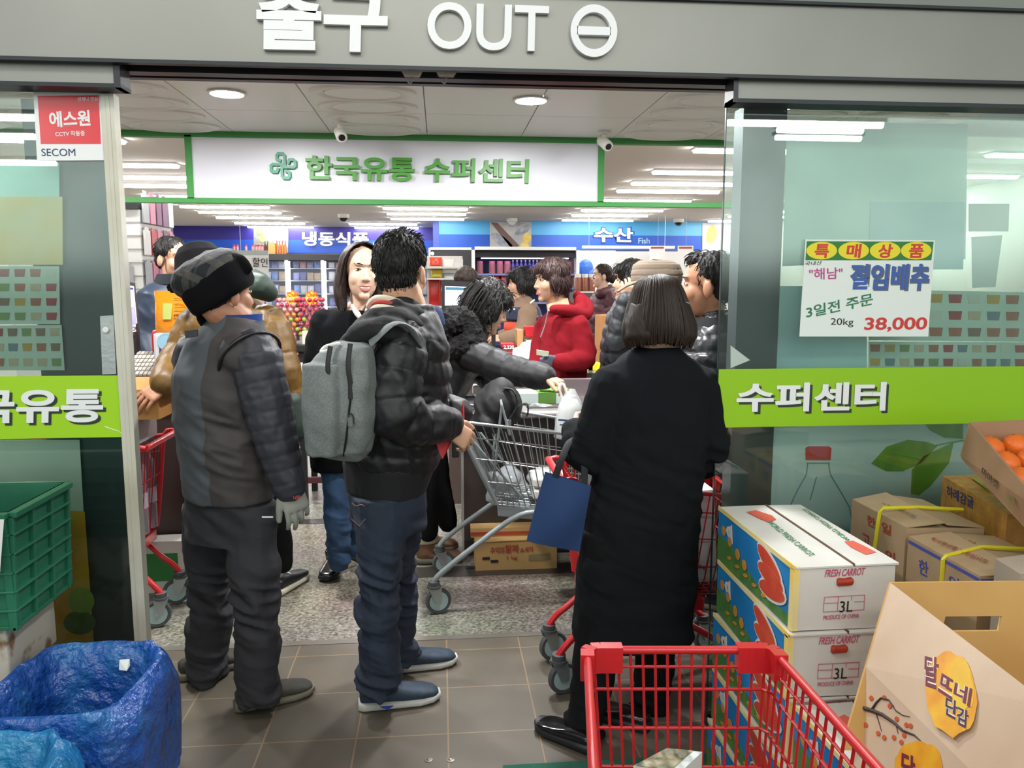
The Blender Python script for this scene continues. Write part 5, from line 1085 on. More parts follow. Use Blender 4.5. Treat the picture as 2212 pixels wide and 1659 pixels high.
obj('stand', MB().tube([V((at(283, 730, 4.22).x, 4.26, .93)), V((at(283, 700, 4.22).x, 4.26, 1.3))], .025, 10).box((at(270, 700, 4.2).x, 4.2, .93), (at(300, 700, 4.2).x, 4.32, .945)), m_blk, mn, True)
def pouch(name, label, px0, px1, py0, py1, Y, m, d=.09, group=None):
    a, b = at(px0, py1, Y), at(px1, py1, Y); w_ = b.x - a.x; h_ = at(px0, py0, Y).z - a.z; t = thing(name, label, 'pouch', ((a.x + b.x) / 2, Y, a.z), group)
    m2 = bagmesh(w_, h_, d); m2.v = [tuple(V(p) + V(((a.x + b.x) / 2, Y, a.z))) for p in m2.v]; obj('pouch_body', m2, m, t, True); return t, Y - d * .5
m_opk = mat('orange foil', '#e08a16', .22, bump=(14, .5, .02), coat=.4)
o_, y_ = pouch('snack_pouch', 'shiny orange refill pouch standing on a purple packet', 338, 409, 628, 718, 4.12, m_opk)
Yq = 4.12 - .052
obj('label_print', MB().slab([at(352, 655, Yq), at(372, 655, Yq), at(370, 690, Yq), at(352, 690, Yq)], (0, -.001, 0)), mat('pale green label', '#b9c46a', .4), o_); obj('barcode', MB().slab([at(384, 702, Yq), at(400, 702, Yq), at(400, 711, Yq), at(384, 711, Yq)], (0, -.001, 0)), m_wp, o_)
bc = MB()
for k in range(6): bc.slab([at(386 + k * 2.2, 703, Yq - .002), at(387 + k * 2.2, 703, Yq - .002), at(387 + k * 2.2, 708, Yq - .002), at(386 + k * 2.2, 708, Yq - .002)], (0, -.0006, 0))
obj('barcode_lines', bc, m_kink, o_)
for k, (x, y) in enumerate(((377, 682), (383, 682), (390, 682), (397, 682))): obj('icon_print', MB().slab([at(x - 2, y - 2, Yq), at(x + 2, y - 2, Yq), at(x + 2, y + 2, Yq), at(x - 2, y + 2, Yq)], (0, -.001, 0)), mat('brown print', '#6a3a12', .5), o_)
tl_ = MB()
for y in (644, 648, 664, 672): tl_.slab([at(376, y, Yq), at(400, y - 1, Yq), at(400, y + 1, Yq), at(376, y + 2, Yq)], (0, -.001, 0))
obj('print_lines', tl_, mat('dark orange print', '#a85a10', .5), o_)
zp = at(370, 718, 4.12).z
pu = thing('tissue_pack', 'purple and white packet under the orange pouch', 'packet', (at(372, 760, 4.12).x, 4.12, .93)); xa, xb = at(342, 760, 4.12).x, at(402, 760, 4.12).x
obj('pack_body', MB().box((xa, 4.05, .932), (xb, 4.19, zp)), mat('pale foil', '#c9cdd4', .3), pu, bevel=.012)
obj('purple_print', MB().slab([at(344, 733, 4.048), at(372, 733, 4.048), at(372, 790, 4.048), at(344, 790, 4.048)], (0, -.001, 0)), mat('purple ink', '#3f2f7a', .4), pu)
obj('round_logo', MB().lathe([(.045, 0), (.045, .002), (.036, .002), (.036, .001), (0, .001)], at(360, 738, 4.046), 24, 0, Matrix.Rotation(R(90), 3, 'X')), mat('pale blue logo', '#8fb9d0', .4), pu)
bx('snack_bag', 'red packet lying behind the orange pouch', 'packet', (at(330, 700, 4.3).x, 4.24, .932), (at(424, 700, 4.3).x, 4.4, 1.27), mat('red foil', '#b8202a', .3), None, .03)
# left red trolley with goods
tL, SL, WL = redtrolley('red basket trolley loaded with boxes behind the left door', (-1.24, 3.58, 0), R(180), .72, .2)
bp3 = thing('bottle_pack', 'shrink-wrapped clear bottles in the left red trolley', 'bottles', WL(.3, 0, .4)); mm = MB()
for i in range(4):
    for j in range(3): c = WL(.13 + .13 * i, -.11 + .11 * j, .385); mm.lathe([(0, 0), (.05, 0), (.05, .22), (.046, .23), (.05, .24), (.05, .3), (.02, .37), (.02, .40), (0, .40)], c, 12)
obj('bottles', mm, mat('clear plastic', '#9a96a0', .12, trans=.0, alpha=.55), bp3, True); obj('labels', (lambda q: [q.lathe([(.051, .12), (.051, .19)], WL(.13 + .13 * i, -.11 + .11 * j, .385), 12, 0, None, False) for i in range(4) for j in range(3)] and q)(MB()), mat('bottle label', '#b9b8c4', .4), bp3, True)
gb_ = thing('foam_carton', 'pale grey carton with a red stripe on the left red trolley', 'carton', (at(320, 945, 3.5).x, 3.58, .83)); a, b = at(255, 957, 3.44), at(367, 940, 3.44)
obj('carton_body', MB().box((-1.86, 3.44, .812), (-1.31, 3.72, .930)), mat('grey carton', '#a8a9ad', .6), gb_); obj('red_stripe', MB().box((-1.86, 3.437, .852), (-1.312, 3.44, .883)), mat('dark red stripe', '#a02030', .5), gb_)
kb_ = thing('kraft_carton', 'small orange kraft carton under the hand at left', 'carton', (at(320, 900, 3.4).x, 3.5, .92)); xk = at(345, 860, 3.44).x
obj('carton_body', MB().box((-1.75, 3.42, .932), (xk, 3.66, 1.06)), mat('orange kraft', '#c48a4e'), kb_); obj('lid_flap', MB().slab([V((-1.75, 3.42, 1.06)), V((xk - .03, 3.42, 1.06)), V((xk - .03, 3.46, 1.11)), V((-1.75, 3.46, 1.11))], (0, .003, 0)), mat('orange kraft', '#c48a4e'), kb_)
ub = thing('floor_carton', 'white and green carton on the floor under the left red trolley', 'carton', (-1.5, 4.0, 0)); obj('carton_body', MB().box((-1.95, 3.84, 0), (-1.19, 3.95, .26)), m_card, ub); obj('green_print', MB().box((-1.6, 3.837, .06), (-1.29, 3.84, .2)), mat('green ink', '#2f7d36'), ub)
# ---- lollipop counter behind the young woman
zc = at(650, 746, 5.3).z; C2 = thing('checkout_counter', 'black checkout end counter with lollipop stands on top', 'counter', (at(650, 800, 5.3).x, 5.5, 0)); xa, xb = at(585, 750, 5.3).x, at(800, 750, 5.3).x
obj('top', MB().box((xa, 5.28, zc - .04), (xb, 5.8, zc)), m_blk, C2); obj('front_panel', MB().box((xa, 5.3, zc - .30), (xb, 5.33, zc - .04)), m_blk, C2)
for x in (xa + .05, xb - .05, at(652, 900, 5.3).x):
    for y in (5.33, 5.74): obj('leg', MB().box((x - .02, y - .02, 0), (x + .02, y + .02, zc - .04)), m_blk, C2)
obj('lower_shelf', MB().box((xa, 5.32, .42), (xb, 5.76, .45)), mat('brown shelf', '#6a4a34', .5), C2); obj('foot_bar', MB().box((xa, 5.32, .16), (xb, 5.35, .2)), mat('maroon bar', '#4a2226', .5), C2)
obj('poster_print', MB().slab([at(645, 783, 5.297), at(690, 783, 5.297), at(690, 832, 5.297), at(640, 832, 5.297)], (0, -.002, 0)), m_wp, C2); obj('round_sticker', MB().lathe([(.042, 0), (.042, .003), (0, .003)], at(631, 761, 5.297), 24, 0, Matrix.Rotation(R(90), 3, 'X')), mat('pink sticker', '#d9a9a0', .5), C2); obj('round_sticker', MB().lathe([(.026, 0), (.026, .005), (0, .005)], at(631, 761, 5.297), 24, 0, Matrix.Rotation(R(90), 3, 'X')), mat('green ink', '#2f7d36'), C2)
bx('kraft_carton', 'kraft carton on the low shelf of the black checkout counter', 'carton', (at(652, 1000, 5.4).x, 5.36, .451), (at(705, 1000, 5.4).x + .1, 5.7, .70), m_kraft); bx('wicker_basket', 'small pale basket on the black checkout counter', 'basket', (at(655, 740, 5.4).x, 5.36, zc), (at(672, 740, 5.4).x, 5.5, zc + .09), mat('pale basket', '#cfc4b0', .6)); bx('small_box', 'small pink and white box beside the lollipops', 'box', (at(613, 740, 5.36).x, 5.34, zc), (at(636, 740, 5.36).x, 5.44, zc + .07), mat('pink white print', '#d9b0b4', .5))
lol0 = {}; rn = random.Random(2); lc = [('pink', '#d98a86'), ('orange', '#d9772e'), ('green', '#7d9a3a'), ('red', '#b03048'), ('plum', '#7a3450')]
for si, (px, side) in enumerate(((632, 'left'), (673, 'right'))):
    Yl = 5.5; p = at(px, 746, Yl); ld = thing('lollipop_stand', 'lollipop stand topped by a yellow flower-shaped sign, %s of two' % side, 'stand', (p.x, Yl, zc), 'lollipop stands')
    obj('pole', MB().tube([V((p.x, Yl, zc)), at(px, 640, Yl)], .012, 10), m_tr, ld, True)
    bs = obj('drum', MB().lathe([(.05, 0), (.05, .24), (.02, .26)], V((p.x, Yl, zc + .02)), 20), mat('clear stand', '#b88a86', .3), ld, True)
    cY = Yl - .04; cc = at(px - (0 if si == 0 else 0), 645, cY); rr = (at(px + 15, 645, cY) - at(px, 645, cY)).length
    fl = [cc + V((math.cos(a) * rr * (1 + .09 * math.cos(8 * a)), 0, math.sin(a) * rr * 1.15 * (1 + .09 * math.cos(8 * a)))) for a in [2 * math.pi * k / 64 for k in range(64)]]
    hd = obj('flower_sign', MB().slab(fl, (0, .006, 0)), mat('orange red print', '#e0642a', .4), ld); fl2 = [cc + (q - cc) * .82 + V((0, -.003, 0)) for q in fl]; obj('yellow_face', MB().slab(fl2, (0, .002, 0)), mat('sign yellow', '#f2c230', .4), hd)
    m_lr = mat('red script', '#d2361e', .4); txt('lettering', 'Chupa', m_lr, hd, at(px - 10, 644, cY - .006), at(px + 11, 642, cY - .006), at(px - 9, 632, cY - .006), .01, .001); txt('lettering', 'Chups', m_lr, hd, at(px - 10, 656, cY - .006), at(px + 11, 654, cY - .006), at(px - 9, 644, cY - .006), .01, .001)
    for r_ in range(8):
        for k in range(7):
            a = math.pi + math.pi * (k + .5 * (r_ % 2)) / 6.5; q = V((p.x + .085 * math.cos(a), Yl + .085 * math.sin(a), zc + .05 + r_ * .033)); ci = rn.choice([[0, 0, 3], [0, 0, 1], [0, 1, 2], [2, 1, 4], [1, 2, 2], [4, 3, 2]][min(5, int((7 - r_) / 1.4))]) if si == 0 else rn.choice([3, 4, 3, 2])
            lab = '%s wrapped lollipop on the %s lollipop stand' % (lc[ci][0], side)
            if ci not in lol0: lol0[ci] = obj('lollipop', MB().ell((0, 0, 0), (.015, .015, .015), None, 10).tube([(0, 0, 0), (0, .001, -.0155)], .004, 5), mat('wrapper ' + lc[ci][0], lc[ci][1], .25), None, True, 0, lab, 'lollipop', 'lollipops on the stands'); lol0[ci].location = q
            else: dup(lol0[ci], q, 0, lab)
# ---- main checkout
C1 = thing('checkout_counter', 'dark wood checkout counter with steel top behind the silver trolley', 'counter', (1.0, 4.4, 0)); x0_ = at(1000, 1000, 4.2).x
obj('front_panel', MB().box((x0_, 4.2, .1), (2.6, 4.24, .80)), m_wood, C1); obj('side_panel', MB().box((x0_, 4.24, 0), (x0_ + .03, 4.66, .80)), m_wood, C1); obj('plinth', MB().box((x0_ + .03, 4.25, 0), (2.6, 4.6, .1)), m_dk, C1)
obj('edge_strip', MB().box((x0_ - .008, 4.195, 0), (x0_ + .004, 4.205, .80)), m_ss, C1)
obj('top', MB().box((x0_ - .01, 4.10, .80), (2.6, 4.66, .835)), m_ss, C1, bevel=.004); obj('conveyor', MB().box((x0_ + .35, 4.18, .835), (2.4, 4.55, .84)), mat('dark belt', '#4a4644', .7), C1); obj('far_rail', MB().box((x0_ + .3, 4.6, .835), (2.6, 4.66, .94)), mat('mauve steel', '#9a8a8e', .35, .5), C1)
obj('front_lip', MB().tube([V((x0_, 4.10, .815)), V((2.6, 4.10, .815))], .022, 12), m_ss, C1, True)
cr_ = thing('card_reader', 'grey card terminal at the left end of the main counter', 'card reader', (at(1008, 855, 4.25).x, 4.3, .835)); xa = at(990, 855, 4.25).x
obj('body', MB().hexa([V((xa, 4.16, .836)), V((xa + .1, 4.16, .836)), V((xa + .1, 4.34, .836)), V((xa, 4.34, .836)), V((xa, 4.16, .86)), V((xa + .1, 4.16, .86)), V((xa + .1, 4.34, .90)), V((xa, 4.34, .90))]), mat('grey terminal', '#9fa3a5', .4), cr_, bevel=.004); obj('slot', MB().box((xa + .01, 4.27, .887), (xa + .09, 4.28, .894)), m_blk, cr_)
mk_ = bx('milk_carton', 'small white carton with red dot beside the card terminal', 'carton', (at(1021, 840, 4.5).x, 4.42, .841), (at(1043, 840, 4.5).x, 4.52, .93), m_wp)
gp = thing('vegetable_pack', 'pack of green vegetables on the checkout belt', 'packet', at(1175, 875, 4.35)); xa, xb = at(1105, 870, 4.4).x, at(1215, 870, 4.4).x
obj('white_tray', MB().box((xa, 4.3, .841), (xb, 4.5, .90)), mat('pale carton', '#cfdcd8'), gp); obj('green_label', MB().box((xa + .14, 4.297, .842), (xa + .24, 4.5, .903)), mat('leaf green print', '#5f8a3a', .5), gp); obj('leaves', MB().ell((xa + .26, 4.33, .915), (.06, .04, .02), None, 12).ell((xa + .2, 4.36, .915), (.05, .04, .02), None, 12), mat('leaf green', '#6f9a45', .6, bump=(30, .8, .02)), gp, True)
def crumple(name, label, cat, c, r, m, s=9, amp=.02, seed=0, group=None):
    g_ = ell_geo(c, r, None, 40); a = np.array([tuple(p) for p in g_[0]]); n_ = a - np.array(tuple(c)); n_ /= np.maximum(np.linalg.norm(n_, axis=1), 1e-6)[:, None]; a = a + n_ * (amp * (np.abs(vnoise(a + seed, s)) * 2 - .5 + .5 * vnoise(a + seed, s * 2.5)))[:, None]; m2 = MB(); m2.add([tuple(p) for p in a], g_[1]); return obj(name, m2, m, None, True, 0, label, cat, group)
m_clr = mat('clear film', '#dfe3e6', .12, alpha=.42); m_wbag = mat('white film', '#e4e6e8', .3, alpha=.85)
crumple('plastic_bag', 'crumpled clear bag on the counter left of the held milk', 'bag', at(1165, 888, 4.25), (.07, .05, .03), m_clr, 20, .02); crumple('plastic_bag', 'white plastic bag by the cashier in red', 'bag', at(1135, 765, 5.25) + V((0, 0, -.02)), (.09, .06, .09), m_wbag, 14, .025, 3)
# sausage carton on the floor
kx = thing('sausage_carton', 'kraft carton with red sausage lettering on the floor by the counter', 'carton', (at(1110, 1228, 4.02).x, 4.1, 0)); xa, xb = at(1027, 1200, 4.0).x, at(1203, 1200, 4.0).x; zt = at(1110, 1172, 4.0).z
m_kr2 = mat('yellow kraft', '#b9955e', .7); obj('carton_body', MB().box((xa, 4.0, 0), (xb, 4.19, zt)), m_kr2, kx); obj('carton_lid', MB().box((xa - .02, 4.1, zt), (xb, 4.195, zt + .05)), m_kr2, kx); obj('red_band', MB().box((xa - .022, 4.097, zt + .012), (xb, 4.1, zt + .03)), m_rp, kx)
Yk = 3.998; txt('lettering', '추억의', m_rp, kx, at(1059, 1197, Yk), at(1089, 1196, Yk), at(1059, 1182, Yk), .02, .001); txt('lettering', '알짜', m_rp, kx, at(1091, 1195, Yk), at(1121, 1194, Yk), at(1091, 1177, Yk), .03, .001); txt('lettering', '소세지', m_rp, kx, at(1123, 1194, Yk), at(1151, 1192, Yk), at(1123, 1182, Yk), .02, .001); txt('lettering', '1 kg', m_rp, kx, at(1095, 1210, Yk), at(1117, 1210, Yk), at(1095, 1201, Yk), .01, .001)
obj('barcode', MB().slab([at(1142, 1198, Yk), at(1189, 1195, Yk), at(1189, 1209, Yk), at(1142, 1211, Yk)], (0, -.001, 0)), mat('olive block', '#8a7a50', .6), kx); obj('black_print', MB().slab([at(1042, 1204, Yk), at(1058, 1203, Yk), at(1058, 1209, Yk), at(1042, 1210, Yk)], (0, -.001, 0)), m_kink, kx); obj('black_print', MB().slab([at(1060, 1210, Yk), at(1076, 1209, Yk), at(1076, 1215, Yk), at(1060, 1216, Yk)], (0, -.001, 0)), m_kink, kx); 
# black bag and shopping in the silver trolley
b1_ = thing('backpack', 'black backpack slumped in the seat of the silver trolley', 'bag', at(1080, 930, 3.72)); m_bk = mat('black nylon', '#0f1012', .6, bump=(30, .3, .01))
pc1 = at(1078, 880, 3.72)
soft('bag_body', [ell_geo(pc1, (.115, .10, .125), None, 20), ell_geo(pc1 + V((.01, 0, .07)), (.07, .07, .07), None, 20), ell_geo(pc1 + V((-.06, 0, -.07)), (.09, .1, .06), None, 20)], m_bk, b1_, .009, 6, folds(.016, 11, (1, 1, .5)))
obj('carry_strap', MB().tube(smooth_path([at(1115, 880, 3.64), at(1138, 872, 3.62), at(1140, 895, 3.62), at(1132, 902, 3.62)], [.01] * 4)[0], .011, 8, 0, ((0, 1, 0), 1.4, .35)), m_bk, b1_, True); obj('shoulder_strap', MB().tube(smooth_path([at(1092, 838, 3.66), at(1110, 845, 3.62), at(1117, 875, 3.62), at(1100, 905, 3.62)], [.01] * 4)[0], .012, 8, 0, ((0, 1, 0), 1.3, .35)), m_bk, b1_, True); obj('buckle', MB().box(tuple(at(1098, 915, 3.62) - V((.014, .004, .02))), tuple(at(1098, 915, 3.62) + V((.014, .004, .02)))), m_stl, b1_, bevel=.003)
crumple('plastic_bag', 'tied clear bag of goods in the basket of the silver trolley', 'bag', at(1095, 1045, 3.68), (.085, .09, .085), mat('grey film', '#a9adb0', .15, alpha=.7), 12, .03, 7); 
for k, lab in ((0, 'lower'), (1, 'upper')): bx('food_tray', 'white wrapped food tray in the silver trolley, %s one' % lab, 'tray', (at(1148, 1070, 3.62).x, 3.56, .50 + .055 * k), (at(1148, 1070, 3.62).x + .17, 3.74, .55 + .055 * k), m_wp, 'trays in the silver trolley', .012)
crumple('plastic_bag', 'clear knotted bag on food trays in the silver trolley', 'bag', at(1168, 1030, 3.65) + V((.02, 0, -.005)), (.085, .08, .045), m_clr, 14, .02, 11)
# ---- mid ground tills and goods
C3 = thing('checkout_counter', 'low counter with small goods behind the cashier in red', 'counter', (.7, 5.55, 0)); obj('body', MB().box((.05, 5.3, 0), (2.6, 5.8, .86)), mat('brown counter', '#5a4a44'), C3); obj('top', MB().box((.03, 5.28, .86), (2.62, 5.82, .9)), m_ss, C3)
mo = thing('monitor', 'black till monitor with white screen between the heads in the middle', 'monitor', at(985, 700, 5.5)); a = [at(954, 606, 5.5), at(1030, 609, 5.5), at(1030, 668, 5.5), at(954, 670, 5.5)]
obj('case', MB().slab(a, (0, .03, 0)), m_blk, mo); obj('screen', MB().slab([at(961, 618, 5.498), at(1022, 620, 5.498), at(1022, 658, 5.498), at(961, 660, 5.498)], (0, -.001, 0)), mat('lit screen', '#dcdcf4'), mo); obj('screen_bar', MB().slab([at(963, 620, 5.496), at(1020, 622, 5.496), at(1020, 627, 5.496), at(963, 626, 5.496)], (0, -.001, 0)), mat('lit teal', '#3a6a80', .3, emit=.3), mo); obj('stand', MB().tube([V((at(990, 660, 5.54).x, 5.54, .9)), at(990, 640, 5.54)], .025, 10), m_blk, mo, True)
m5 = thing('display', 'small customer display beside the orange-vested worker', 'monitor', at(1066, 722, 5.4)); obj('case', MB().slab([at(1058, 690, 5.4), at(1076, 692, 5.4), at(1076, 722, 5.4), at(1055, 722, 5.4)], (0, .02, 0)), m_blk, m5); obj('screen', MB().slab([at(1060, 694, 5.398), at(1072, 695, 5.398), at(1072, 708, 5.398), at(1060, 708, 5.398)], (0, -.001, 0)), mat('lit screen', '#dcdcf4'), m5); obj('stand', MB().tube([V((at(1066, 722, 5.42).x, 5.42, .9)), at(1066, 715, 5.42)], .015, 8), m_blk, m5)
ch_ = [((928, 955, 556, 575), '#d8452a', 'red'), ((955, 985, 560, 590), '#d8d4cc', 'white'), ((930, 956, 578, 600), '#c9b23a', 'yellow'), ((958, 990, 590, 612), '#b7bcc2', 'silver'), ((926, 950, 600, 660), '#b0241e', 'dark red'), ((951, 975, 606, 660), '#c63a26', 'scarlet'), ((928, 952, 663, 691), '#a81f24', 'crimson')]
sk_ = thing('snack_rack', 'white snack rack full of crisp packets behind the till monitor', 'rack', at(960, 700, 7.6)); xa, xb = at(922, 600, 7.6).x, at(1000, 600, 7.6).x
obj('frame', MB().box((xa, 7.7, 0), (xb, 7.74, at(960, 553, 7.7).z)), m_wp, sk_)
for y in (577, 601, 661, 692): obj('shelf', MB().box((xa, 7.45, at(960, y, 7.55).z - .015), (xb, 7.7, at(960, y, 7.55).z)), m_wp, sk_)
for k, ((a_, b_, c_, d_), h_, cn) in enumerate(ch_): pouch('crisp_packet', '%s crisp packet on the snack rack behind the till monitor' % cn, a_, b_, c_, d_, 7.55, mat('foil ' + cn, h_, .3), .08, 'crisp packets on the rack')
txt('lettering', 'Dig', mat('sign yellow', '#f2c230'), bpy.data.objects['crisp_packet.005'], at(953, 632, 7.5), at(973, 632, 7.5), at(953, 620, 7.5), .02, .003)
for k, (x0p, x1p, y0p, y1p, h_, lab, cat) in enumerate(((1135, 1158, 705, 735, '#b8202a', 'red printed box on the counter behind the cashier', 'box'), (1136, 1158, 735, 752, '#d9d4d0', 'white box under the red printed box', 'box'), (1084, 1112, 742, 758, '#a82026', 'red price rack strip with white numerals, upper', 'price strip'), (1084, 1112, 760, 775, '#a82026', 'red price rack strip with white numerals, lower', 'price strip'), (1117, 1130, 712, 740, '#b58a5a', 'stack of tan paper cups on the counter', 'cups'), (1102, 1122, 768, 780, '#e3cf2a', 'yellow tray on the counter before the vested worker', 'tray'), (1270, 1282, 762, 785, '#2a3a8a', 'blue packet at the right of the cashier in red', 'packet'), (1262, 1300, 785, 795, '#e3d02a', 'yellow tray at the right of the cashier in red', 'tray'))):
    a, b = at(x0p, y1p, 5.42), at(x1p, y0p, 5.42); o = bx('small_goods' if cat not in ('tray',) else 'goods_tray', lab, cat, (a.x, 5.42, .9 if k not in (0, 2) else (at(0, 735, 5.42).z if k == 0 else at(0, 759, 5.42).z)), (b.x, 5.55, b.z), mat('goods ' + h_, h_, .4), 'goods on the back counter')
    if 'strip' in lab: txt('lettering', '2,220' if k == 2 else '8,224', m_let, o, at(x0p + 4, y1p - 3, 5.418), at(x1p - 2, y1p - 3, 5.418), at(x0p + 4, y0p + 4, 5.418), .02, .002)
Yo = 6.6
for k in range(4): bx('kraft_carton', 'orange kraft carton %s the stack behind the cashier in red' % ('at the bottom of', 'second from the floor in', 'third from the floor in', 'on top of')[k], 'carton', (at(1300, 700, Yo).x, Yo, .31 * k + .001), (at(1345, 700, Yo).x, Yo + .3, .31 * k + .309), mat('orange kraft', '#c48a4e'), 'kraft carton stack')
# ================================================================ people
m_skin = mat('skin', '#c89a7e', .5, bump=(120, .05, .002)); m_skin2 = mat('tanned skin', '#a9765a', .5, bump=(120, .05, .002)); m_skin3 = mat('fair skin', '#dcb49c', .45, bump=(120, .04, .002))
m_eye = mat('eye white', '#d9d4cc', .3); m_iris = mat('dark iris', '#1c1410', .2); m_lip = mat('lips', '#a8605a', .45); m_lipr = mat('rose lips', '#b5625e', .4); m_teeth = mat('teeth', '#e8e2d8', .3)
def hairmat(k, c): return mat(k, c, .55, bump=(70, .6, .005), stretch=(1, 1, .12), spec=.35)
m_hblk = hairmat('black hair', '#14120f'); m_hbrn = hairmat('dark brown hair', '#2c201a'); m_hwine = hairmat('wine brown hair', '#33201d')
def fwd(a): return V((math.sin(a), math.cos(a), 0))
def rgt(a): return V((math.cos(a), -math.sin(a), 0))
def hmat(yaw, pitch=0, roll=0):
    B = Matrix((rgt(yaw), fwd(yaw), V((0, 0, 1)))).transposed(); return B @ Matrix.Rotation(-pitch, 3, 'X') @ Matrix.Rotation(roll, 3, 'Y')
def torso(rings, a, n=24, e=2.4):
    r_ = rgt(a); cs = [V(c) for c, _, _ in rings]; out = []
    for i, (c, hw, hd) in enumerate(rings):
        t = (cs[min(i + 1, len(cs) - 1)] - cs[max(i - 1, 0)]).normalized(); f_ = t.cross(r_).normalized(); out.append((V(c), r_ * hw, f_ * hd))
    return loft(out, n, e)
def head_prims(c, M, s):
    E = lambda p, r, Mx=None: ell_geo(V(c) + M @ (V(p) * s), [x * s for x in r], M @ Mx if Mx else M, 24)
    L = lambda ps, rs: limb([V(c) + M @ (V(p) * s) for p in ps], [r * s for r in rs], 12)
    return [E((0, -.012, .035), (.074, .092, .082)), E((0, .030, -.03), (.060, .058, .085)), E((0, .036, -.072), (.043, .046, .036)), E((0, .068, -.096), (.022, .019, .018)),
            L([(0, .078, .012), (0, .088, -.008), (0, .0965, -.026)], [.0075, .0095, .0115]), E((.011, .088, -.029), (.0075, .009, .0075)), E((-.011, .088, -.029), (.0075, .009, .0075)),
            E((.032, .050, -.026), (.030, .030, .036)), E((-.032, .050, -.026), (.030, .030, .036)), E((0, .066, .034), (.048, .018, .014)),
            E((0, .079, -.062), (.022, .010, .014)), E((.078, -.008, -.012), (.010, .019, .032), Matrix.Rotation(.25, 3, 'Z')), E((-.078, -.008, -.012), (.010, .019, .032), Matrix.Rotation(-.25, 3, 'Z'))]
def face_bits(root, c, M, s, lip=None, smile=False, brow=m_hblk):
    Wd = lambda p: V(c) + M @ (V(p) * s)
    for sd in (-1, 1):
        e = obj('eye', MB().ell(Wd((sd * .031, .0690, .010)), (.0135 * s, .008 * s, .0042 * s), M, 14), m_eye, root, True)
        obj('iris', MB().ell(Wd((sd * .031, .0752, .010)), (.0054 * s, .0036 * s, .0043 * s), M, 12), m_iris, e, True)
        obj('eyelid', MB().tube([Wd((sd * .016, .0755, .0095)), Wd((sd * .024, .0780, .0140)), Wd((sd * .034, .0760, .0150)), Wd((sd * .046, .0665, .0110))], [.0010 * s, .0017 * s, .0017 * s, .0010 * s], 6), m_iris, e, True)
        obj('eyebrow', MB().tube([Wd((sd * .013, .0835, .0315)), Wd((sd * .028, .082, .036)), Wd((sd * .048, .066, .0345))], [.0012 * s, .0022 * s, .0009 * s], 6), brow, root, True)
    l = MB()
    if smile:
        l.tube([Wd((-.028, .075, -.056)), Wd((-.012, .0885, -.055)), Wd((0, .0905, -.0555)), Wd((.012, .0885, -.055)), Wd((.028, .075, -.056))], [.0012 * s, .0032 * s, .0032 * s, .0032 * s, .0012 * s], 8); l.tube([Wd((-.028, .075, -.056)), Wd((-.014, .086, -.0705)), Wd((0, .089, -.0745)), Wd((.014, .086, -.0705)), Wd((.028, .075, -.056))], [.0012 * s, .0038 * s, .0045 * s, .0038 * s, .0012 * s], 8)
        obj('teeth', MB().ell(Wd((0, .0815, -.0625)), (.021 * s, .0085 * s, .007 * s), M, 14), m_teeth, root, True)
    else:
        for dz, r_ in ((-.0575, .0042), (-.066, .005)): l.tube([Wd((-.023, .077, -.062)), Wd((-.01, .0885, dz)), Wd((0, .0905, dz)), Wd((.01, .0885, dz)), Wd((.023, .077, -.062))], [.001 * s, r_ * s, r_ * s, r_ * s, .001 * s], 8)
    obj('lips', l, lip or m_lip, root, True)
def hand(w_, d, nr, th, L=.175, curl=(.35, .5, .4), spread=.10, thumb=.6, s=1.0):
    """prims of a hand: wrist w_, direction d, back-of-hand normal nr, th = +1/-1 thumb side"""
    d = V(d).normalized(); nr = V(nr); nr = (nr - d * nr.dot(d)).normalized(); t = d.cross(nr) * th; k = L / .175; pr = []; w_ = V(w_)
    pr.append(loft([(w_ - d * .03 * k, t * .026 * k, nr * .019 * k), (w_, t * .027 * k, nr * .018 * k), (w_ + d * .04 * k, t * .038 * k, nr * .016 * k), (w_ + d * .082 * k, t * .041 * k, nr * .0125 * k), (w_ + d * .092 * k, t * .036 * k, nr * .008 * k)], 18, 2.6))
    for i, (o_, l_, r_) in enumerate(((.031, .074, .0088), (.0105, .083, .0092), (-.0105, .078, .0088), (-.031, .062, .0078))):
        p = w_ + d * (.083 - .004 * abs(i - 1)) * k + t * o_ * k; dd = (d + t * (o_ * spread * 18)).normalized(); pts = [p - dd * .02 * k, p]; an = 0
        for j, fr_ in enumerate((.45, .31, .24)):
            an += curl[j] * (1 + .12 * i); q = dd * math.cos(an) - nr * math.sin(an); p = p + q * l_ * fr_ * k; pts.append(p)
        pr.append(limb(pts, [r_ * k * 1.05, r_ * k, r_ * .95 * k, r_ * .88 * k, r_ * .75 * k], 10, 3))
    p = w_ + d * .022 * k + t * .026 * k; q0 = (d * .75 + t * thumb - nr * .25).normalized(); q1 = (d * .92 + t * .18 - nr * .4).normalized()
    pr.append(limb([w_ + d * .01 * k + t * .012 * k, p + q0 * .012 * k, p + q0 * .045 * k, p + q0 * .045 * k + q1 * .028 * k, p + q0 * .045 * k + q1 * .05 * k], [.016 * k, .0145 * k, .0115 * k, .0105 * k, .0085 * k], 10, 3)); return pr
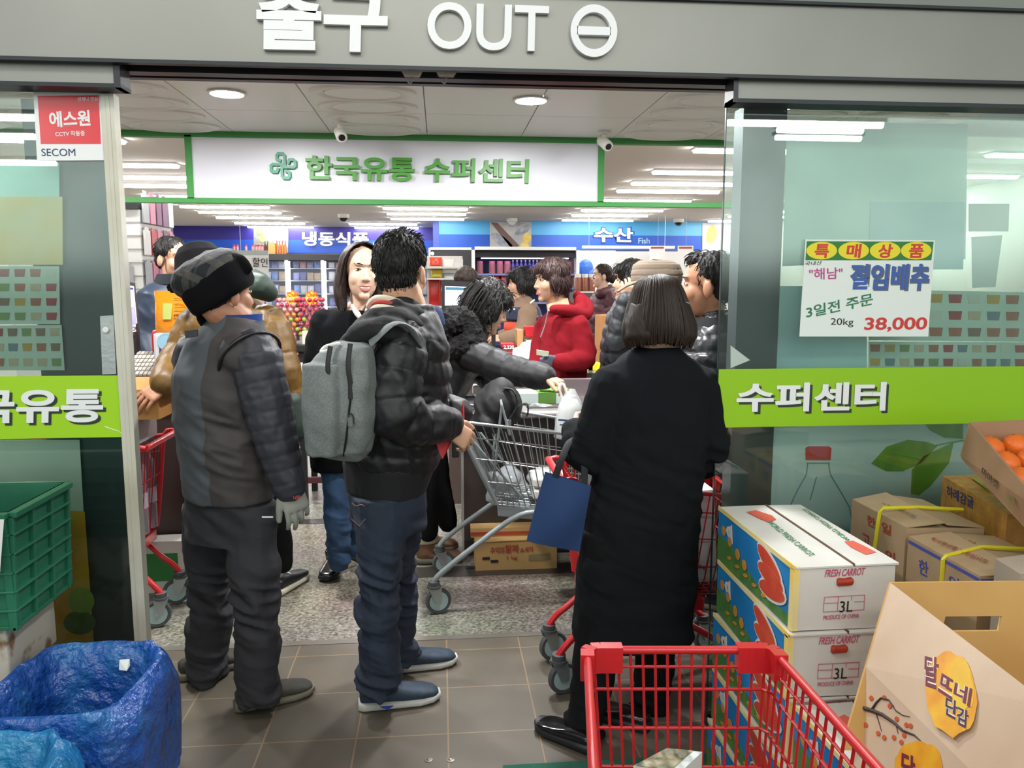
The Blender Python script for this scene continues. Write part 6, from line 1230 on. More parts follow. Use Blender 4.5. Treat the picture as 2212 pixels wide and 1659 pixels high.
def shoe(root, heel, ang, L, mu, ms, h=.075, lace=None, boot=0, w_=1.0):
    d = fwd(ang); s_ = rgt(ang); up = V((0, 0, 1)); H0 = V((heel[0], heel[1], 0)); st = lambda t, hw, z0, z1: (H0 + d * (L * t) + up * ((z0 + z1) / 2), s_ * hw * w_, up * ((z1 - z0) / 2))
    u = loft([st(.01, .022, .022, h * .9), st(.06, .031, .02, h), st(.25, .036, .02, h * 1.05), st(.42, .042, .02, h * 1.0), st(.6, .047, .02, h * .84), st(.8, .048, .02, h * .72), st(.93, .040, .02, h * .62), st(1.0, .022, .02, h * .48)], 20, 2.6); pr = [u]
    if boot: pr.append(loft([(H0 + d * L * .2 + up * .05, s_ * .042, d * .055), (H0 + d * L * .2 + up * boot, s_ * .05, d * .058)], 18))
    o = soft('shoe', pr, mu, root, .006, 3)
    so = MB(); so.geo(loft([st(-.01, .024, .0, .036), st(.05, .037, 0, .036), st(.25, .041, 0, .034), st(.5, .046, 0, .032), st(.75, .052, 0, .032), st(.92, .045, .004, .034), st(1.02, .02, .01, .036)], 20, 3.2)); obj('sole', so, ms, o, True)
    if lace:
        lm = MB()
        for k in range(4):
            t = .36 + .075 * k; z = h * (1.0 - .11 * k) + .004; c = H0 + d * (L * t) + up * z; lm.tube([c - s_ * .022 - up * .006, c + up * .004, c + s_ * .022 + d * .008 - up * .006], .0028, 6)
        obj('laces', lm, lace, o, True)
    return o
def body(label, prims_core, headp, hands, mskin, base, vh=.0038, group=None):
    vs, fs = [], []
    def add(a, f):
        o_ = sum(len(x) for x in vs); vs.append(a); fs.extend(tuple(i + o_ for i in q) for q in f)
    a, f = union(headp, vh, 11); add(a, f)
    if prims_core: a, f = union(prims_core, .014, 2); add(a, f)
    for hp in hands: a, f = union(hp, .0032, 3, .4); add(a, f)
    o = link('person', mesh_of('person', np.concatenate(vs), fs, [mskin], None, True, V(base)), None, V(base)); return tagp(o, label, 'person', group)
def core(sp, arms, legs, a, k=.62):
    pr = [torso([(c, hw * k, hd * k) for c, hw, hd in sp], a)] + [limb(p, [r * .5 for r in rs]) for p, rs in arms] + [limb([p[0], p[1], p[1] * .22 + p[2] * .78], [r * .42 for r in rs]) for p, rs in legs]; return pr
def polyb(pts): return [tuple(V(p)) for p in smooth_path(pts, [1] * len(pts), 3)[0]]
def hair_cap(root, c, M, s, m, kind='short', amp=.0028, nt=420):
    E = lambda p, r: ell_geo(V(c) + M @ (V(p) * s), [x * s for x in r], M, 24)
    if kind == 'short': pr = [E((0, -.022, .045), (.083, .092, .082)), E((0, -.052, .0), (.070, .056, .062))]
    elif kind == 'fade': pr = [E((0, -.018, .052), (.082, .094, .079)), E((0, -.045, .03), (.076, .066, .062)), E((0, -.042, -.012), (.068, .052, .058)), E((0, .03, .095), (.055, .05, .036))]
    elif kind == 'bowl': pr = [E((0, -.02, .045), (.092, .10, .087)), E((0, -.045, -.01), (.088, .072, .085)), E((.07, -.005, -.01), (.03, .045, .062)), E((-.07, -.005, -.01), (.03, .045, .062)), E((0, .058, .068), (.066, .034, .036))]
    elif kind == 'balding': pr = [E((0, -.026, .045), (.080, .088, .081)), E((0, -.052, .005), (.072, .054, .062)), E((0, .028, .092), (.050, .044, .032))]
    elif kind == 'curly': pr = [E((0, -.02, .05), (.10, .105, .09)), E((0, -.05, 0), (.09, .075, .08))]
    elif kind == 'shag': pr = [E((0, -.02, .05), (.094, .104, .088)), E((0, -.055, -.01), (.09, .078, .10)), E((.072, .012, -.005), (.028, .058, .072)), E((-.072, .012, -.005), (.028, .058, .072)), E((0, .066, .06), (.066, .032, .044))]
    Mi = M.inverted()
    def dsp(p):
        q = (p - np.array(V(c))) @ np.array(M) ; return amp * s * (vnoise(q * np.array([1, 1, .35]), 70) + .6 * vnoise(q * np.array([1, 1, .5]), 160)) + (.010 * vnoise(p, 34) if kind == 'curly' else 0)
    o = soft('hair', pr, m, root, .0045 if kind != 'curly' else .006, 4, dsp)
    if kind in ('curly',) or not nt: return o
    rn = random.Random(kind); me = o.data; Mi = M.inverted(); lines = []; P = me.polygons; loc = wloc(o); N = len(P)
    tl = {'short': .022, 'fade': .022, 'bowl': .05, 'shag': .05, 'balding': .028}[kind] * s; crown = V((0, -.03, .14)); k = 0
    while len(lines) < nt and k < nt * 4:
        k += 1; p = P[rn.randrange(N)]; q = Mi @ (p.center + loc - V(c)) / s; n_ = Mi @ p.normal
        if q.z < -.09 or (q.y > .05 and q.z < .05) or n_.dot(q - V((0, -.02, 0))) < 0: continue
        t = q - crown; t = t - n_ * t.dot(n_)
        if t.length < 1e-4: continue
        t = t.normalized() + V((rn.uniform(-.25, .25), rn.uniform(-.25, .25), 0)); t = (t - n_ * t.dot(n_)).normalized(); b0 = M @ (q * s) + V(c); tw, nw = M @ t, M @ n_
        lines.append(([b0 - nw * .001, b0 + tw * tl * .5 + nw * (.0035 if kind != 'fade' else .005), b0 + tw * tl + nw * (.001 if kind != 'fade' else .005) - nw * tl * .12], rn.uniform(.7, 1.3)))
    strands('hair_tufts', o, lines, .0023 * s if kind in ('bowl', 'shag') else .0017 * s, m, 4); return o
def strands(name, root, lines, r, m, n=5):
    b = MB()
    for pl, k in lines:
        P_, Q_ = smooth_path(pl, [r * k * (1 - .5 * (i / (len(pl) - 1)) ** 2) for i in range(len(pl))], 2); b.tube(P_, Q_, n)
    return obj(name, b, m, root, True)
m_pz = mat('dark trousers', '#36363a', .8, spec=.2, bump=(60, .25, .006)); m_blkt = mat('black trousers', '#0e0e10', .85, spec=.2, bump=(60, .2, .005)); m_jean = mat('indigo denim', '#1b2433', .8, bump=(160, .25, .004), var=(7, '#222d40')); m_bjean = mat('blue denim', '#27405f', .8, bump=(160, .2, .004), var=(6, '#35557a'))

# ---------- 1: man in the plaid hat, seen from behind
A = R(45); Yc = 2.74
sp = [(at(492, 1072, Yc), .178, .13), (at(489, 1000, Yc), .182, .135), (at(482, 900, Yc), .185, .145), (at(478, 810, Yc), .188, .145), (at(488, 752, Yc), .172, .118), (at(505, 715, Yc), .105, .088), (at(512, 688, Yc), .078, .08)]
sR, eR, wR = at(546, 768, 2.62), at(585, 905, 2.60), at(624, 1048, 2.60); sL, eL, wL = at(425, 765, 2.92), at(432, 900, 3.02), at(470, 985, 3.06)
hR, kR, aR = at(538, 1090, 2.70), at(556, 1300, 2.66), at(560, 1518, 2.66); hL, kL, aL = at(452, 1090, 2.86), at(452, 1290, 2.9), at(446, 1460, 2.94)
armR = [sR, eR, wR]; armL = [sL, eL, wL]; lgs = [([hR, kR, aR], [.10, .082, .072]), ([hL, kL, aL], [.10, .084, .074])]
hc, hM, hs_ = at(486, 634, 2.72), hmat(R(46), R(4), 0), 1.0
p1 = body('man in grey padded vest and plaid flapped hat, work glove hanging at his side', core(sp, [(armR, [.07, .06, .045]), (armL, [.07, .06, .045])], lgs, A), head_prims(hc, hM, hs_) + [limb([hc + hM @ V((0, -.02, -.05)), at(507, 690, 2.72), at(508, 730, 2.72)], [.06, .062, .07])], [], m_skin2, (sp[0][0].x, Yc, 0))
face_bits(p1, hc, hM, hs_); hair_cap(p1, hc - V((0, 0, .008)), hM, .98, m_hblk, 'short', .0028, 0)
def vest_mat():
    m = mat('grey vest fabric', '#3a3e43', .7, bump=(90, .12, .004)); nt = m.node_tree; b = nt.nodes['Principled BSDF']; L = nt.links.new
    tc = nt.nodes.new('ShaderNodeTexCoord'); dp = nt.nodes.new('ShaderNodeVectorMath'); dp.operation = 'DOT_PRODUCT'; r_ = rgt(A); dp.inputs[1].default_value = (r_.x, r_.y, -.0); L(tc.outputs['Object'], dp.inputs[0])
    gt = nt.nodes.new('ShaderNodeMath'); gt.operation = 'GREATER_THAN'; gt.inputs[1].default_value = .095; L(dp.outputs['Value'], gt.inputs[0])
    mx = nt.nodes.new('ShaderNodeMix'); mx.data_type = 'RGBA'; mx.inputs['A'].default_value = lin('#484d53'); mx.inputs['B'].default_value = lin('#3b3636'); L(gt.outputs[0], mx.inputs['Factor']); L(mx.outputs['Result'], b.inputs['Base Color']); return m
ve = soft('vest', [torso(sp, A), ell_geo(sR + V((-.03, 0, -.0)), (.085, .08, .075)), ell_geo(sL + V((.03, 0, 0)), (.085, .08, .075))], vest_mat(), p1, .0075, 5, cloth(.007, 6, [(at(480, 920, 2.62), .12, .010), (at(520, 1010, 2.6), .1, .010)]))
m_slv = mat('charcoal quilted nylon', '#34343b', .5, bump=(40, .15, .004), spec=.4)
slp = [sR + V((.005, 0, .005)), eR, wR]
soft('sleeve', [limb(slp, [.088, .078, .058])], m_slv, p1, .006, 3, quilt([(polyb(slp), .08)], .048, .0045, .003, 22, .3)); soft('sleeve', [limb(armL, [.085, .075, .058])], m_slv, p1, .008, 3, quilt([(polyb(armL), .08)], .048, .0045))
axr = (rgt(A) * .75 + V((0, 0, -.55))).normalized(); ua = axr.orthogonal().normalized(); va = axr.cross(ua); cr0 = sR - axr * .02 + V((0, 0, -.02))
obj('armhole_trim', MB().tube([cr0 + (ua * math.cos(t) + va * math.sin(t)) * .106 for t in [2 * math.pi * k / 40 for k in range(41)]], .006, 8), m_blk, p1, True)
obj('collar', MB().geo(loft([(at(505, 728, Yc), rgt(A) * .112, fwd(A) * .10), (at(509, 702, Yc), rgt(A) * .088, fwd(A) * .09), (at(511, 693, Yc), rgt(A) * .084, fwd(A) * .086), (at(511, 698, Yc), rgt(A) * .07, fwd(A) * .074)], 28)), mat('grey vest plain', '#43464b', .7), p1, True)
obj('inner_collar', MB().geo(loft([(at(509, 704, Yc), rgt(A) * .080, fwd(A) * .083), (at(509, 678, Yc), rgt(A) * .083, fwd(A) * .084), (at(509, 686, Yc), rgt(A) * .07, fwd(A) * .07)], 28)), mat('royal blue knit', '#1f3f8a', .8), p1, True)
obj('scarf', MB().geo(limb([at(548, 720, 2.72), at(541, 700, 2.78), at(545, 690, 2.86)], [.03, .035, .03])), mat('dark green scarf', '#26372c', .85, bump=(60, .4, .004)), p1, True)
bk = -fwd(A); q = at(412, 723, 2.68) + bk * .07; obj('patch', MB().slab([at(400, 716, 2.62), at(428, 712, 2.62), at(428, 726, 2.62), at(402, 731, 2.62)], V((-.3, -.5, .2)).normalized() * .003), m_slv, p1)
trz = soft('trousers', [torso([(at(496, 1160, 2.77), .165, .13), (at(494, 1100, 2.76), .178, .135), (at(492, 1062, 2.75), .172, .128)], A)] + [limb(p, r_, 14, 4, False) for p, r_ in lgs], m_pz, p1, .007, 4, cloth(.012, 6.5, [(kR, .12, .016), (aR, .10, .024), (kL, .12, .016), (aL, .10, .024), (at(495, 1120, 2.76), .08, .010)]))
obj('reflective_tab', MB().slab([at(566, 1115, 2.56), at(590, 1115, 2.56), at(590, 1118, 2.56), at(566, 1118, 2.56)], (0, -.002, 0)), m_wp, p1)
m_shg = mat('dark grey suede', '#35332f', .8, var=(20, '#45423a')); m_sog = mat('grey rubber sole', '#6d6858', .7)
for hx_, hy_, an in ((508, 1536, 66), (386, 1470, 58)): g_ = atz(hx_, hy_, 0); shoe(p1, g_, R(an), .275, m_shg, m_sog, .078, m_blk)
gv = soft('work_glove', hand(wR + V((0, 0, .01)), at(646, 1120, 2.59) - wR, V((.5, -.85, 0)), 1, .19, (.25, .4, .35), .08, .35), mat('grey knit glove', '#8f9088', .85, bump=(150, .3, .003)), p1, .004, 3)
obj('cuff', MB().geo(loft([(wR + V((-.002, 0, .028)), V((.045, 0, 0)), V((0, .042, 0))), (wR + V((.004, 0, -.01)), V((.042, 0, 0)), V((0, .038, 0)))], 20)), mat('mint glove cuff', '#9fc0ae', .8), gv, True)
txt('lettering', 'NBR', m_rp, gv, at(634, 1080, 2.545), at(650, 1077, 2.545), at(633, 1072, 2.545), .01, .001)
# plaid hat with black flaps
axh = V((-.50, -.12, .86)).normalized(); u_ = V((1, -.3, .42)); u_ = (u_ - axh * u_.dot(axh)).normalized(); v_ = axh.cross(u_); hcn = at(480, 634, 2.72); ht = lambda k, ru, rv, du=0: (hcn + axh * k + u_ * du, u_ * ru, v_ * rv)
def plaid():
    m = mat('plaid wool', '#26262a', .85, bump=(120, .4, .004)); nt = m.node_tree; b = nt.nodes['Principled BSDF']; L = nt.links.new; tc = nt.nodes.new('ShaderNodeTexCoord'); mp = nt.nodes.new('ShaderNodeMapping'); mp.inputs['Rotation'].default_value = (.2, -.45, .5); L(tc.outputs['Object'], mp.inputs[0])
    c = lin('#1d1e22'); last = None
    for ax, per, col, thr in (('X', 14, '#4d4b45', .45), ('Z', 14, '#55524a', .5), ('X', 28, '#3a3c44', .8)):
        sx = nt.nodes.new('ShaderNodeSeparateXYZ'); L(mp.outputs[0], sx.inputs[0]); mu = nt.nodes.new('ShaderNodeMath'); mu.operation = 'MULTIPLY'; mu.inputs[1].default_value = per * 6.283; L(sx.outputs[ax], mu.inputs[0]); si = nt.nodes.new('ShaderNodeMath'); si.operation = 'SINE'; L(mu.outputs[0], si.inputs[0]); gt = nt.nodes.new('ShaderNodeMath'); gt.operation = 'GREATER_THAN'; gt.inputs[1].default_value = thr; L(si.outputs[0], gt.inputs[0]); sc = nt.nodes.new('ShaderNodeMath'); sc.operation = 'MULTIPLY'; sc.inputs[1].default_value = .6; L(gt.outputs[0], sc.inputs[0])
        mx = nt.nodes.new('ShaderNodeMix'); mx.data_type = 'RGBA'; mx.inputs['B'].default_value = lin(col); L(sc.outputs[0], mx.inputs['Factor'])
        if last: L(last, mx.inputs['A'])
        else: mx.inputs['A'].default_value = c
        last = mx.outputs['Result']
    L(last, b.inputs['Base Color']); return m
hat = soft('hat', [loft([ht(.03, .105, .09), ht(.07, .122, .104, -.004), ht(.105, .118, .10, -.008), ht(.132, .088, .078, -.012), ht(.143, .04, .035, -.014)], 28)], plaid(), p1, .005, 5, folds(.004, 14))
soft('hat_flaps', [loft([ht(-.025, .106, .096, -.004), ht(-.008, .118, .104, .0), ht(.04, .122, .106, .004), ht(.072, .118, .102, .006), ht(.082, .10, .09, .006)], 30), limb([hcn + u_ * .09 + axh * .09, hcn + u_ * .122 + axh * .06, hcn + u_ * .132 + axh * .025], [.018, .022, .014]), limb([hcn - u_ * .09 - axh * .015, hcn - u_ * .10 - axh * .05, hcn - u_ * .075 - axh * .085], [.03, .034, .02])], mat('black hat wool', '#0e0e11', .95, spec=.15, bump=(150, .3, .003)), hat, .006, 4)

# ---------- 2: man with the grey backpack
A = R(52); Yc = 2.72
sp = [(at(832, 1064, Yc), .142, .125), (at(835, 1030, Yc), .148, .13), (at(842, 985, Yc), .18, .155), (at(850, 900, Yc), .185, .16), (at(860, 800, Yc), .190, .16), (at(868, 730, Yc), .178, .135), (at(878, 685, Yc), .12, .105), (at(882, 655, Yc), .085, .085)]
sR, eR, wR = at(868, 752, 2.55), at(852, 895, 2.50), at(962, 915, 2.60); sL, eL, wL = at(915, 745, 2.84), at(935, 880, 2.88), at(985, 890, 2.76)
hR, kR, aR = at(822, 1075, 2.66), at(818, 1280, 2.63), at(816, 1496, 2.63); hL, kL, aL = at(858, 1075, 2.80), at(852, 1260, 2.84), at(866, 1428, 2.87)
armR = [sR, eR, wR]; armL = [sL, eL, wL]; lgs = [([hR, kR, aR], [.098, .082, .074]), ([hL, kL, aL], [.096, .08, .072])]
hc, hM, hs_ = at(868, 588, 2.72), hmat(R(24), R(2), 0), 1.03
p2 = body('man in black puffer jacket with grey backpack holding a red pouch', core(sp, [(armR, [.07, .06, .05]), (armL, [.07, .06, .045])], lgs, A), head_prims(hc, hM, hs_) + [limb([hc + hM @ V((0, -.02, -.05)), at(878, 655, 2.72), at(880, 690, 2.73)], [.062, .064, .075])], [hand(wR + V((.01, 0, -.012)), at(1000, 940, 2.62) - wR, V((.1, -.8, .5)), -1, .17, (.5, .7, .5), .05, .6)], m_skin, (sp[0][0].x, Yc, 0))
face_bits(p2, hc, hM, hs_)
hair_cap(p2, hc, hM, hs_, m_hblk, 'fade', .0022, 900); rn = random.Random(5); lines = []
for k in range(120):
    th, ph = rn.uniform(0, 2 * math.pi), rn.uniform(0, .8); d = V((math.sin(ph) * math.cos(th), math.sin(ph) * math.sin(th) * 1.1, math.cos(ph))); q = V((d.x * .078, -.018 + d.y * .088, .052 + d.z * .074)); lines.append(([hc + hM @ (q * hs_), hc + hM @ ((q + d * .012 + V((.004, .006, .002))) * hs_), hc + hM @ ((q + d * .020 + V((.008, .014, 0))) * hs_)], 1))
strands('hair_tufts', p2, lines, .0019, m_hblk)
m_puf = mat('black puffer nylon', '#131317', .52, bump=(34, .25, .006), spec=.5); bones = [(polyb([s[0] for s in sp]), .17), (polyb([sR, eR, wR]), .085), (polyb(armL), .085)]
soft('jacket', [torso(sp[1:], A), limb([sR, eR, wR], [.092, .088, .066]), limb(armL, [.09, .08, .06]), ell_geo(eR + V((.02, 0, .01)), (.085, .08, .085))], m_puf, p2, .0065, 4, quilt(bones, .082, .009, .006, 15, .5))
soft('ribbed_hem', [torso([(at(832, 1068, Yc), .14, .122), (at(834, 1040, Yc), .152, .132), (at(839, 1000, Yc), .168, .145)], A)], mat('black rib knit', '#151517', .85, bump=(90, .6, .006), stretch=(1, 1, .05)), p2, .008, 3)
m_hood = mat('black hood cloth', '#141417', .8, bump=(30, .4, .008)); bkv = -fwd(A)
soft('hood', [limb([at(742, 752, 2.56), at(780, 722, 2.52), at(830, 712, 2.5), at(880, 722, 2.54)], [.028, .04, .042, .034]), limb([at(765, 728, 2.58), at(812, 692, 2.56), at(868, 690, 2.58), at(905, 712, 2.62)], [.03, .042, .04, .03]), limb([at(800, 690, 2.66), at(835, 668, 2.62), at(890, 680, 2.63), at(925, 700, 2.72)], [.03, .034, .034, .03])], m_hood, p2, .006, 5, folds(.006, 13, (1, 1, 1.5)))
m_crm = mat('cream lining', '#d2c7ae', .8, bump=(100, .3, .003)); arcp = lambda dy, Y_: [at(798, 668 + dy, Y_ + .06), at(812, 652 + dy, Y_), at(840, 653 + dy, Y_ - .02), at(868, 664 + dy, Y_ - .01), at(886, 680 + dy, Y_ + .02)]
for dy, Y_, r_, m_ in ((-6, 2.64, .013, m_crm), (2, 2.622, .008, mat('red stripe', '#b03a3a', .8)), (6, 2.615, .003, mat('navy stripe', '#22284a', .8)), (14, 2.60, .012, m_crm)): obj('hood_lining', MB().geo(limb(arcp(dy, Y_), [r_] * 5, 10)), m_, p2, True)
soft('collar', [limb([at(838, 658, 2.69), at(865, 652, 2.66), at(895, 665, 2.68), at(918, 690, 2.76)], [.02, .024, .026, .024])], m_hood, p2, .006, 3)
soft('trousers', [torso([(at(840, 1140, 2.73), .128, .122), (at(838, 1090, 2.73), .14, .128), (at(836, 1045, 2.72), .14, .122)], A)] + [limb(p, r_, 14, 4, False) for p, r_ in lgs], m_jean, p2, .007, 4, cloth(.010, 6, [(kR, .13, .018), (aR, .10, .026), (kL, .13, .018), (aL, .10, .024), (at(838, 1110, 2.73), .07, .010)]), label='dark indigo jeans')
obj('pocket_stitching', MB().tube(smooth_path([at(760, 1086, 2.60), at(769, 1093, 2.595), at(781, 1090, 2.585), at(791, 1097, 2.58)], [.001] * 4)[0], .0016, 5).tube([at(797, 1082, 2.578), at(792, 1118, 2.578), at(776, 1136, 2.588), at(760, 1122, 2.60)], .0012, 5), mat('tan thread', '#8a6a4a', .7), p2)
m_shb = mat('navy trainer', '#22303f', .7, var=(30, '#2c3d4f')); m_sow = mat('white rubber sole', '#b9b9b4', .6)
g_ = atz(776, 1532, 0); s1_ = shoe(p2, g_, R(80), .285, m_shb, m_sow, .085, m_blk); obj('blue_accent', MB().slab([at(820, 1526, g_.y - .048), at(850, 1524, g_.y - .048), at(838, 1533, g_.y - .048)], (0, -.003, 0)), mat('blue accent', '#2a3f9a', .5), s1_)
g_ = atz(835, 1452, 0); shoe(p2, g_, R(78), .275, m_shb, m_sow, .082, m_blk)
# backpack
A2 = R(52); fB = fwd(A2); rB = rgt(A2); pk0 = thing('backpack', 'grey fabric backpack on the back of the man in black puffer', 'bag', at(740, 990, 2.52)); m_gb = mat('heather grey canvas', '#7d8382', .8, bump=(300, .3, .003), var=(260, '#6a706f', .4, .6))
bw, bd = V((.20, -.155, 0)), V((.115, .15, 0)); bw = V((.100, -.05, 0)); bd = V((.026, .07, 0))
rg = [(at(742 + 4, 992, 2.50), bw * .55, bd * .5), (at(746, 970, 2.49), bw * .78, bd * .85), (at(746, 900, 2.47), bw * .92, bd * 1.05), (at(745, 830, 2.47), bw * .95, bd * 1.05), (at(742, 775, 2.48), bw * .9, bd * .9), (at(752, 748, 2.49), bw * .72, bd * .65), (at(756, 738, 2.50), bw * .4, bd * .4)]
soft('bag_body', [loft(rg, 24, 3.2), loft([(c - V((.06, .045, 0)) + V((0, 0, -.01)), a_ * .62, b_ * .7) for c, a_, b_ in rg[1:5]], 20, 3.2)], m_gb, pk0, .006, 4, folds(.004, 12))
zy = lambda x, y, k=0: at(x, y, 2.37 + k)
for pl, nm_ in (([(714, 748), (708, 790), (712, 840), (720, 875)], 'zip'), ([(757, 742), (752, 790), (757, 830), (757, 862)], 'zip')): obj('zip', MB().tube(smooth_path([zy(x, y, .02 if i in (0,) else .005) for i, (x, y) in enumerate(pl)], [.004] * 4)[0], .0075, 6, 0, ((1, 0, 0), 1, .35)), mat('black zip tape', '#1d1e20', .6), pk0, True)
for x, y in ((716, 852), (718, 872)): obj('zip_pull', MB().tube([zy(x, y), zy(x + 1, y + 14)], .004, 8), m_stl, pk0, True)
obj('cable', MB().tube(smooth_path([zy(757, 862), zy(752, 905, .01), zy(748, 945, .02), zy(742, 985, .06)], [.003] * 4)[0], .0035, 6).tube(smooth_path([zy(752, 900), zy(757, 893), zy(763, 900), zy(764, 915)], [.002] * 4)[0], .002, 6), m_blk, pk0, True); obj('charging_port', MB().tube([zy(756, 901), zy(758, 920)], .009, 8), mat('grey rubber', '#6a6d6d', .6), pk0, True)
obj('carry_loop', MB().tube(smooth_path([at(735, 742, 2.46), at(705, 748, 2.44), at(694, 760, 2.42), at(712, 757, 2.42)], [.004] * 4)[0], .0055, 8), m_wp, pk0, True)
obj('shoulder_strap', MB().tube(smooth_path([at(800, 742, 2.47), at(850, 700, 2.45), at(888, 712, 2.475), at(906, 760, 2.53), at(905, 830, 2.56)], [.02] * 5)[0], .021, 8, 0, ((.6, -.8, 0), .9, .3)), m_gb, pk0, True)
rp_ = thing('pouch', 'red folded pouch in the hand of the backpack man', 'pouch', at(975, 940, 2.61)); obj('front', MB().slab([at(1000, 868, 2.66), at(1001, 905, 2.64), at(955, 992, 2.60), at(938, 948, 2.62), at(960, 938, 2.63), at(992, 905, 2.65)], (.004, .012, 0)), mat('red cloth', '#b8222a', .6, bump=(40, .4, .005)), rp_)

# ---------- 3: woman in the long black coat
A = R(4); Yc = 2.5
sp = [(at(1365, 1372, Yc), .208, .155), (at(1368, 1300, Yc), .205, .155), (at(1382, 1150, Yc), .192, .15), (at(1405, 1000, Yc), .180, .145), (at(1418, 880, Yc), .178, .14), (at(1420, 812, Yc), .172, .115), (at(1420, 778, Yc), .125, .09), (at(1420, 750, Yc), .07, .075)]
sL, eL, wL = at(1322, 835, 2.5), at(1272, 985, 2.49), at(1246, 938, 2.66); sR, eR, wR = at(1508, 840, 2.5), at(1532, 985, 2.52), at(1490, 975, 2.72)
armL, armR = [sL, eL, wL], [sR, eR, wR]; hL, kL, aL = at(1318, 1150, 2.49), at(1290, 1400, 2.46), at(1258, 1588, 2.43); hR, kR, aR = at(1412, 1150, 2.52), at(1415, 1400, 2.55), at(1400, 1540, 2.58)
lgs = [([hL, kL, aL], [.10, .075, .068]), ([hR, kR, aR], [.10, .075, .064])]; hc, hM, hs_ = at(1418, 680, 2.5), hmat(R(2), R(10), 0), .95
p3 = body('woman in long black coat with brown bob seen from behind', core(sp, [(armL, [.06, .055, .04]), (armR, [.06, .055, .04])], lgs, A), head_prims(hc, hM, hs_) + [limb([hc + hM @ V((0, -.02, -.05)), at(1420, 748, 2.5), at(1420, 790, 2.5)], [.05, .052, .06])], [hand(wL + V((.0, .03, .0)), V((.2, .8, .45)), V((-.9, .2, 0)), -1, .155, (.7, .8, .6), .03), hand(wR, V((-.5, .8, .1)), V((.3, .3, .9)), 1, .155, (.5, .6, .5), .03)], m_skin3, (sp[0][0].x, Yc, 0))
face_bits(p3, hc, hM, hs_)
m_coat = mat('black wool coat', '#15181b', .95, bump=(180, .2, .003), spec=.15)
soft('coat', [torso(sp, A), limb(armL, [.078, .072, .062]), limb(armR, [.078, .072, .062])], m_coat, p3, .008, 5, cloth(.008, 5, [(eL, .09, .014), (eR, .09, .014), (at(1380, 1200, 2.4), .25, .006)]))
soft('trousers', [limb(p, r_, 14, 4, False) for p, r_ in lgs], m_blkt, p3, .008, 4, cloth(.006, 8, [(aL, .1, .018), (aR, .1, .018)])); m_lea = mat('black patent leather', '#101012', .18, spec=.7)
g_ = atz(1284, 1626, 0); shoe(p3, g_, R(-44), .23, m_lea, m_blk, .06); g_ = atz(1402, 1580, 0); shoe(p3, g_, R(-50), .23, m_lea, m_blk, .06)
rn = random.Random(11); lines = []; Wd = lambda p: hc + hM @ (V(p) * hs_)
soft('hair', [ell_geo(Wd((0, -.012, .04)), (.092, .098, .088), hM, 28), loft([(Wd((0, -.03, .03)), hM @ V((.098, 0, 0)), hM @ V((0, .082, 0))), (Wd((0, -.035, -.04)), hM @ V((.117, 0, 0)), hM @ V((0, .082, 0))), (Wd((0, -.035, -.085)), hM @ V((.12, 0, 0)), hM @ V((0, .078, 0))), (Wd((0, -.03, -.105)), hM @ V((.105, 0, 0)), hM @ V((0, .065, 0)))], 28, 2.6)], m_hbrn, p3, .006, 5, folds(.004, 30, (1, 1, .15)))
for k in range(420):
    th = rn.uniform(-2.5, 2.5) - math.pi / 2; ca, sa = math.cos(th), math.sin(th); j = rn.uniform(.97, 1.03); z1 = -.10 + rn.uniform(-.02, .02)
    lines.append(([Wd((ca * .03, -.02 + sa * .03, .127)), Wd((ca * .070 * j, -.018 + sa * .075 * j, .105)), Wd((ca * .099 * j, -.024 + sa * .094 * j, .03)), Wd((ca * .119 * j, -.034 + sa * .092 * j, -.04)), Wd((ca * .122 * j, -.034 + sa * .086 * j, -.08)), Wd((ca * .108 * j, -.03 + sa * .076 * j, z1))], rn.uniform(.7, 1.3)))
strands('hair_strands', p3, lines, .0034, m_hbrn)
tb = thing('tote_bag', 'navy blue cloth tote hanging from the long-coated woman\'s arm', 'bag', at(1205, 1180, 2.44)); Yt = 2.42
def tbp(u, v, k): 
    a_, b_, c_, d_ = at(1178, 1020, Yt), at(1276, 1048, Yt), at(1252, 1192, Yt), at(1138, 1168, Yt); p = (a_ * (1 - u) + b_ * u) * (1 - v) + (d_ * (1 - u) + c_ * u) * v; return p + V((0, k * (.006 + .022 * math.sin(math.pi * min(max(v, 0), 1)) * math.sin(math.pi * u)) + .004 * math.sin(5 * u + 3 * v), 0))
gm = MB(); N1 = 14
for k_ in (-1, 1):
    vs = [tbp(i / N1, j / N1, k_) for j in range(N1 + 1) for i in range(N1 + 1)]; gm.add(vs, [(j * (N1 + 1) + i, j * (N1 + 1) + i + 1, (j + 1) * (N1 + 1) + i + 1, (j + 1) * (N1 + 1) + i) for j in range(N1) for i in range(N1)])
for v in ((0, 1),):
    for e0, e1 in (((0, 0), (0, 1)), ((0, 1), (1, 1)), ((1, 1), (1, 0))):
        for i in range(N1): a_ = [e0[q] + (e1[q] - e0[q]) * i / N1 for q in (0, 1)]; b_ = [e0[q] + (e1[q] - e0[q]) * (i + 1) / N1 for q in (0, 1)]; gm.add([tbp(*a_, -1), tbp(*b_, -1), tbp(*b_, 1), tbp(*a_, 1)], [(0, 1, 2, 3)])
obj('bag_body', gm, mat('navy canvas', '#1f3a66', .85, bump=(200, .2, .002)), tb, True)
for y_, k_ in ((0, -1), (.02, 1)): obj('strap', MB().tube(smooth_path([at(1200, 1030, Yt - .006 + y_), at(1212, 995, Yt + y_), at(1230, 955, 2.48 + y_), at(1250, 948, 2.52 + y_), at(1262, 985, 2.45 + y_), at(1262, 1050, Yt + y_)], [.01] * 6)[0], .011, 8, 0, ((1, 0, 0), 1, .25)), mat('black webbing', '#1a1a1e', .8), tb, True)

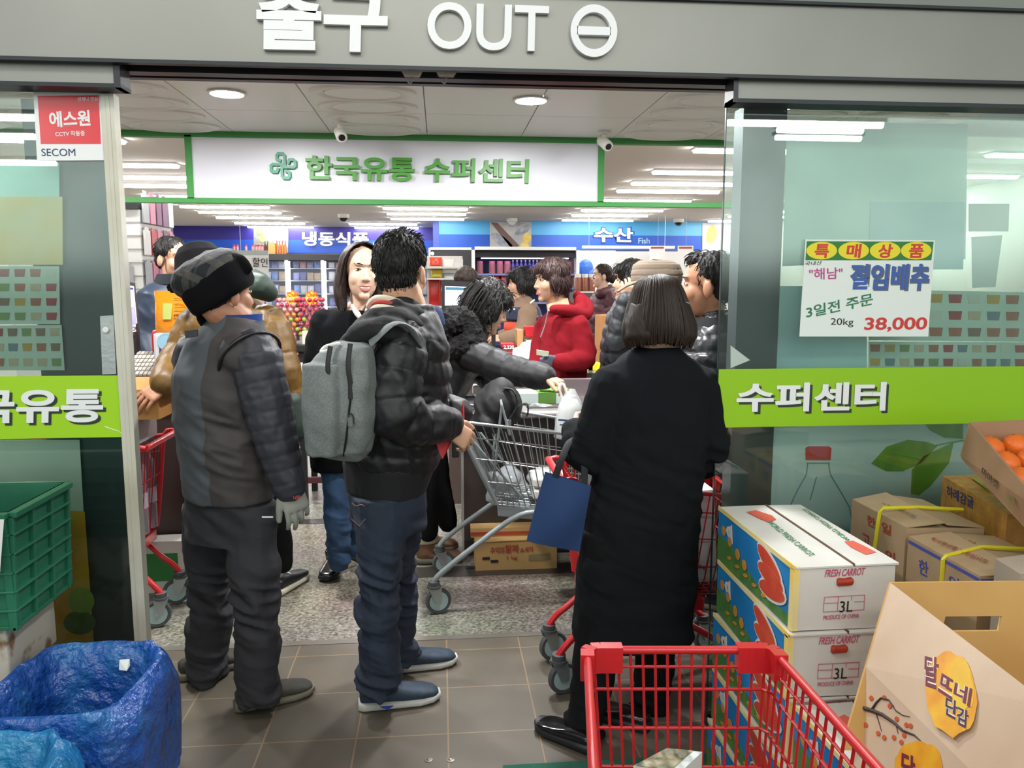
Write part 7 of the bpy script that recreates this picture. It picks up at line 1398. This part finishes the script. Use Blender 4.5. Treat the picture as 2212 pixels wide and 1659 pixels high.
# ---------- 4: young woman facing the door
A = R(168); Yc = 3.98
sp = [(at(742, 1010, Yc), .17, .13), (at(742, 930, Yc), .165, .13), (at(742, 840, Yc), .16, .125), (at(745, 760, Yc), .17, .13), (at(752, 700, Yc), .165, .11), (at(765, 668, Yc), .11, .085), (at(774, 648, Yc), .06, .065)]
sR, eR, wR = at(700, 700, 3.96), at(684, 800, 3.92), at(700, 875, 3.82); sL, eL, wL = at(808, 705, 4.0), at(822, 800, 3.95), at(800, 870, 3.85)
lgs = [([at(728, 1000, 3.96), at(729, 1110, 3.9), at(732, 1215, 3.92)], [.085, .068, .056]), ([at(765, 1000, 4.0), at(768, 1100, 4.06), at(762, 1185, 4.12)], [.085, .066, .055])]
hc, hM, hs_ = at(781, 588, 3.95), hmat(R(162), R(2), R(-3)), 1.16
p4 = body('young woman with long brown hair in black coat and jeans facing the door', core(sp, [([sR, eR, wR], [.06, .05, .04]), ([sL, eL, wL], [.06, .05, .04])], lgs, A), head_prims(hc, hM, hs_) + [limb([hc + hM @ V((0, -.02, -.06)), at(776, 655, 3.98), at(765, 685, 3.98)], [.05, .05, .06])], [hand(wR, V((.3, -.4, -.8)), V((-.6, -.6, .1)), 1, .16)], m_skin3, (sp[0][0].x, Yc, 0))
face_bits(p4, hc, hM, hs_, m_lipr, True)
m_wool = mat('black wool', '#0b0c0e', .95, spec=.15, bump=(120, .2, .003))
soft('coat', [torso(sp[:-1], A), limb([sR, eR, wR], [.075, .068, .055]), limb([sL, eL, wL], [.075, .068, .055])], m_wool, p4, .008, 5, folds(.006, 8))
obj('shirt_collar', MB().geo(limb([at(800, 655, 3.95), at(796, 672, 3.87), at(786, 690, 3.84)], [.016, .018, .010])).geo(limb([at(762, 662, 3.93), at(772, 678, 3.86), at(783, 692, 3.84)], [.012, .014, .009])), mat('pale pink shirt', '#d9c2bc', .7), p4, True)
soft('trousers', [limb(p, r_) for p, r_ in lgs] + [ell_geo(at(745, 1000, 3.98), (.15, .12, .1))], m_bjean, p4, .008, 4, cloth(.006, 9, [(at(730, 1200, 3.92), .1, .016), (at(729, 1110, 3.9), .1, .012)]), label='mid blue jeans')
g_ = atz(728, 1222, 0); shoe(p4, g_, R(186), .24, m_lea, m_blk, .075, None, .11); g_ = atz(756, 1198, 0); shoe(p4, g_, R(140), .24, m_lea, m_blk, .07, None, .10)
Wd = lambda p: hc + hM @ (V(p) * hs_); E = lambda p, r: ell_geo(Wd(p), [x * hs_ for x in r], hM, 24)
soft('hair', [E((0, -.026, .045), (.083, .088, .082)), E((0, -.05, -.03), (.078, .055, .09)), limb([Wd((.07, .0, .06)), Wd((.084, -.008, -.02)), Wd((.085, -.005, -.10)), Wd((.075, .0, -.15))], [.022 * hs_, .026 * hs_, .03 * hs_, .02 * hs_]), limb([Wd((-.07, .0, .06)), Wd((-.084, -.008, -.02)), Wd((-.08, -.01, -.10)), Wd((-.07, -.01, -.15))], [.022 * hs_, .026 * hs_, .028 * hs_, .02 * hs_])], m_hbrn, p4, .005, 4, folds(.003, 34, (1, 1, .15)))
lines = []; rn = random.Random(3)
for k in range(260):
    sd = rn.choice((-1, 1)); f0 = rn.uniform(-.075, .058); o_ = rn.uniform(.95, 1.06); y_ = lambda q: -.02 + (f0 + .02) * q
    lines.append(([Wd((sd * .004, y_(1) * .6 + .01, .126)), Wd((sd * .052, y_(1), .104)), Wd((sd * .080 * o_, y_(.85), .05)), Wd((sd * .089 * o_, y_(.55), -.03)), Wd((sd * .092 * o_, y_(.5), -.10)), Wd((sd * .08 * o_, y_(.5) + .01, -.16 - rn.uniform(0, .03)))], rn.uniform(.7, 1.2)))
strands('hair_strands', p4, lines, .003, m_hbrn)

# ---------- 5: woman leaning over the trolley
A = R(86); Yc = 4.27
sp = [(at(900, 960, Yc), .17, .14), (at(914, 890, Yc), .19, .135), (at(952, 825, Yc), .20, .155), (at(982, 765, Yc), .205, .16), (at(1008, 725, Yc), .17, .13), (at(1028, 702, Yc), .10, .09), (at(1038, 692, Yc), .07, .07)]
sR, eR, wR = at(1012, 762, 4.08), at(1095, 797, 3.98), at(1174, 814, 3.82); sL, eL, wL = at(1012, 770, 4.36), at(1050, 810, 4.42), at(1060, 822, 4.3)
lgs = [([at(908, 940, 4.12), at(918, 1050, 4.12), at(924, 1150, 4.12)], [.10, .075, .055]), ([at(925, 940, 4.30), at(946, 1050, 4.34), at(968, 1130, 4.36)], [.10, .075, .055])]
hc, hM, hs_ = at(1054, 664, 4.24), hmat(R(96), R(24), 0), 1.12
p5 = body('woman in black padded coat leaning and handing over a bottle of milk', core(sp, [([sR, eR, wR], [.06, .055, .04]), ([sL, eL, wL], [.06, .05, .04])], lgs, A), head_prims(hc, hM, hs_) + [limb([hc + hM @ V((0, -.02, -.06)), at(1035, 695, 4.25), at(1015, 715, 4.25)], [.055, .055, .065])], [hand(wR + V((.01, -.005, 0)), at(1232, 836, 3.72) - wR, V((.35, -.25, .9)), 1, .175, (.45, .7, .5), .03, .3)], m_skin, (sp[0][0].x, Yc, 0))
face_bits(p5, hc, hM, hs_, m_lipr); hair_cap(p5, hc, hM, hs_ * 1.02, m_hblk, 'shag', .006, 300); lines = []; rn = random.Random(8); Wd = lambda p: hc + hM @ (V(p) * hs_)
for k in range(150):
    th = rn.uniform(0, 2 * math.pi); ca, sa = math.cos(th), math.sin(th); j = rn.uniform(.98, 1.1); lines.append(([Wd((ca * .04, -.02 + sa * .05, .135)), Wd((ca * .098 * j, -.02 + sa * .1 * j, .06)), Wd((ca * .105 * j, -.03 + sa * .1 * j, -.01)), Wd((ca * .10 * j, -.035 + sa * .09 * j, -.06 - rn.uniform(0, .05)))], rn.uniform(.6, 1.3)))
strands('hair_strands', p5, [l for l in lines if (hM.inverted() @ (l[0][2] - hc)).y < .035], .0035, m_hblk)
bones = [(polyb([s[0] for s in sp]), .18), (polyb([sR, eR, wR]), .08)]
soft('jacket', [torso(sp, A), limb([sR, eR, wR], [.088, .082, .066]), limb([sL, eL, wL], [.085, .075, .06])], mat('black padded nylon', '#17171a', .55, bump=(40, .15, .004)), p5, .0075, 4, quilt(bones, .12, .010, .003, 14, .4))
soft('fur_hood', [limb([at(948, 742, 4.08), at(962, 700, 4.06), at(1000, 690, 4.10), at(1022, 715, 4.08)], [.05, .07, .065, .05]), limb([at(960, 760, 4.06), at(1000, 745, 4.04), at(1035, 735, 4.08)], [.045, .055, .045])], mat('dark fur', '#1a1819', .95, bump=(80, 1, .02)), p5, .007, 3, lambda p: .012 * vnoise(p, 60) + .006 * vnoise(p, 120))
obj('blue_collar', MB().geo(limb([at(930, 668, 4.0), at(945, 672, 3.95), at(955, 700, 3.93)], [.02, .024, .016])), mat('navy cloth', '#1c2a4a', .8), p5, True)
soft('trousers', [limb(p, r_) for p, r_ in lgs], m_blkt, p5, .008, 4, folds(.004, 9))
m_bt = mat('tan suede boot', '#7d5a42', .85, var=(25, '#8d6a50')); m_flc = mat('cream fleece', '#cfc2ad', .95, bump=(120, .9, .008))
for gx, gy, an in ((900, 1216, 88), (893, 1190, 86)):
    g_ = atz(gx, gy, 0); s_ = shoe(p5, g_, R(an), .25, m_bt, m_sog, .085, m_blk, .13, 1.05); c_ = V((g_.x, g_.y, 0)) + fwd(R(an)) * .05; obj('fleece_trim', MB().geo(loft([(c_ + V((0, 0, .12)), rgt(R(an)) * .056, fwd(R(an)) * .064), (c_ + V((0, 0, .15)), rgt(R(an)) * .064, fwd(R(an)) * .07), (c_ + V((0, 0, .165)), rgt(R(an)) * .055, fwd(R(an)) * .06)], 20)), m_flc, s_, True)
mb_ = thing('milk_bottle', 'plastic bottle of milk hung by its loop from an outstretched hand', 'bottle', at(1222, 945, 3.72)); Ym = 3.72; cb_ = at(1223, 945, Ym); tz = at(1223, 838, Ym).z; hh_ = tz - cb_.z
Mt = Matrix.Rotation(R(7), 3, 'Y')
obj('bottle_body', MB().lathe([(0, 0), (.050, 0), (.056, .01), (.056, hh_ * .60), (.053, hh_ * .66), (.034, hh_ * .76), (.022, hh_ * .80), (.022, hh_ * .86), (0, hh_ * .86)], cb_, 24, 0, Mt), mat('milky plastic', '#d8d8d0', .3), mb_, True)
obj('film_sleeve', MB().lathe([(.062, -.004), (.064, hh_ * .5), (.05, hh_ * .76), (.022, hh_ * .92), (.012, hh_ * .99)], cb_, 24, 0, Mt, False), m_clr, mb_, True)
obj('carry_loop', MB().tube(smooth_path([at(1214, 862, Ym), at(1209, 840, Ym), at(1214, 829, Ym), at(1222, 842, Ym), at(1228, 864, Ym)], [.006] * 5)[0], .0075, 8), m_wp, mb_, True)
obj('label_print', MB().slab([at(1206, 905, Ym - .068), at(1233, 907, Ym - .068), at(1233, 911, Ym - .068), at(1206, 909, Ym - .068)], (0, -.001, 0)).slab([at(1209, 916, Ym - .068), at(1229, 917, Ym - .068), at(1229, 920, Ym - .068), at(1209, 919, Ym - .068)], (0, -.001, 0)), mat('navy ink'  , '#27476f'), mb_)

# ---------- 6-14: the others
def simple(label, A, sp, arms, legs, hc, yaw, pitch, hs, mskin, hair, hairm, mj, jname, trm, face=True, hands=(), qb=None, vox=.009, neck=None, roll=0, lip=None, arm_r=(.078, .07, .056)):
    hM = hmat(yaw, pitch, roll); n0 = sp[-1][0]; ar = [(p, arm_r) for p in arms]; 
    p = body(label, core(sp, ar, legs, A), head_prims(hc, hM, hs) + [limb([hc + hM @ V((0, -.02, -.05)), (hc + n0) / 2 + V((0, 0, -.02)), n0 - V((0, 0, .04))], [.052 * hs, .054 * hs, .06 * hs])], list(hands), mskin, (sp[0][0].x, sp[0][0].y, 0), .0048)
    if face: face_bits(p, hc, hM, hs, lip)
    if hair: hair_cap(p, hc, hM, hs, hairm, hair)
    bones = [(polyb([s[0] for s in sp]), .18)] + [(polyb(a_), .075) for a_ in arms]
    soft(jname, [torso(sp, A)] + [limb(p_, arm_r) for p_ in arms], mj, p, vox, 4, quilt(bones, *qb) if qb else folds(.006, 9))
    if legs: soft('trousers', [limb(p_, r_) for p_, r_ in legs], trm, p, .010, 4, folds(.005, 9))
    return p, hM
def ground_legs(cx, Y, z0, dx=.09, dy=0, r=(.09, .07, .055)):
    return [([V((cx + s * dx, Y + s * dy, z0)), V((cx + s * dx, Y + s * dy - .01, z0 * .5)), V((cx + s * dx, Y + s * dy, .10))], list(r)) for s in (-1, 1)]
def plain_shoes(p, legs, ang, m=None):
    for l_, _ in legs: q = l_[-1]; shoe(p, q - fwd(ang) * .07, ang, .25, m or m_blk, m_sog, .08)
# cashier in red
A = R(-108); Yc = 4.98
sp = [(at(1210, 850, Yc), .19, .15), (at(1212, 790, Yc), .185, .15), (at(1216, 735, Yc), .185, .145), (at(1217, 690, Yc), .175, .125), (at(1212, 668, Yc), .11, .09), (at(1206, 652, Yc), .065, .065)]
sL, eL, wL = at(1248, 702, 4.86), at(1264, 775, 4.80), at(1208, 782, 4.72); sR, eR, wR = at(1180, 705, 5.08), at(1165, 775, 5.04), at(1160, 830, 4.92); lg = ground_legs(sp[0][0].x, Yc + .02, .85, .03, .09)
hc = at(1190, 606, 4.96)
m_redc = mat('red fleece', '#7a0f1b', .9, bump=(100, .25, .003), spec=.2)
p6, hM = simple('cashier in red hooded fleece looking down with short brown hair', A, sp, [[sL, eL, wL], [sR, eR, wR]], lg, hc, R(-106), R(6), 1.12, m_skin, 'bowl', m_hwine, m_redc, 'jacket', m_blkt, lip=m_lip); plain_shoes(p6, lg, A)
soft('hood', [limb([at(1196, 668, 4.82), at(1232, 672, 4.84), at(1262, 680, 4.9), at(1268, 660, 5.0), at(1248, 640, 5.06)], [.03, .042, .045, .045, .035]), limb([at(1252, 650, 4.96), at(1256, 668, 4.92), at(1240, 672, 4.88)], [.04, .045, .04])], m_redc, p6, .008, 5)
obj('turtleneck', MB().geo(loft([(at(1207, 668, 4.94), V((.072, 0, .012)), V((0, .068, 0))), (at(1203, 650, 4.95), V((.068, 0, .02)), V((0, .064, 0))), (at(1203, 655, 4.95), V((.055, 0, .02)), V((0, .05, 0)))], 20)), mat('cream knit', '#c9b795', .85), p6, True)
obj('zip', MB().tube(smooth_path([at(1184, 671, 4.81), at(1178, 700, 4.815), at(1168, 728, 4.82)], [.003] * 3)[0], .0035, 6), m_stl, p6, True)
soft('work_glove', hand(wL, at(1178, 778, 4.68) - wL, V((0, -.9, -.2)), -1, .165, (.6, .8, .6), .03), mat('slate glove', '#5d6070', .85), p6, .0045, 3)
obj('price_scanner', MB().slab([at(1160, 756, 4.66), at(1186, 760, 4.66), at(1184, 770, 4.66), at(1160, 767, 4.66)], (0, .03, 0)), mat('pale note', '#b9bfa6', .6), None, label='small pale packet held in the cashier\'s gloved hand', cat='packet')
# worker in orange vest
A = R(-84); Yc = 6.25
sp = [(at(1128, 800, Yc), .17, .14), (at(1130, 740, Yc), .165, .135), (at(1133, 690, Yc), .175, .135), (at(1132, 664, Yc), .16, .11), (at(1128, 648, Yc), .08, .075), (at(1125, 640, Yc), .06, .06)]
sL, eL, wL = at(1140, 676, 6.08), at(1128, 720, 6.02), at(1090, 733, 5.98); sR, eR, wR = at(1120, 676, 6.42), at(1105, 720, 6.4), at(1085, 728, 6.2); lg = ground_legs(sp[0][0].x, Yc, .85, .02, .09); hc = at(1124, 612, 6.25)
m_flb = mat('beige fleece', '#7d6552', .9, bump=(120, .4, .004))
p7, hM = simple('worker in orange and navy vest over beige fleece with cropped black hair', A, sp, [[sL, eL, wL], [sR, eR, wR]], lg, hc, R(-88), R(8), 1.02, m_skin, 'bowl', m_hblk, m_flb, 'fleece', m_blkt, hands=[hand(wL, V((-1, -.1, .1)), V((0, -.5, .8)), 1, .16)]); plain_shoes(p7, lg, A)
def sect(a0, a1, z0, z1, name, m, k=1.15):
    b = MB(); n_ = 12; vs = []
    for j in range(7):
        y_ = z0 + (z1 - z0) * j / 6; zz = at(1130, y_, Yc).z
        c_ = next((V((sp[i][0] * (1 - t) + sp[i + 1][0] * t)), sp[i][1] * (1 - t) + sp[i + 1][1] * t, sp[i][2] * (1 - t) + sp[i + 1][2] * t) for i in range(len(sp) - 1) for t in [(zz - sp[i][0].z) / (sp[i + 1][0].z - sp[i][0].z)] if -.001 <= t <= 1.001)
        for i in range(n_ + 1): th = a0 + (a1 - a0) * i / n_; vs.append(c_[0] + rgt(A) * (c_[1] * k * math.cos(th)) + fwd(A) * (c_[2] * k * math.sin(th) + .006))
    b.add(vs, [(j * (n_ + 1) + i, j * (n_ + 1) + i + 1, (j + 1) * (n_ + 1) + i + 1, (j + 1) * (n_ + 1) + i) for j in range(6) for i in range(n_)]); o = obj(name, b, m, p7, True); s_ = o.modifiers.new('s', 'SOLIDIFY'); s_.thickness = .01
m_ov = mat('orange vest cloth', '#c8401c', .6); m_nv = mat('navy vest cloth', '#1c2440', .7)
sect(-.3, 3.6, 790, 694, 'vest_front', m_ov); sect(3.2, 6.4, 790, 680, 'vest_back', m_ov, 1.16); sect(0, 6.283, 690, 662, 'vest_yoke', m_nv, 1.18)
obj('vest_stripe', MB().tube([at(1098, 668, 6.12), at(1098, 672, 6.12)], .002, 5).tube(smooth_path([at(1100, 669, 6.06), at(1112, 668, 6.04)], [.004] * 2)[0], .006, 6).tube([at(1146, 654, 6.06), at(1154, 648, 6.12)], .007, 6), m_wp, p7)
# woman in burgundy coat
A = R(-100); Yc = 7.7
sp = [(at(1299, 737, Yc), .20, .16), (at(1300, 700, Yc), .195, .16), (at(1303, 665, Yc), .19, .15), (at(1306, 640, Yc), .17, .12), (at(1305, 628, Yc), .085, .08), (at(1303, 620, Yc), .065, .065)]
sL, eL, wL = at(1318, 645, 7.55), at(1322, 682, 7.5), at(1290, 688, 7.44); sR, eR, wR = at(1292, 645, 7.85), at(1286, 682, 7.8), at(1284, 690, 7.6); lg = ground_legs(at(1297, 740, Yc).x, Yc, .9, .02, .08); hc = at(1299, 597, 7.7)
m_bur = mat('burgundy nylon', '#4a1f2a', .5)
p8, hM = simple('woman in burgundy padded coat and jeans with glasses near the fish counter', A, sp, [[sL, eL, wL], [sR, eR, wR]], lg, hc, R(-96), 0, .98, m_skin3, 'short', m_hbrn, m_bur, 'coat', m_bjean, qb=(.09, .010, .003)); plain_shoes(p8, lg, A)
obj('bun', MB().ell(at(1324, 603, 7.7), (.045, .045, .045), None, 14), m_hbrn, p8, True); obj('glasses', MB().tube(smooth_path([at(1283, 594, 7.62), at(1281, 600, 7.62), at(1285, 602, 7.62)], [.003] * 3)[0], .004, 6), m_blk, p8, True); obj('hood', MB().geo(limb([at(1296, 636, 7.56), at(1316, 634, 7.6), at(1326, 630, 7.7), at(1318, 624, 7.8)], [.05, .06, .06, .05])), m_bur, p8, True)
# man in beige cap
A = R(-70); Yc = 3.80
sp = [(at(1428, 1000, Yc), .19, .15), (at(1430, 880, Yc), .19, .15), (at(1432, 770, Yc), .19, .15), (at(1430, 715, Yc), .17, .12), (at(1425, 690, Yc), .09, .08), (at(1420, 675, Yc), .065, .065)]
lg = ground_legs(sp[0][0].x, Yc, .85, .03, .09); hc = at(1412, 618, Yc); arms = [[at(1470, 740, 3.70), at(1478, 850, 3.67), at(1440, 930, 3.65)], [at(1395, 740, 3.93), at(1390, 850, 3.95), at(1385, 930, 3.87)]]
p9, hM = simple('person in beige ribbed cap half hidden by the long-coated woman', A, sp, arms, lg, hc, R(-84), R(0), 1.0, m_skin, 'short', m_hblk, mat('charcoal parka', '#25262a', .6), 'parka', m_blkt, qb=(.09, .008, .003)); plain_shoes(p9, lg, A)
m_cap = mat('beige wool cap', '#7d6f60', .9, bump=(140, .4, .003)); Wd = lambda p: hc + hM @ V(p)
cp = soft('cap', [loft([(Wd((0, -.012, .012)), hM @ V((.096, 0, 0)), hM @ V((0, .122, 0))), (Wd((0, -.014, .06)), hM @ V((.100, 0, 0)), hM @ V((0, .126, 0))), (Wd((0, -.010, .105)), hM @ V((.094, 0, 0)), hM @ V((0, .112, 0))), (Wd((0, -.004, .124)), hM @ V((.06, 0, 0)), hM @ V((0, .075, 0)))], 28, 2.6)], m_cap, p9, .005, 4, lambda p: -.003 * (np.abs(np.sin(((p - np.array(hc)) @ np.array(hM))[:, 2] * 105 + 1)) < .22))
soft('visor', [loft([(Wd((0, .085, .022)), hM @ V((.085, 0, 0)), hM @ V((0, .006, .008))), (Wd((0, .140, .0)), hM @ V((.075, 0, 0)), hM @ V((0, .004, .006))), (Wd((0, .178, -.028)), hM @ V((.04, 0, 0)), hM @ V((0, .003, .005)))], 20)], m_cap, cp, .004, 2)
# person with hand at the face
A = R(-80); Yc = 4.98
sp = [(at(1345, 900, Yc), .19, .15), (at(1345, 820, Yc), .19, .15), (at(1348, 740, Yc), .19, .15), (at(1352, 680, Yc), .17, .12), (at(1356, 655, Yc), .09, .08), (at(1358, 640, Yc), .065, .065)]
lg = ground_legs(sp[0][0].x, Yc, .85, .03, .09); hc = at(1362, 608, Yc); arms = [[at(1348, 690, 4.80), at(1328, 745, 4.74), at(1352, 648, 4.7)], [at(1362, 690, 5.12), at(1365, 760, 5.12), at(1345, 800, 5.0)]]
p10, hM = simple('person in dark puffer coat raising a hand with yellow cuff to the face', A, sp, arms, lg, hc, R(-70), 0, 1.1, m_skin, 'bowl', m_hblk, mat('dark slate puffer', '#2a2d31', .5, bump=(30, .2, .005)), 'coat', m_blkt, hands=[hand(arms[0][2], V((.1, -.1, 1)), V((0, -1, 0)), 1, .17, (.4, .5, .4))], qb=(.085, .011, .004)); plain_shoes(p10, lg, A)
obj('cuff_band', MB().tube([arms[0][2] + V((-.004, 0, -.03)), arms[0][2] + V((0, 0, -.005))], .05, 14), mat('yellow cuff', '#d9a52a', .6), p10, True)
# balding man
A = R(-40); Yc = 3.28
sp = [(at(1528, 1080, Yc), .19, .15), (at(1535, 960, Yc), .20, .16), (at(1545, 850, Yc), .21, .17), (at(1552, 775, Yc), .205, .15), (at(1550, 725, Yc), .16, .12), (at(1545, 695, Yc), .095, .09), (at(1540, 672, Yc), .08, .075)]
lg = [([V((sp[0][0].x - .05, Yc - .02, .8)), V((sp[0][0].x - .06, Yc - .02, .45)), V((sp[0][0].x - .06, Yc, .1))], [.1, .08, .065]), ([V((sp[0][0].x + .1, Yc + .1, .8)), V((sp[0][0].x + .1, Yc + .1, .45)), V((sp[0][0].x + .1, Yc + .12, .1))], [.1, .08, .065])]
hc = at(1528, 618, 3.26); arms = [[at(1506, 780, 3.24), at(1488, 900, 3.20), at(1470, 960, 3.24)], [at(1610, 790, 3.28), at(1630, 920, 3.28), at(1600, 1010, 3.34)]]
p11, hM = simple('balding man in black puffer jacket in profile behind the right glass door', A, sp, arms, lg, hc, R(-66), R(2), 1.17, m_skin2, 'balding', m_hblk, mat('glossy black down', '#1b1c20', .35, bump=(30, .3, .006)), 'jacket', m_blkt, qb=(.075, .014, .005), roll=R(0)); plain_shoes(p11, lg, A)
obj('collar', MB().geo(loft([(at(1548, 712, Yc), rgt(A) * .125, fwd(A) * .11), (at(1545, 684, Yc), rgt(A) * .105, fwd(A) * .10), (at(1545, 692, Yc), rgt(A) * .09, fwd(A) * .085)], 24)), mat('black knit collar', '#16171a', .8), p11, True)
# man in mustard jacket and black hat
A = R(-12); Yc = 3.72
sp = [(at(515, 925, Yc), .20, .16), (at(512, 850, Yc), .215, .17), (at(508, 765, Yc), .22, .175), (at(505, 700, Yc), .20, .15), (at(498, 655, Yc), .14, .11), (at(488, 625, Yc), .08, .08)]
sR, eR, wR = at(580, 705, 3.66), at(606, 805, 3.60), at(622, 890, 3.60); sL, eL, wL = at(432, 700, 3.76), at(385, 790, 3.66), at(358, 828, 3.46)
lg = [([at(548, 920, 3.72), at(590, 1090, 3.74), at(608, 1215, 3.80)], [.10, .075, .058]), ([at(495, 920, 3.78), at(485, 1090, 3.80), at(480, 1200, 3.86)], [.1, .075, .058])]
hc = at(432, 600, 3.74); m_mus = mat('mustard down', '#6b4c16', .5, bump=(40, .3, .005), var=(9, '#5c4012'))
p12, hM = simple('man in mustard puffer jacket and black bucket hat behind the plaid hat', A, sp, [[sR, eR, wR], [sL, eL, wL]], lg, hc, R(-40), R(18), 1.05, m_skin2, 'short', m_hblk, m_mus, 'jacket', m_blkt, hands=[hand(wL, at(302, 868, 3.385) - wL, V((-.2, -.8, .5)), 1, .195, (.2, .3, .25), .16, .5)], qb=(.15, .012, .0025, 16, .28), vox=.008, arm_r=(.100, .092, .068))
m_dg = mat('dark green cuff', '#22332a', .6, bump=(30, .4, .006)); soft('cuff', [limb([at(616, 868, 3.58), at(630, 925, 3.57)], [.085, .075])], m_dg, p12, .008, 4); soft('hood', [limb([at(540, 610, 3.66), at(562, 620, 3.62), at(580, 632, 3.64)], [.05, .06, .045]), limb([at(520, 590, 3.7), at(545, 600, 3.66), at(572, 610, 3.68)], [.04, .045, .035])], mat('dark green down', '#22332a', .6, bump=(26, .3, .006)), p12, .008, 5)
Wd = lambda p: hc + hM @ (V(p) * 1.05)
soft('hat', [loft([(Wd((0, -.02, .02)), hM @ V((.105, 0, 0)), hM @ V((0, .12, 0))), (Wd((0, -.02, .09)), hM @ V((.10, 0, 0)), hM @ V((0, .112, 0))), (Wd((0, -.02, .135)), hM @ V((.07, 0, 0)), hM @ V((0, .08, 0)))], 28), loft([(Wd((0, -.01, -.03)), hM @ V((.15, 0, 0)), hM @ V((0, .165, 0))), (Wd((0, -.015, .0)), hM @ V((.125, 0, 0)), hM @ V((0, .14, 0))), (Wd((0, -.02, .03)), hM @ V((.105, 0, 0)), hM @ V((0, .12, 0)))], 28)], mat('black hat cotton', '#0b0b0e', .95, spec=.15), p12, .006, 4, folds(.004, 10))
for l_, _ in lg: q = l_[-1]; shoe(p12, V((q.x, q.y, 0)) - fwd(R(20)) * .06, R(20), .27, m_blk, mat('cream sole', '#cfc8b6', .6), .08, m_wp)
# man in navy jacket
A = R(140); Yc = 4.95
sp = [(at(358, 840, Yc), .19, .14), (at(358, 760, Yc), .19, .15), (at(362, 680, Yc), .20, .15), (at(366, 630, Yc), .18, .12), (at(372, 606, Yc), .09, .08), (at(374, 595, Yc), .065, .065)]
lg = ground_legs(sp[0][0].x, Yc, .85); hc = at(374, 560, 4.93); arms = [[at(328, 650, 4.9), at(318, 720, 4.85), at(330, 770, 4.75)], [at(402, 650, 5.0), at(408, 720, 4.95), at(398, 770, 4.85)]]
p13, hM = simple('man in dark navy jacket behind the orange pouch, face half hidden', A, sp, arms, lg, hc, R(125), R(5), 1.08, m_skin, 'short', m_hblk, mat('navy nylon', '#1e2a3c', .5, bump=(40, .2, .004)), 'jacket', m_blkt, arm_r=(.09, .082, .062)); plain_shoes(p13, lg, A)
obj('collar', MB().geo(loft([(at(370, 614, Yc), rgt(A) * .10, fwd(A) * .095), (at(374, 592, 4.94), rgt(A) * .088, fwd(A) * .085), (at(374, 598, 4.94), rgt(A) * .07, fwd(A) * .07)], 22)), mat('navy knit', '#161c28', .8), p13, True)
# curly-haired worker behind the monitor
A = R(180); Yc = 6.6
sp = [(at(1006, 820, Yc), .18, .14), (at(1006, 760, Yc), .17, .14), (at(1006, 700, Yc), .18, .14), (at(1006, 668, Yc), .16, .11), (at(1006, 652, Yc), .08, .075), (at(1006, 644, Yc), .06, .06)]
lg = ground_legs(sp[0][0].x, Yc, .85); hc = at(1008, 613, 6.6); arms = [[at(972, 676, 6.6), at(966, 725, 6.55), at(978, 760, 6.4)], [at(1040, 676, 6.6), at(1046, 725, 6.55), at(1034, 760, 6.4)]]
p14, hM = simple('person with curly hair whose head rises behind the till monitor', A, sp, arms, lg, hc, R(180), R(20), 1.0, m_skin, 'curly', m_hbrn, m_flb, 'fleece', m_blkt); plain_shoes(p14, lg, A)
